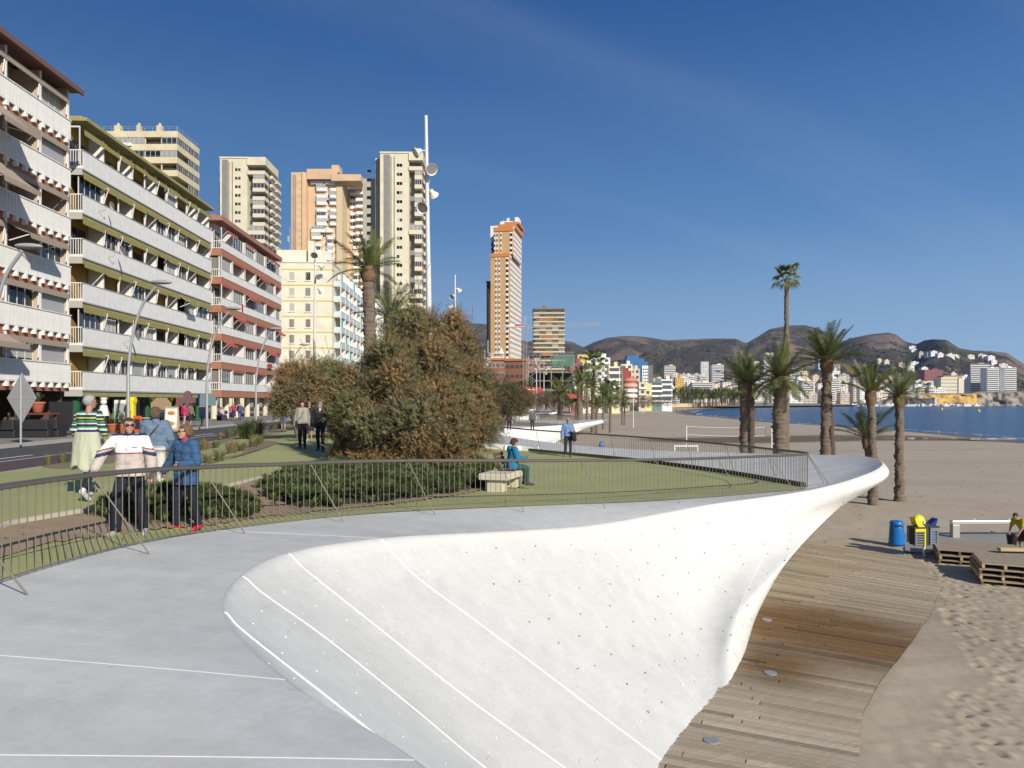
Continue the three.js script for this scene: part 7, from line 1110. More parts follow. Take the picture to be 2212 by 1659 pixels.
{ // shower rail / beach barrier and its paved strip
  const a = sandAt(2056, 1162), b = sandAt(2330, 1162), t = thing('beach_barrier', 'low polished metal beam on a square post beside the paving at the right edge', 'barrier', a), L = b.distanceTo(a);
  const dirx = Math.atan2(-(b.z - a.z), b.x - a.x); t.rotation.y = dirx; obj('beam', rbox(L, 0.16, 0.22, 0.04, L / 2 - 0.05, 0.62, 0, 3), M(C(0.72, 0.70, 0.62), 0.28, { metalness: 0.7 }), t); obj('post', rbox(0.3, 0.55, 0.22, 0.03, 0.12, 0.27, 0, 2), M(C(0.40, 0.40, 0.36), 0.45, { metalness: 0.4 }), t); obj('cap_light', [0.9, 2.3].map(x => place(new THREE.SphereGeometry(0.035, 8, 6), V(x, 0.72, 0)))[0], alu, t); obj('cap_light', place(new THREE.SphereGeometry(0.035, 8, 6), V(2.3, 0.72, 0)), alu, t);
  const pv = thing('paved_strip', null, null, V(0, 0, 0)); const g = gridMesh(8, 3, (u, v) => { const p = sandAt(mix(1955, 2330, u), mix(1152, 1196, v)); return [p.x, 0.035, p.z]; }); const m = obj('paving', g, M(C(0.30, 0.29, 0.26), 0.85, { t: 'blotch', ts: 1.5 }), pv); scene.remove(pv); scene.add(m); m.name = 'beach_paving'; tag(m, 'grey paved strip between the bins and the metal beam', null, null, 'structure');
}
{ // stacked timber decks
  const tim = [[0.44, 0.36, 0.25], [0.40, 0.32, 0.22], [0.36, 0.30, 0.21]].map(c => M(C(...c), 0.85, { t: 'streak', ts: 1.2 })), edge = M(C(0.14, 0.10, 0.06), 0.9), side = M(C(0.48, 0.36, 0.18), 0.85);
  const stack = (label, x, y, w, l, n, turn) => { const t = thing('deck_stack', label, 'timber stack', sandAt(x, y), turn); for (let k = 0; k < n; k++) { const y0 = k * 0.165, ox = rr(-0.06, 0.06), oz = rr(-0.06, 0.06); for (let i = 0; i < 5; i++) obj('joist', box(-w / 2 + ox + i * (w - 0.09) / 4, y0, -l + oz, -w / 2 + 0.07 + ox + i * (w - 0.09) / 4, y0 + 0.10, oz), k % 2 ? side : edge, t); const np = Math.round(l / 0.145); for (let i = 0; i < np; i++) obj('plank', box(-w / 2 + ox, y0 + 0.103, -l + oz + i * l / np + 0.006, w / 2 + ox, y0 + 0.135 + rr(0, 0.006), -l + oz + (i + 1) * l / np - 0.006), tim[i % 3], t); } return t; };
  stack('stack of timber deck panels near the recycling station, the further of two', 2122, 1225, 2.5, 2.0, 3, -0.42);
  stack('stack of timber deck panels cut by the right edge, the nearer of two', 2222, 1272, 2.3, 1.9, 4, -0.42);
  const t = thing('timber_beam', 'short yellowish timber lying on the further deck stack', 'timber', sandAt(2200, 1225)); t.position.y += 0.52; t.rotation.y = -0.1; obj('beam', rbox(1.2, 0.1, 0.22, 0.01, 0, 0.05, 0), side, t);
}
{ // volleyball net
  const a = sandAt(1483, 966), b = sandAt(1667, 970), t = thing('volleyball_net', 'white framed beach volleyball net between two posts behind the palms', 'net'); const H = 2.45, y0 = a.y;
  for (const p of [a, b]) obj('post', cyl(p.clone(), p.clone().setY(p.y + H + 0.1), 0.06, 0.06, 10), whiteP, t); const e = a.clone().lerp(b, 0.93);
  const sag = (y, s) => { const pts = []; for (let i = 0; i <= 8; i++) { const q = a.clone().lerp(e, i / 8); q.y = y0 + y - s * Math.sin(Math.PI * i / 8); pts.push(q); } return tube(pts, 0.035, 24, 6); };
  obj('tape', [sag(H, 0.1)], whiteP, t); obj('tape', [sag(H - 0.95, 0.12)], whiteP, t); const st = []; for (let i = 0; i <= 40; i++) { const q = a.clone().lerp(e, i / 40), s = Math.sin(Math.PI * i / 40); st.push(cyl(q.clone().setY(y0 + H - 0.1 * s), q.clone().setY(y0 + H - 0.95 - 0.12 * s), 0.003, 0.003, 3)); } tag(obj('mesh_cord', st, M(C(0.12, 0.11, 0.1), 0.9), t), null, null, null, 'stuff'); obj('guy', [cyl(e.clone().setY(y0 + H), b.clone().setY(y0 + H), 0.01), cyl(e.clone().setY(y0 + H), e.clone().setY(y0 + H - 0.95), 0.02)], darkM, t);
}
{ const a = sandAt(1456, 975), t = thing('beach_rail', 'low white rail on two posts beyond the far railing', 'barrier', a); obj('beam', box(0, 0.52, -0.1, 2.6, 0.66, 0.1), whiteP, t); obj('post', box(0, 0, -0.08, 0.12, 0.52, 0.08), whiteP, t); obj('post', box(2.48, 0, -0.08, 2.6, 0.52, 0.08), whiteP, t); }
{ const a = sandAt(1299, 972), t = thing('litter_bin', 'small blue litter bin on the sand beyond the far railing', 'bin', a); const blue = M(C(0.008, 0.12, 0.38), 0.4); obj('body', new THREE.LatheGeometry([[0, 0], [0.28, 0], [0.25, 0.72], [0, 0.72]].map(q => new THREE.Vector2(...q)), 18), blue, t); const g = new THREE.SphereGeometry(0.26, 16, 8, 0, 6.3, 0, 1.57); g.scale(1, 0.5, 1); g.translate(0, 0.82, 0); obj('lid', g, blue, t); }
{ const a = sandAt(1389, 893), t = thing('flag_post', 'thin post on the sand carrying a green box', 'post', a); obj('pole', cyl(V(0, 0, 0), V(0, 2.6, 0), 0.09, 0.09, 8), whiteP, t); obj('box', rbox(1.5, 1.3, 0.5, 0.1, 0, 3.1, 0), M(C(0.01, 0.16, 0.09), 0.6), t); obj('mast', cyl(V(0, 3.7, 0), V(0, 8, 0), 0.04, 0.04, 6), alu, t); }
// red banner and parasols along the far promenade
{ const d = 205, p = W(1150, HY, d); p.y = 3.4; const t = thing('shop_sign', 'red banner with the white number 70 below the pergola', 'sign', W(1132, 0, d).setY(EYE - (846 - HY) * d / FL - 0.9)); obj('board', box(0, 0, 0, 4.9, 2.1, -0.2), M(C(0.55, 0.04, 0.03), 0.6), t); obj('post', box(0.9, -4.5, -0.15, 1.2, 0, -0.05), whiteP, t); const n7 = [box(0.9, 1.35, 0.002, 1.8, 1.6, 0.05), bar(V(1.7, 1.4, 0.03), V(1.15, 0.5, 0.03), 0.22, 0.05)]; obj('digit', n7, whiteP, t); const g = new THREE.TorusGeometry(0.42, 0.12, 6, 18); g.scale(0.9, 1.3, 0.3); g.translate(2.45, 1.05, 0.03); obj('digit', g, whiteP, t); }
for (const [x, d, l, c] of [[1232, 150, 'red terrace awning roof behind the thickest mid beach palm', [0.42, 0.09, 0.06]], [1240, 158, 'white terrace parasol beside the red awning', [0.7, 0.7, 0.68]]]) { const t = thing('terrace_parasol', l, 'parasol', W(x, HY, d).setY(3.4)); obj('pole', cyl(V(0, 0, 0), V(0, 3, 0), 0.06), alu, t); const g = new THREE.ConeGeometry(c[0] < 0.5 ? 3.4 : 2.2, 1.2, 8); g.translate(0, 3.2, 0); obj('canopy', g, M(C(...c), 0.8), t); }
// parked cars far along the street, and cloth awnings
// ---------- people ----------
function surfaceNet(f, mn, mx, h) {
  const nx = Math.ceil((mx[0] - mn[0]) / h) + 1, ny = Math.ceil((mx[1] - mn[1]) / h) + 1, nz_ = Math.ceil((mx[2] - mn[2]) / h) + 1, D = new Float32Array(nx * ny * nz_), id = (i, j, k) => (k * ny + j) * nx + i;
  for (let k = 0; k < nz_; k++) for (let j = 0; j < ny; j++) for (let i = 0; i < nx; i++) D[id(i, j, k)] = f(mn[0] + i * h, mn[1] + j * h, mn[2] + k * h);
  const vi = new Int32Array(nx * ny * nz_).fill(-1), P = [], ix = [];
  const E = [[0, 1], [0, 2], [0, 4], [1, 3], [1, 5], [2, 3], [2, 6], [3, 7], [4, 5], [4, 6], [5, 7], [6, 7]];
  for (let k = 0; k < nz_ - 1; k++) for (let j = 0; j < ny - 1; j++) for (let i = 0; i < nx - 1; i++) {
    const c = []; let m = 0; for (let q = 0; q < 8; q++) { c[q] = D[id(i + (q & 1), j + ((q >> 1) & 1), k + (q >> 2))]; if (c[q] < 0) m++; } if (m === 0 || m === 8) continue;
    let x = 0, y = 0, z = 0, n = 0; for (const [a, b] of E) if ((c[a] < 0) !== (c[b] < 0)) { const t = c[a] / (c[a] - c[b]); x += (a & 1) + t * ((b & 1) - (a & 1)); y += ((a >> 1) & 1) + t * (((b >> 1) & 1) - ((a >> 1) & 1)); z += (a >> 2) + t * ((b >> 2) - (a >> 2)); n++; }
    vi[id(i, j, k)] = P.length / 3; P.push(mn[0] + (i + x / n) * h, mn[1] + (j + y / n) * h, mn[2] + (k + z / n) * h);
  }
  const quad = (a, b, c, d, fl) => { if (a < 0 || b < 0 || c < 0 || d < 0) return; fl ? ix.push(a, b, c, a, c, d) : ix.push(a, c, b, a, d, c); };
  for (let k = 1; k < nz_ - 1; k++) for (let j = 1; j < ny - 1; j++) for (let i = 1; i < nx - 1; i++) {
    const s = D[id(i, j, k)] < 0;
    if (s !== (D[id(i + 1, j, k)] < 0)) quad(vi[id(i, j - 1, k - 1)], vi[id(i, j, k - 1)], vi[id(i, j, k)], vi[id(i, j - 1, k)], s);
    if (s !== (D[id(i, j + 1, k)] < 0)) quad(vi[id(i - 1, j, k - 1)], vi[id(i - 1, j, k)], vi[id(i, j, k)], vi[id(i, j, k - 1)], s);
    if (s !== (D[id(i, j, k + 1)] < 0)) quad(vi[id(i - 1, j - 1, k)], vi[id(i, j - 1, k)], vi[id(i, j, k)], vi[id(i - 1, j, k)], s);
  }
  const g = new THREE.BufferGeometry(); g.setAttribute('position', new THREE.Float32BufferAttribute(P, 3)); g.setIndex(ix); g.computeVertexNormals(); return g;
}
const smin = (a, b, k) => { const h = Math.max(0, k - Math.abs(a - b)) / k; return Math.min(a, b) - h * h * k * 0.25; };
function sdf(prims, k = 0.03) { return (x, y, z) => { let d = 9; for (const p of prims) { let e; if (p.e) { const u = (x - p.c[0]) / p.e[0], v = (y - p.c[1]) / p.e[1], w = (z - p.c[2]) / p.e[2]; e = (Math.sqrt(u * u + v * v + w * w) - 1) * Math.min(...p.e); } else { const ax = p.b[0] - p.a[0], ay = p.b[1] - p.a[1], az = p.b[2] - p.a[2], px = x - p.a[0], py = y - p.a[1], pz = z - p.a[2], l = ax * ax + ay * ay + az * az + 1e-9; const t = Math.max(0, Math.min(1, (px * ax + py * ay + pz * az) / l)), qx = px - ax * t, qy = py - ay * t, qz = pz - az * t; e = Math.sqrt(qx * qx + qy * qy + qz * qz) - (p.r0 + (p.r1 - p.r0) * t); } d = smin(d, e, p.k ?? k); } return d; }; }
const cap = (a, b, r0, r1 = r0, k) => ({ a, b, r0, r1, k });
function bounds(prims, pad) { const mn = [9, 9, 9], mx = [-9, -9, -9]; for (const p of prims) for (const q of p.e ? [p.c] : [p.a, p.b]) { const r = p.e ? Math.max(...p.e) : Math.max(p.r0, p.r1); for (let i = 0; i < 3; i++) { mn[i] = Math.min(mn[i], q[i] - r - pad); mx[i] = Math.max(mx[i], q[i] + r + pad); } } return [mn, mx]; }
const norm = v => { const l = Math.hypot(...v); return v.map(a => a / l); }, add = (a, b, s = 1) => a.map((q, i) => q + b[i] * s);
const bmat = new Map(); const clothM = (c, r = 0.85) => { const k = c.join() + r; return bmat.get(k) ?? bmat.set(k, M(C(...c), r, { b: 'bump', bs: 0.0015, bt: 0.12, t: 'fine', ts: 0.35 })).get(k); };
const vcM = M(C(1, 1, 1), 0.85, { vertexColors: true, b: 'bump', bs: 0.0015, bt: 0.12 });
const SKIN = [0.52, 0.30, 0.21], SKIN2 = [0.45, 0.24, 0.155];
// pose: directions of the limbs in the person's own frame (facing +z, +x is the person's left)
function person(label, pos, yaw, o) {
  const s = (o.h ?? 1.72) / 1.72, P = o.pose ?? {}, cell = o.cell ?? 0.014, w = o.w ?? 1; const t = thing('person', label, 'person', pos, yaw); t.scale.setScalar(s);
  const lean = P.lean ?? 0, side = P.side ?? 0; const up = norm([side, 1, lean]);
  const pel = [0, 0, 0], waist = add(pel, up, 0.15), chest = add(pel, up, 0.36), neckB = add(pel, up, 0.52), hc0 = add(neckB, norm([side * 0.6, 1, lean * 0.6 + 0.12]), 0.15); const hc = add(hc0, P.head ?? [0, 0, 0]);
  const shW = (o.sh ?? 0.178) * w, tw = P.twist ?? 0, sh = q => add(add(pel, up, 0.465), [q * shW * Math.cos(tw), 0, q * shW * Math.sin(tw)]), hip = q => [q * 0.085, -0.03, 0];
  const arm = (q, A) => { const a = sh(q), u = norm(A[0]), f = norm(A[1]), e = add(a, u, 0.285), wr = add(e, f, 0.245), hd = norm(A[2] ?? A[1]); return { a, e, w: wr, hd, tip: add(wr, hd, 0.09) }; };
  const aL = arm(1, P.armL ?? [[0.18, -1, -0.05], [0.08, -1, 0.15]]), aR = arm(-1, P.armR ?? [[-0.18, -1, -0.05], [-0.08, -1, 0.15]]);
  const leg = (q, A) => { const a = hip(q), u = norm(A[0]), f = norm(A[1]), k = add(a, u, 0.43), an = add(k, f, 0.42), ft = norm(A[2] ?? [q * 0.15, -0.12, 1]); return { a, k, an, ft, heel: add(an, [0, -0.055, -0.03]), toe: add(add(an, [0, -0.055, 0]), ft, 0.17) }; };
  const lL = leg(1, P.legL ?? [[0.03, -1, 0.02], [0, -1, -0.02]]), lR = leg(-1, P.legR ?? [[-0.03, -1, 0.02], [0, -1, -0.02]]);
  const low = P.ground ?? Math.min(lL.heel[1], lL.toe[1], lR.heel[1], lR.toe[1]) - 0.032; const dy = -low; const L3 = a => { a[1] += dy; };
  const all = new Set([pel, waist, chest, neckB, hc, ...[aL, aR].flatMap(q => [q.a, q.e, q.w, q.tip]), ...[lL, lR].flatMap(q => [q.a, q.k, q.an, q.heel, q.toe])]); all.forEach(L3);
  // head in its own turned frame
  const hy = P.headYaw ?? 0, hp = P.headPitch ?? 0, hq = new THREE.Quaternion().setFromEuler(new THREE.Euler(hp, hy, P.headRoll ?? 0, 'YXZ')), hm = new THREE.Matrix4().compose(V(...hc), hq, V(0.94, 0.94, 0.94)), inv = hm.clone().invert().elements;
  const toH = (x, y, z) => [inv[0] * x + inv[4] * y + inv[8] * z + inv[12], inv[1] * x + inv[5] * y + inv[9] * z + inv[13], inv[2] * x + inv[6] * y + inv[10] * z + inv[14]];
  const headP = [{ c: [0, 0.022, -0.012], e: [0.074, 0.092, 0.093] }, { c: [0, -0.045, 0.022], e: [0.057, 0.075, 0.068] }, cap([0, -0.098, 0.052], [0, -0.098, 0.058], 0.024), cap([0, 0.006, 0.082], [0, -0.032, 0.102], 0.009, 0.0145, 0.012), cap([-0.016, -0.066, 0.082], [0.016, -0.066, 0.082], 0.012, 0.012, 0.012), cap([0.074, -0.012, -0.008], [0.080, 0.022, -0.016], 0.012, 0.014, 0.01), cap([-0.074, -0.012, -0.008], [-0.080, 0.022, -0.016], 0.012, 0.014, 0.01), cap([-0.03, 0.026, 0.078], [0.03, 0.026, 0.078], 0.012, 0.012, 0.015)];
  const hf = sdf(headP, 0.035); const headF = (x, y, z) => { const q = toH(x, y, z); return hf(q[0], q[1], q[2]); };
  const fem = o.fem ? 1 : 0, fat = o.fat ?? 1;
  const torso = r => [cap(add(pel, [0.065, 0, 0]), add(waist, [0.055, 0, 0]), (0.112 + fem * 0.01) * fat + r, 0.100 * fat + r), cap(add(pel, [-0.065, 0, 0]), add(waist, [-0.055, 0, 0]), (0.112 + fem * 0.01) * fat + r, 0.100 * fat + r), cap(add(waist, [0.05, 0, 0.01]), add(chest, [0.075, 0, 0]), 0.100 * fat + r, 0.103 + r), cap(add(waist, [-0.05, 0, 0.01]), add(chest, [-0.075, 0, 0]), 0.100 * fat + r, 0.103 + r), cap(add(chest, [0.06, 0, 0]), add(aL.a, [-0.045, -0.005, 0]), 0.10 + r, 0.058 + r), cap(add(chest, [-0.06, 0, 0]), add(aR.a, [0.045, -0.005, 0]), 0.10 + r, 0.058 + r)];
  const armP = (A, r, full = 1) => full > 0.5 ? [cap(A.a, A.e, 0.050 + r, 0.041 + r), cap(A.e, full < 1 ? add(A.e, A.w.map((q, i) => q - A.e[i]), 0.4) : A.w, 0.041 + r, 0.031 + r)] : [cap(A.a, add(A.a, A.e.map((q, i) => q - A.a[i]), 0.7), 0.052 + r, 0.048 + r)];
  const legP = (l, r, full = 1) => full === 1 ? [cap(l.a, l.k, 0.083 + r, 0.056 + r), cap(l.k, l.an, 0.056 + r, 0.040 + r)] : [cap(l.a, add(l.a, l.k.map((q, i) => q - l.a[i]), full), 0.085 + r, 0.068 + r)];
  const handP = A => { const f = norm(A.w.map((q, i) => A.tip[i] - q)); const n0 = norm([0.2, 0.1, 1]); const sd = norm([f[1] * n0[2] - f[2] * n0[1], f[2] * n0[0] - f[0] * n0[2], f[0] * n0[1] - f[1] * n0[0]]), nm = norm([sd[1] * f[2] - sd[2] * f[1], sd[2] * f[0] - sd[0] * f[2], sd[0] * f[1] - sd[1] * f[0]]); const out = [cap(add(A.w, sd, 0.014), add(add(A.w, f, 0.075), sd, 0.022), 0.019, 0.017), cap(add(A.w, sd, -0.014), add(add(A.w, f, 0.075), sd, -0.022), 0.019, 0.017)]; const len = [0.062, 0.072, 0.068, 0.05]; for (let i = 0; i < 4; i++) { const b0 = add(add(A.w, f, 0.082), sd, 0.030 - i * 0.02), m = add(add(b0, f, len[i] * 0.5), nm, -0.010), e = add(add(m, f, len[i] * 0.38), nm, -0.028); out.push(cap(b0, m, 0.0098, 0.009, 0.006), cap(m, e, 0.009, 0.0078, 0.006)); } const th = add(add(A.w, f, 0.03), sd, 0.034), tm = add(add(th, f, 0.035), sd, 0.026), te = add(add(tm, f, 0.03), sd, 0.004); out.push(cap(th, tm, 0.013, 0.011, 0.012), cap(tm, te, 0.011, 0.009, 0.008)); return out; };
  // body: one skin
  const bp_ = [...torso(-0.028), ...armP(aL, -0.003), ...armP(aR, -0.003), ...legP(lL, -0.008), ...legP(lR, -0.008), cap(add(neckB, [0, -0.03, -0.01]), add(hc, [0, -0.06, -0.012]), 0.055, 0.049), ...[lL, lR].map(l => cap(l.heel, l.toe, 0.03, 0.026))];
  const [bm, bx] = bounds([...bp_, cap(hc, hc, 0.13)], 0.03), bf = sdf(bp_, 0.03); const near = cell < 0.016;
  const parts = [surfaceNet((x, y, z) => Math.min(bf(x, y, z), y > hc[1] - 0.2 ? smin(bf(x, y, z), headF(x, y, z), 0.02) : 9), bm, bx, cell)];
  if (near) { const hh = surfaceNet(headF, add(hc, [-0.14, -0.15, -0.14]), add(hc, [0.14, 0.15, 0.15]), 0.0045); parts.push(hh); for (const A of [aL, aR]) { const hpz = handP(A), [a, b] = bounds(hpz, 0.012); parts.push(surfaceNet(sdf(hpz, 0.012), a, b, 0.0042)); } }
  else for (const A of [aL, aR]) { const q = [cap(A.w, A.tip, 0.033, 0.026)], [a, b] = bounds(q, 0.02); parts.push(surfaceNet(sdf(q), a, b, Math.min(cell, 0.02))); }
  obj('body', parts, clothM(o.skin ?? SKIN, 0.6), t);
  const part = (name, prims, mat, k, cut, col, cc) => { const [a, b] = bounds(prims, 0.03), f = sdf(prims, k ?? 0.03); const g = surfaceNet(cut ? (x, y, z) => cut(f(x, y, z), x, y, z) : f, a, b, cc ?? cell); if (col) { const p = g.attributes.position, c = new Float32Array(p.count * 3); for (let i = 0; i < p.count; i++) { const q = col(p.getX(i), p.getY(i), p.getZ(i)); c.set(q, i * 3); } g.setAttribute('color', new THREE.BufferAttribute(c, 3)); } return obj(name, g, col ? vcM : mat, t); };
  const tp = o.top ?? {}, bt = o.bottom ?? {}; const wr = (x, y, z) => near ? 0.006 * nz(x * 11, y * 17, z * 11) + 0.004 * nz(x * 26, y * 34, z * 26) : 0;
  const hem = pel[1] + (tp.hem ?? -0.02), r = tp.r ?? 0.012;
  if (bt.type === 'skirt') part('skirt', [...torso(0.012).slice(0, 2), cap(pel, [0, bt.len ?? 0.45, 0], 0.16, bt.flare ?? 0.2)], clothM(bt.col), 0.05, (d, x, y, z) => Math.max(d + wr(x, y, z), (bt.len ?? 0.45) - y, y - waist[1] - 0.02));
  else { const full = bt.type === 'shorts' ? 0.85 : 1, pr = bt.r ?? 0.012; part(bt.type === 'shorts' ? 'shorts' : 'trousers', [...torso(0.006).slice(0, 2), ...legP(lL, pr, full), ...legP(lR, pr, full)], clothM(bt.col ?? [0.02, 0.02, 0.03]), 0.02, (d, x, y, z) => Math.max(d + wr(x, y, z), y - waist[1] - 0.01)); }
  if (tp.col || tp.paint) { const sl = tp.sleeve ?? 1; const prims = [...torso(r)], sleeves = sl ? [...armP(aL, r + (tp.sr ?? 0), sl), ...armP(aR, r + (tp.sr ?? 0), sl)] : [];
    if (tp.collar) prims.push(cap(add(neckB, [0, -0.02, 0]), add(neckB, [0, tp.collar, 0.0]), 0.072, 0.068)); if (hem < pel[1] - 0.05) prims.push(cap(add(pel, [0.06, 0, 0]), [0.075, hem - 0.05, 0], 0.118 * fat + r, 0.125 * fat + r + (tp.flare ?? 0)), cap(add(pel, [-0.06, 0, 0]), [-0.075, hem - 0.05, 0], 0.118 * fat + r, 0.125 * fat + r + (tp.flare ?? 0)));
    const [mn, mx] = bounds([...prims, ...sleeves], 0.03), ft = sdf(prims, 0.035), fs = sleeves.length ? sdf(sleeves, 0.02) : () => 9;
    const g = surfaceNet((x, y, z) => { const n = wr(x, y, z) * 1.4, d = Math.max(ft(x, y, z) + n, hem - y, tp.collar ? -9 : y - neckB[1] - 0.015); return smin(d, fs(x, y, z) + n, 0.035); }, mn, mx, near ? 0.0105 : cell);
    if (tp.paint) { const p = g.attributes.position, c = new Float32Array(p.count * 3); for (let i = 0; i < p.count; i++) c.set(tp.paint(p.getX(i), p.getY(i), p.getZ(i), { pel, chest, neckB, aL, aR, waist }), i * 3); g.setAttribute('color', new THREE.BufferAttribute(c, 3)); }
    obj(tp.name ?? 'shirt', g, tp.paint ? vcM : clothM(tp.col, tp.rough ?? 0.85), t); }
  for (const l of [lL, lR]) part('shoe', [cap(add(l.heel, [0, 0.012, -0.015]), l.toe, 0.043, 0.036), cap(l.heel, add(l.an, [0, -0.01, -0.005]), 0.044, 0.045)], clothM(o.shoe ?? [0.03, 0.03, 0.03], 0.6), 0.02, (d, x, y, z) => Math.max(d, -y), null, near ? 0.008 : cell);
  // hair as a cap over the skull, cut away for the face
  const H = o.hair ?? {}; if (H.col) { const th = H.th ?? 0.012, zf = H.zf ?? 0.03, brow = H.brow ?? 0.055, bot = H.bot ?? -0.06; const hp2 = [{ c: [0, 0.024, -0.014], e: [0.076 + th, 0.094 + th, 0.095 + th] }]; if (H.back) hp2.push({ c: [0, -0.03, -0.05], e: [0.07 + th, 0.09, 0.06 + th] }); const f = sdf(hp2, 0.03); const c3 = near ? 0.006 : Math.min(cell, 0.02);
    const g = surfaceNet((x, y, z) => { const d = f(x, y, z) + (H.curl ?? 0) * nz(x * 45, y * 45, z * 45) + 0.002 * nz(x * 90, y * 20, z * 90); return Math.max(d, -Math.max(zf - z, y - brow - 0.25 * Math.abs(x)), bot - y, -Math.max(0.0 - z, y - 0.012)); }, [-0.14, -0.16, -0.16], [0.14, 0.16, 0.14], c3); g.applyMatrix4(hm); obj('hair', g, clothM(H.col, 0.75), t); }
  const onHead = (name, g, m) => { const q = merge(g); q.applyMatrix4(hm); return obj(name, q, m, t); };
  if (near && !o.noFace) { for (const q of [-1, 1]) { onHead('eye', place(new THREE.SphereGeometry(0.012, 10, 8), V(q * 0.031, 0.006, 0.076)), M(C(0.55, 0.52, 0.48), 0.3)); onHead('iris', place(new THREE.SphereGeometry(0.0065, 8, 6), V(q * 0.031, 0.006, 0.0845)), M(C(0.03, 0.02, 0.015), 0.2)); onHead('eyebrow', place(rbox(0.032, 0.007, 0.008, 0.003), V(q * 0.031, 0.028, 0.088), q * 0.25), clothM(H.col ?? [0.1, 0.08, 0.06], 0.8)); } onHead('lips', [place(rbox(0.042, o.mouth ? 0.022 : 0.012, 0.012, 0.005), V(0, -0.067, 0.0905))], M(C(...(o.lip ?? [0.38, 0.14, 0.11])), 0.5)); if (o.mouth) onHead('mouth', place(rbox(0.028, 0.016, 0.006, 0.004), V(0, -0.067, 0.0955)), darkM); }
  if (o.glasses) { const gm = M(C(0.015, 0.012, 0.012), 0.15), g = []; for (const q of [-1, 1]) { if (o.glasses === 'sun') g.push(place(rbox(0.05, 0.032, 0.008, 0.004), V(q * 0.032, 0.006, 0.098), q * 0.18)); else { const r = new THREE.TorusGeometry(0.021, 0.004, 5, 16); r.scale(1.15, 0.75, 1); g.push(place(r, V(q * 0.032, 0.004, 0.098), q * 0.18)); } g.push(cyl(V(q * 0.058, 0.01, 0.09), V(q * 0.082, 0.012, 0), 0.0035, 0.0035, 5)); } g.push(cyl(V(-0.012, 0.01, 0.1), V(0.012, 0.01, 0.1), 0.003, 0.003, 5)); onHead(o.glasses === 'sun' ? 'sunglasses' : 'glasses', g, gm); }
  if (o.extra) o.extra({ t, part, cap, aL, aR, lL, lR, pel, waist, chest, neckB, hc, onHead, obj, add, surfaceNet, sdf, bounds });
  return t;
}
{
  // striped shirt, seen from behind
  const st = [[0.012, 0.018, 0.07], [0.012, 0.018, 0.07], [0.62, 0.62, 0.6], [0.012, 0.018, 0.07], [0.06, 0.30, 0.05], [0.012, 0.018, 0.07], [0.50, 0.55, 0.03], [0.012, 0.018, 0.07], [0.012, 0.018, 0.07], [0.62, 0.62, 0.6], [0.06, 0.33, 0.05]];
  const stripe = (x, y, z, J) => { let u = y; for (const A of [J.aL, J.aR]) { const dx = x - A.a[0]; if (Math.abs(x) > Math.abs(A.a[0]) + 0.005 && Math.sign(x) === Math.sign(A.a[0])) u = y * 1.0 + 0.02; } const k = Math.floor(u / 0.0225); return st[((k % st.length) + st.length) % st.length]; };
  const p = V((190 - CX) * 13.4 / FL, 0, -13.4); p.y = gY(p.x, 13.4);
  person('person seen from behind in a green and navy striped sweater, jacket tied at waist', p, Math.PI - 0.12, { h: 1.83, w: 1.0, noFace: true, skin: SKIN2, hair: { col: [0.36, 0.35, 0.34], th: 0.016, bot: -0.075, brow: 0.05 }, shoe: [0.68, 0.68, 0.66], bottom: { col: [0.012, 0.012, 0.014], r: 0.004 }, top: { name: 'sweater', paint: stripe, sleeve: 0.8, hem: -0.02, r: 0.016 },
    pose: { lean: 0.06, headYaw: -0.55, armL: [[0.30, -1, -0.12], [0.02, -0.9, 0.45]], armR: [[-0.32, -1, -0.02], [-0.12, -1, 0.2]], legL: [[0.05, -1, 0.30], [0, -1, -0.05], [0.2, -0.1, 1]], legR: [[-0.12, -1, -0.08], [-0.05, -0.85, -0.75], [-0.1, -0.75, 0.6]] },
    extra: ({ t, part, cap, pel, waist }) => { part('tied_jacket', [cap([0.09, pel[1] + 0.12, -0.02], [0.13, pel[1] - 0.42, -0.06], 0.118, 0.125), cap([-0.09, pel[1] + 0.12, -0.02], [-0.17, pel[1] - 0.36, -0.03], 0.118, 0.115), cap([0, pel[1] + 0.1, -0.05], [0.0, pel[1] - 0.44, -0.08], 0.115, 0.125)], clothM([0.54, 0.57, 0.41]), 0.04, (d, x, y, z) => Math.max(d + 0.012 * nz(x * 9, y * 3, z * 9) + 0.006 * nz(x * 22, y * 9, z * 22), pel[1] - 0.46 + 0.10 * x + 0.05 * Math.sin(x * 19) - y, y - waist[1] - 0.01, z - 0.16 + 0.35 * Math.max(0, pel[1] - y)), null, 0.011); } });
}
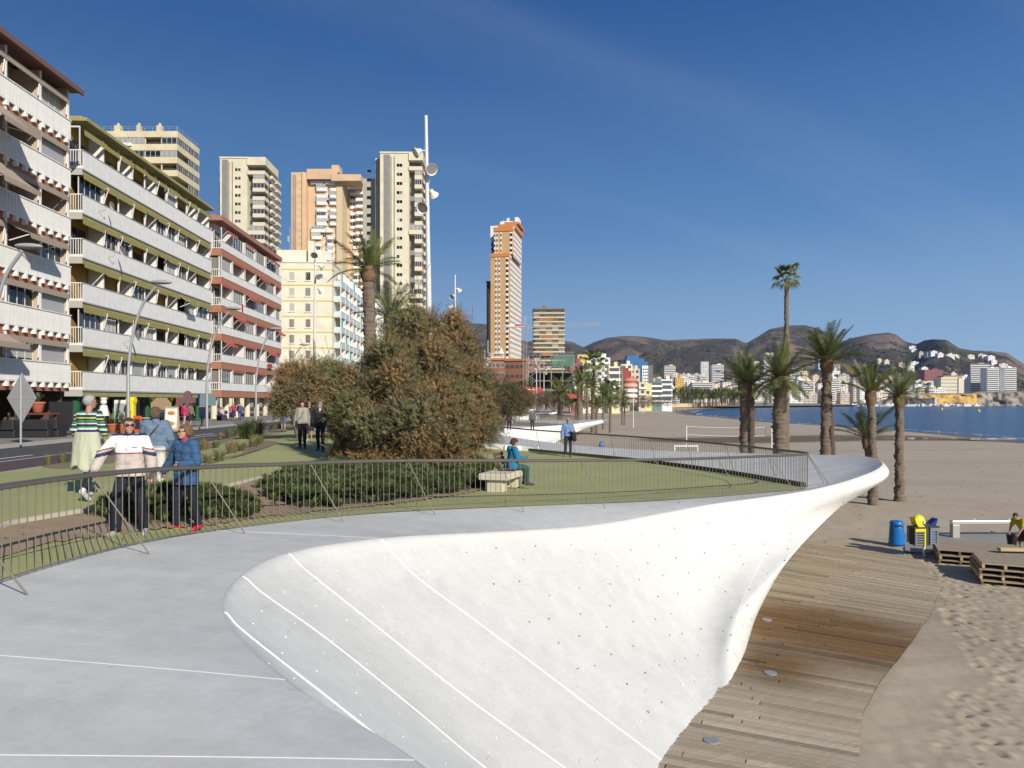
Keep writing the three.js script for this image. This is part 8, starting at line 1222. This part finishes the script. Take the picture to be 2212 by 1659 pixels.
{ // white and beige track jacket, facing us
  const p = V((281 - CX) * 11.3 / FL, 0, -11.3); p.y = gY(p.x, 11.3) - 0.03;
  const paint = (x, y, z, J) => { const u = y - J.chest[1], arm = Math.abs(x) > 0.205; const W_ = [0.80, 0.80, 0.80], B = [0.47, 0.41, 0.36], N = [0.02, 0.025, 0.075], R = [0.22, 0.025, 0.03]; const q = arm ? u + 0.02 + 0.25 * (Math.abs(x) - 0.2) : u; if (y > J.neckB[1] + 0.0) return N; if (Math.abs(x) < 0.006 && z > 0.05) return [0.3, 0.3, 0.3]; if (!arm) { if (q > -0.085) return W_; if (q > -0.108) return R; return B; } if (q > 0.02) return W_; if (q > 0.0) return R; if (q > -0.03) return B; if (q > -0.085) return N; return B; };
  person('person in sunglasses and a white and beige track jacket, walking behind the near railing', p, 0.10, { h: 1.77, fat: 1.08, w: 1.08, skin: [0.54, 0.27, 0.20], glasses: 'sun', hair: { col: [0.045, 0.033, 0.026], th: 0.009, bot: -0.05, brow: 0.062 }, shoe: [0.42, 0.41, 0.38], bottom: { col: [0.010, 0.012, 0.028], r: 0.026 }, top: { name: 'jacket', paint, hem: -0.08, r: 0.028, sr: 0.008, collar: 0.045, flare: 0.01 },
    pose: { lean: 0.03, headYaw: 0.5, armR: [[-0.72, -0.85, 0.1], [-0.15, -0.75, 0.55], [0.2, -0.9, 0.5]], armL: [[0.42, -1, 0.02], [0.12, -1, 0.18], [0.05, -1, 0.15]], legR: [[-0.14, -1, 0.26], [-0.08, -1, -0.12], [-0.2, -0.05, 1]], legL: [[0.05, -1, -0.18], [0.06, -1, -0.28], [0.3, -0.25, 1]] },
    extra: ({ t, part, cap, chest }) => { obj('chest_logo', place(rbox(0.075, 0.012, 0.004, 0.001), V(0.115, chest[1] - 0.01, 0.134 * 1.06), 0.4), clothM([0.12, 0.13, 0.17]), t); } });
}
{ // blue padded coat with red collar
  const d = 12.15, p = V((402 - CX) * d / FL, 0, -d); p.y = gY(p.x, d);
  const paint = (x, y, z, J) => { const N = [0.030, 0.085, 0.185]; if (y > J.neckB[1] + 0.01 && z > 0.01) return Math.abs(x) < 0.06 ? [0.5, 0.02, 0.04] : N; const f = Math.abs(((y * 8) % 1) - 0.5) < 0.06 ? 0.65 : 1; return N.map(a => a * f); };
  person('person in a blue padded coat with a red collar, glasses and red shoes', p, -0.38, { h: 1.69, fem: true, fat: 1.0, w: 0.95, glasses: 'clear', mouth: true, lip: [0.5, 0.06, 0.05], hair: { col: [0.16, 0.085, 0.04], th: 0.027, bot: -0.06, brow: 0.06, curl: 0.010, back: true }, shoe: [0.55, 0.02, 0.03], bottom: { col: [0.010, 0.012, 0.026], r: 0.018 }, top: { name: 'coat', paint, hem: -0.20, r: 0.026, sr: 0.010, collar: 0.06, flare: 0.01 },
    pose: { lean: 0.02, headYaw: -0.55, headPitch: -0.08, armR: [[-0.5, -0.9, -0.05], [-0.55, -0.8, 0.15], [-0.4, -0.9, 0.1]], armL: [[0.30, -1, 0.0], [-0.72, -0.25, 0.72], [-0.9, -0.2, 0.35]], legR: [[-0.18, -1, 0.12], [-0.08, -1, -0.08], [-0.35, -0.03, 1]], legL: [[0.06, -1, -0.10], [0.05, -1, -0.22], [0.25, -0.15, 1]] } });
}
{ // denim jacket, seen from behind
  const d = 14.2, p = V((336 - CX) * d / FL, 0, -d); p.y = gY(p.x, d);
  const paint = (x, y, z, J) => { const f = 1 + 0.25 * nz(x * 9, y * 9, z * 9); const u = y - J.pel[1]; if (u < 0.045 && Math.abs(x) < 0.2) return Math.floor(y / 0.016) % 2 ? [0.02, 0.02, 0.04] : [0.66, 0.66, 0.64]; const N = y > J.chest[1] + 0.02 && y < J.chest[1] + 0.03 ? 0.75 : 1; return [0.115 * f * N, 0.175 * f * N, 0.25 * f * N]; };
  person('person seen from behind in a faded denim jacket and white trousers', p, Math.PI + 0.2, { h: 1.72, fem: true, fat: 1.08, noFace: true, skin: SKIN2, hair: { col: [0.13, 0.075, 0.04], th: 0.030, bot: -0.085, brow: 0.055, back: true, curl: 0.016 }, shoe: [0.5, 0.5, 0.48], bottom: { col: [0.66, 0.65, 0.58], r: 0.014 }, top: { name: 'denim_jacket', paint, hem: -0.03, r: 0.032, sr: 0.010, collar: 0.03 },
    pose: { headYaw: -0.35, armL: [[0.22, -1, 0.05], [0.0, -0.8, 0.6]], armR: [[-0.30, -1, 0.0], [-0.02, -0.9, 0.5]], legL: [[0.04, -1, 0.14], [0, -1, -0.06]], legR: [[-0.04, -1, -0.10], [0, -1, -0.25]] },
    extra: ({ t, add, pel, chest, aL, aR, neckB }) => { const z = -0.150; obj('bag_strap', [tube([add(aR.a, [0.07, 0.045, 0.03]), [-0.06, chest[1] + 0.06, z], [0.05, chest[1] - 0.08, z - 0.01], [0.17, pel[1] + 0.12, z + 0.03]].map(q => V(...q)), 0.012, 20, 6)], clothM([0.12, 0.045, 0.02], 0.5), t); obj('bag', place(rbox(0.26, 0.2, 0.1, 0.04), V(0.22, pel[1] + 0.06, -0.02), 0.6), clothM([0.03, 0.025, 0.03], 0.5), t); } });
}
// ---- further people, coarser
const gpx = (x, d) => { const X = (x - CX) * d / FL; return V(X, gY(X, d), -d); };
const walkA = { armL: [[0.2, -1, -0.15], [0.08, -1, 0.2]], armR: [[-0.2, -1, 0.15], [-0.1, -1, 0.3]], legL: [[0.04, -1, 0.2], [0, -1, -0.05]], legR: [[-0.04, -1, -0.12], [0, -1, -0.3]] };
person('person with dark curly hair and a beige vest, left one of the walking couple', gpx(653, 27.6), 0.1, { h: 1.74, fem: true, fat: 1.1, cell: 0.02, hair: { col: [0.04, 0.022, 0.016], th: 0.03, curl: 0.012, back: true }, bottom: { col: [0.014, 0.016, 0.026] }, top: { name: 'shirt', col: [0.26, 0.26, 0.25], hem: -0.05, r: 0.016 }, pose: walkA, extra: ({ part, cap, pel, chest }) => { part('vest', [cap([0.07, pel[1] - 0.02, 0], [0.08, chest[1] + 0.07, 0], 0.15, 0.125), cap([-0.07, pel[1] - 0.02, 0], [-0.08, chest[1] + 0.07, 0], 0.15, 0.125)], clothM([0.38, 0.35, 0.28]), 0.04, (d, x, y) => Math.max(d, pel[1] - 0.05 - y)); part('bag_strap', [cap([0.12, chest[1] + 0.12, 0.11], [-0.14, pel[1] + 0.03, 0.16], 0.014)], clothM([0.03, 0.02, 0.02]), 0.01); part('bag', [cap([-0.2, pel[1], 0.1], [-0.2, pel[1] - 0.1, 0.1], 0.06)], clothM([0.02, 0.02, 0.02])); } });
person('grey haired person in a black jacket, right one of the couple by the tamarisk', gpx(692, 27.6), 0.05, { h: 1.80, cell: 0.02, hair: { col: [0.38, 0.37, 0.35], th: 0.012 }, bottom: { col: [0.016, 0.016, 0.018] }, top: { name: 'jacket', col: [0.014, 0.014, 0.016], hem: -0.08, r: 0.036 }, pose: { ...walkA, headYaw: -0.3, armL: [[0.2, -1, 0], [-0.6, -0.25, 0.7]], armR: [[-0.25, -1, 0], [-0.1, -1, 0.25]] }, extra: ({ part, cap, chest }) => part('shirt_collar', [cap([0, chest[1] + 0.1, 0.10], [0, chest[1] + 0.17, 0.07], 0.035)], clothM([0.62, 0.63, 0.66])) });
person('person in dark clothes with an orange bag, half hidden behind the couple', gpx(668, 31), 0.1, { h: 1.70, fem: true, cell: 0.024, glasses: 'sun', hair: { col: [0.10, 0.04, 0.02], th: 0.02, back: true }, bottom: { type: 'skirt', col: [0.02, 0.02, 0.022], len: 0.5 }, shoe: [0.6, 0.6, 0.6], top: { col: [0.018, 0.018, 0.02], hem: -0.05, r: 0.02 }, pose: walkA, extra: ({ part, cap, aL, pel }) => part('bag', [cap([0.22, pel[1] + 0.02, 0.05], [0.22, pel[1] - 0.05, 0.05], 0.06)], clothM([0.6, 0.08, 0.01])) });
person('person in a dark jacket and denim shorts near the street, left of the couple', gpx(612, 44.5), 0.15, { h: 1.74, cell: 0.026, hair: { col: [0.06, 0.04, 0.03], th: 0.012 }, bottom: { type: 'shorts', col: [0.10, 0.15, 0.24], r: 0.02 }, top: { name: 'jacket', col: [0.016, 0.016, 0.02], hem: -0.03, r: 0.03 }, pose: walkA });
person('person in denim shorts and a patterned top behind the left edge of the tamarisk', gpx(713, 34), 0, { h: 1.68, fem: true, cell: 0.026, hair: { col: [0.10, 0.05, 0.02], th: 0.02 }, bottom: { type: 'shorts', col: [0.12, 0.18, 0.28], r: 0.016 }, top: { col: [0.45, 0.28, 0.16], sleeve: 0.4, hem: 0, r: 0.014 }, pose: walkA });
{ // seated reader in the blue hoodie
  const p = gp(1112, 1046); const b = scene.children.find(c => c.name === 'concrete_bench'); const off = V(0.14, 0, -1.15).applyAxisAngle(V(0, 1, 0), b.rotation.y).add(b.position);
  person('person in a bright blue hoodie seated reading on the concrete bench', V(off.x, b.position.y, off.z), b.rotation.y + Math.PI / 2 + 0.55, { h: 1.64, fem: true, fat: 1.12, cell: 0.0155, noFace: true, skin: SKIN2, hair: { col: [0.075, 0.03, 0.02], th: 0.028, curl: 0.016, bot: -0.09, back: true }, shoe: [0.02, 0.025, 0.05], bottom: { col: [0.02, 0.085, 0.075], r: 0.010 }, top: { name: 'hoodie', col: [0.008, 0.17, 0.32], hem: -0.1, r: 0.036, sr: 0.014, collar: 0.0 },
    pose: { lean: 0.10, headPitch: 0.35, ground: -0.68, armL: [[0.2, -0.9, 0.25], [-0.1, -0.1, 1]], armR: [[-0.2, -0.9, 0.25], [0.1, -0.1, 1]], legL: [[0.12, -0.12, 1], [0.02, -1, 0.0], [0.1, -0.1, 1]], legR: [[-0.12, -0.12, 1], [-0.02, -1, 0.02], [-0.1, -0.1, 1]] },
    extra: ({ t, part, cap, neckB, aL, aR }) => { part('hood', [cap([-0.07, neckB[1] - 0.02, -0.08], [0.07, neckB[1] - 0.02, -0.08], 0.06), cap([0, neckB[1], -0.08], [0, neckB[1] - 0.09, -0.115], 0.06, 0.045)], clothM([0.008, 0.17, 0.32]), 0.04); obj('magazine', place(rbox(0.3, 0.01, 0.22, 0.004), V(0, aL.w[1] + 0.04, aL.w[2] + 0.08), 0, -0.7), clothM([0.5, 0.5, 0.48]), t); } });
}
person('person in a light blue shirt walking with a dark jacket over the arm', gpx(1227, 34.6), 0.12, { h: 1.76, fat: 1.12, cell: 0.0155, glasses: 'sun', skin: SKIN2, hair: { col: [0.30, 0.29, 0.28], th: 0.006, brow: 0.075, bot: -0.04 }, shoe: [0.3, 0.29, 0.27], bottom: { col: [0.03, 0.032, 0.036], r: 0.016 }, top: { col: [0.16, 0.25, 0.47], hem: -0.02, r: 0.028, sr: 0.01, collar: 0.015 }, pose: { ...walkA, armL: [[0.25, -1, 0.0], [-0.35, 0.1, 0.85]], armR: [[-0.32, -1, 0], [-0.1, -1, 0.2]] }, extra: ({ part, cap, aL }) => part('folded_jacket', [cap(add(aL.e, [0.02, 0.0, 0.05]), add(aL.e, [0.04, -0.36, 0.06]), 0.07, 0.1), cap(aL.w, add(aL.w, [0.03, -0.33, 0.0]), 0.06, 0.085)], clothM([0.010, 0.011, 0.016]), 0.05, (d, x, y, z) => d + 0.012 * nz(x * 12, y * 8, z * 12)) });
person('person in a salmon top carrying a white bag on the tan second bulge', gpx(1100, 65), 0.2, { h: 1.68, fem: true, cell: 0.03, hair: { col: [0.30, 0.26, 0.2], th: 0.02 }, bottom: { col: [0.03, 0.03, 0.04] }, top: { col: [0.52, 0.24, 0.17], hem: -0.08, r: 0.03 }, pose: walkA, extra: ({ part, cap, aL }) => part('bag', [cap(aL.tip, add(aL.tip, [0.02, -0.2, 0]), 0.05, 0.1)], clothM([0.72, 0.72, 0.72])) });
person('person in a grey sweater and dark trousers on the tan second bulge', gpx(1150, 66), 0, { h: 1.76, fat: 1.15, cell: 0.03, hair: { col: [0.4, 0.38, 0.36], th: 0.008 }, bottom: { col: [0.03, 0.03, 0.032] }, top: { col: [0.10, 0.105, 0.12], hem: -0.05, r: 0.03 }, pose: walkA });
{ // worker with the bucket
  const p = sandAt(2216, 1200); person('person in a yellow shirt bending over a black bucket at the right edge', p, -1.25, { h: 1.72, cell: 0.0155, skin: SKIN2, hair: { col: [0.03, 0.022, 0.018], th: 0.010, brow: 0.06 }, bottom: { type: 'shorts', col: [0.06, 0.06, 0.07], r: 0.03 }, top: { col: [0.52, 0.48, 0.015], sleeve: 0.4, hem: -0.05, r: 0.026 }, pose: { lean: 0.95, headPitch: 0.55, head: [0, -0.03, 0.05], armL: [[0.1, -1, 0.45], [-0.15, -0.75, 0.5]], armR: [[-0.1, -1, 0.5], [0.15, -0.75, 0.5]], legL: [[0.1, -1, 0.45], [0, -1, -0.45]], legR: [[-0.1, -1, 0.35], [0, -1, -0.4]] } });
  const q = sandAt(2186, 1200), t = thing('bucket', 'black bucket held by the bending person', 'bucket', q); t.position.y += 0.36; obj('body', new THREE.LatheGeometry([[0, 0], [0.13, 0], [0.17, 0.36], [0.18, 0.36], [0.18, 0.38], [0.16, 0.38], [0.12, 0.02], [0, 0.02]].map(a => new THREE.Vector2(...a)), 20), M(C(0.012, 0.012, 0.014), 0.5), t);
}
// street people, small
const sp = (l, x, d, yaw, o) => person(l, onWalk(x, d), yaw, { cell: 0.032, pose: walkA, ...o });
sp('person in a pink jacket at the cafe tables', 398, 51, 2.6, { h: 1.66, fem: true, hair: { col: [0.02, 0.015, 0.01], th: 0.02, back: true }, bottom: { col: [0.5, 0.3, 0.3] }, top: { name: 'jacket', col: [0.55, 0.03, 0.14], r: 0.03, hem: -0.1 } });
sp('person in a grey top and dark skirt next to the pink jacket', 411, 51.5, 2.9, { h: 1.64, fem: true, hair: { col: [0.02, 0.015, 0.01], th: 0.02 }, bottom: { type: 'skirt', col: [0.03, 0.02, 0.02], len: 0.5 }, top: { col: [0.16, 0.17, 0.14], r: 0.02, sleeve: 0.4 } });
sp('fair haired person with a blue jacket tied at the hips near the green column', 437, 54, 2.9, { h: 1.72, fem: true, fat: 1.15, hair: { col: [0.45, 0.33, 0.16], th: 0.02, back: true }, bottom: { col: [0.03, 0.05, 0.12] }, top: { col: [0.26, 0.26, 0.27], r: 0.02, sleeve: 0.4 }, extra: ({ part, cap, pel }) => part('tied_jacket', [cap([0, pel[1] + 0.08, 0], [0, pel[1] - 0.2, 0], 0.19, 0.22)], clothM([0.10, 0.20, 0.45])) });
sp('person in a pale pink shirt seated on the blue bench', 481, 70, 0.9, { h: 1.7, cell: 0.032, hair: { col: [0.4, 0.36, 0.3], th: 0.01 }, bottom: { col: [0.02, 0.02, 0.04] }, top: { col: [0.55, 0.38, 0.36], r: 0.03 }, pose: { ground: -0.55, lean: -0.1, legL: [[0.1, -0.1, 1], [0, -0.9, 0.3]], legR: [[-0.1, -0.1, 1], [0, -0.9, 0.3]], armL: [[0.2, -0.9, 0.3], [-0.1, -0.2, 1]], armR: [[-0.2, -0.9, 0.3], [0.1, -0.2, 1]] } });
sp('person in a crimson top and purple skirt walking under the salmon block', 505, 70, 0.3, { h: 1.66, fem: true, hair: { col: [0.4, 0.33, 0.24], th: 0.02 }, bottom: { type: 'skirt', col: [0.06, 0.02, 0.09], len: 0.42 }, top: { col: [0.42, 0.03, 0.07], r: 0.02, sleeve: 0.4 } });
sp('person in blue walking beside the crimson top', 518, 70, 0.2, { h: 1.64, fem: true, hair: { col: [0.1, 0.07, 0.05], th: 0.02 }, bottom: { col: [0.02, 0.05, 0.2] }, top: { col: [0.10, 0.08, 0.20], r: 0.02 } });
sp('person in dark clothes at the far end of the arcade', 572, 96, 0.2, { h: 1.74, hair: { col: [0.03, 0.02, 0.02], th: 0.015 }, bottom: { col: [0.02, 0.02, 0.02] }, top: { col: [0.02, 0.02, 0.024], r: 0.03 } });
sp('person sitting on the dark cafe terrace at the left edge', 20, 38.2, 0.6, { h: 1.66, fem: true, hair: { col: [0.02, 0.012, 0.01], th: 0.025, back: true }, bottom: { col: [0.02, 0.02, 0.02] }, top: { col: [0.10, 0.07, 0.06], r: 0.02 }, pose: { ground: -0.52, lean: -0.1, legL: [[0.1, -0.1, 1], [0, -0.9, 0.3]], legR: [[-0.1, -0.1, 1], [0, -0.9, 0.3]], armL: [[0.3, -0.9, 0.3], [0.2, 0.1, 1]], armR: [[-0.2, -0.9, 0.3], [0.1, -0.2, 1]] } });
// tiny figures on the far beach
for (const [x, y, l] of [[1462, 890, 'lone dark figure walking on the far wet sand, left of three'], [1474, 890, 'middle one of three far figures on the wet sand'], [1480, 889, 'right one of three far figures on the wet sand']]) { const p = sandAt(x, y); person(l, p, 0.5, { cell: 0.05, hair: { col: [0.03, 0.02, 0.02], th: 0.01 }, bottom: { col: [0.03, 0.03, 0.04] }, top: { col: x === 1480 ? [0.5, 0.5, 0.5] : [0.03, 0.03, 0.04], r: 0.03 }, pose: walkA }); }
renderer.render(scene, camera);
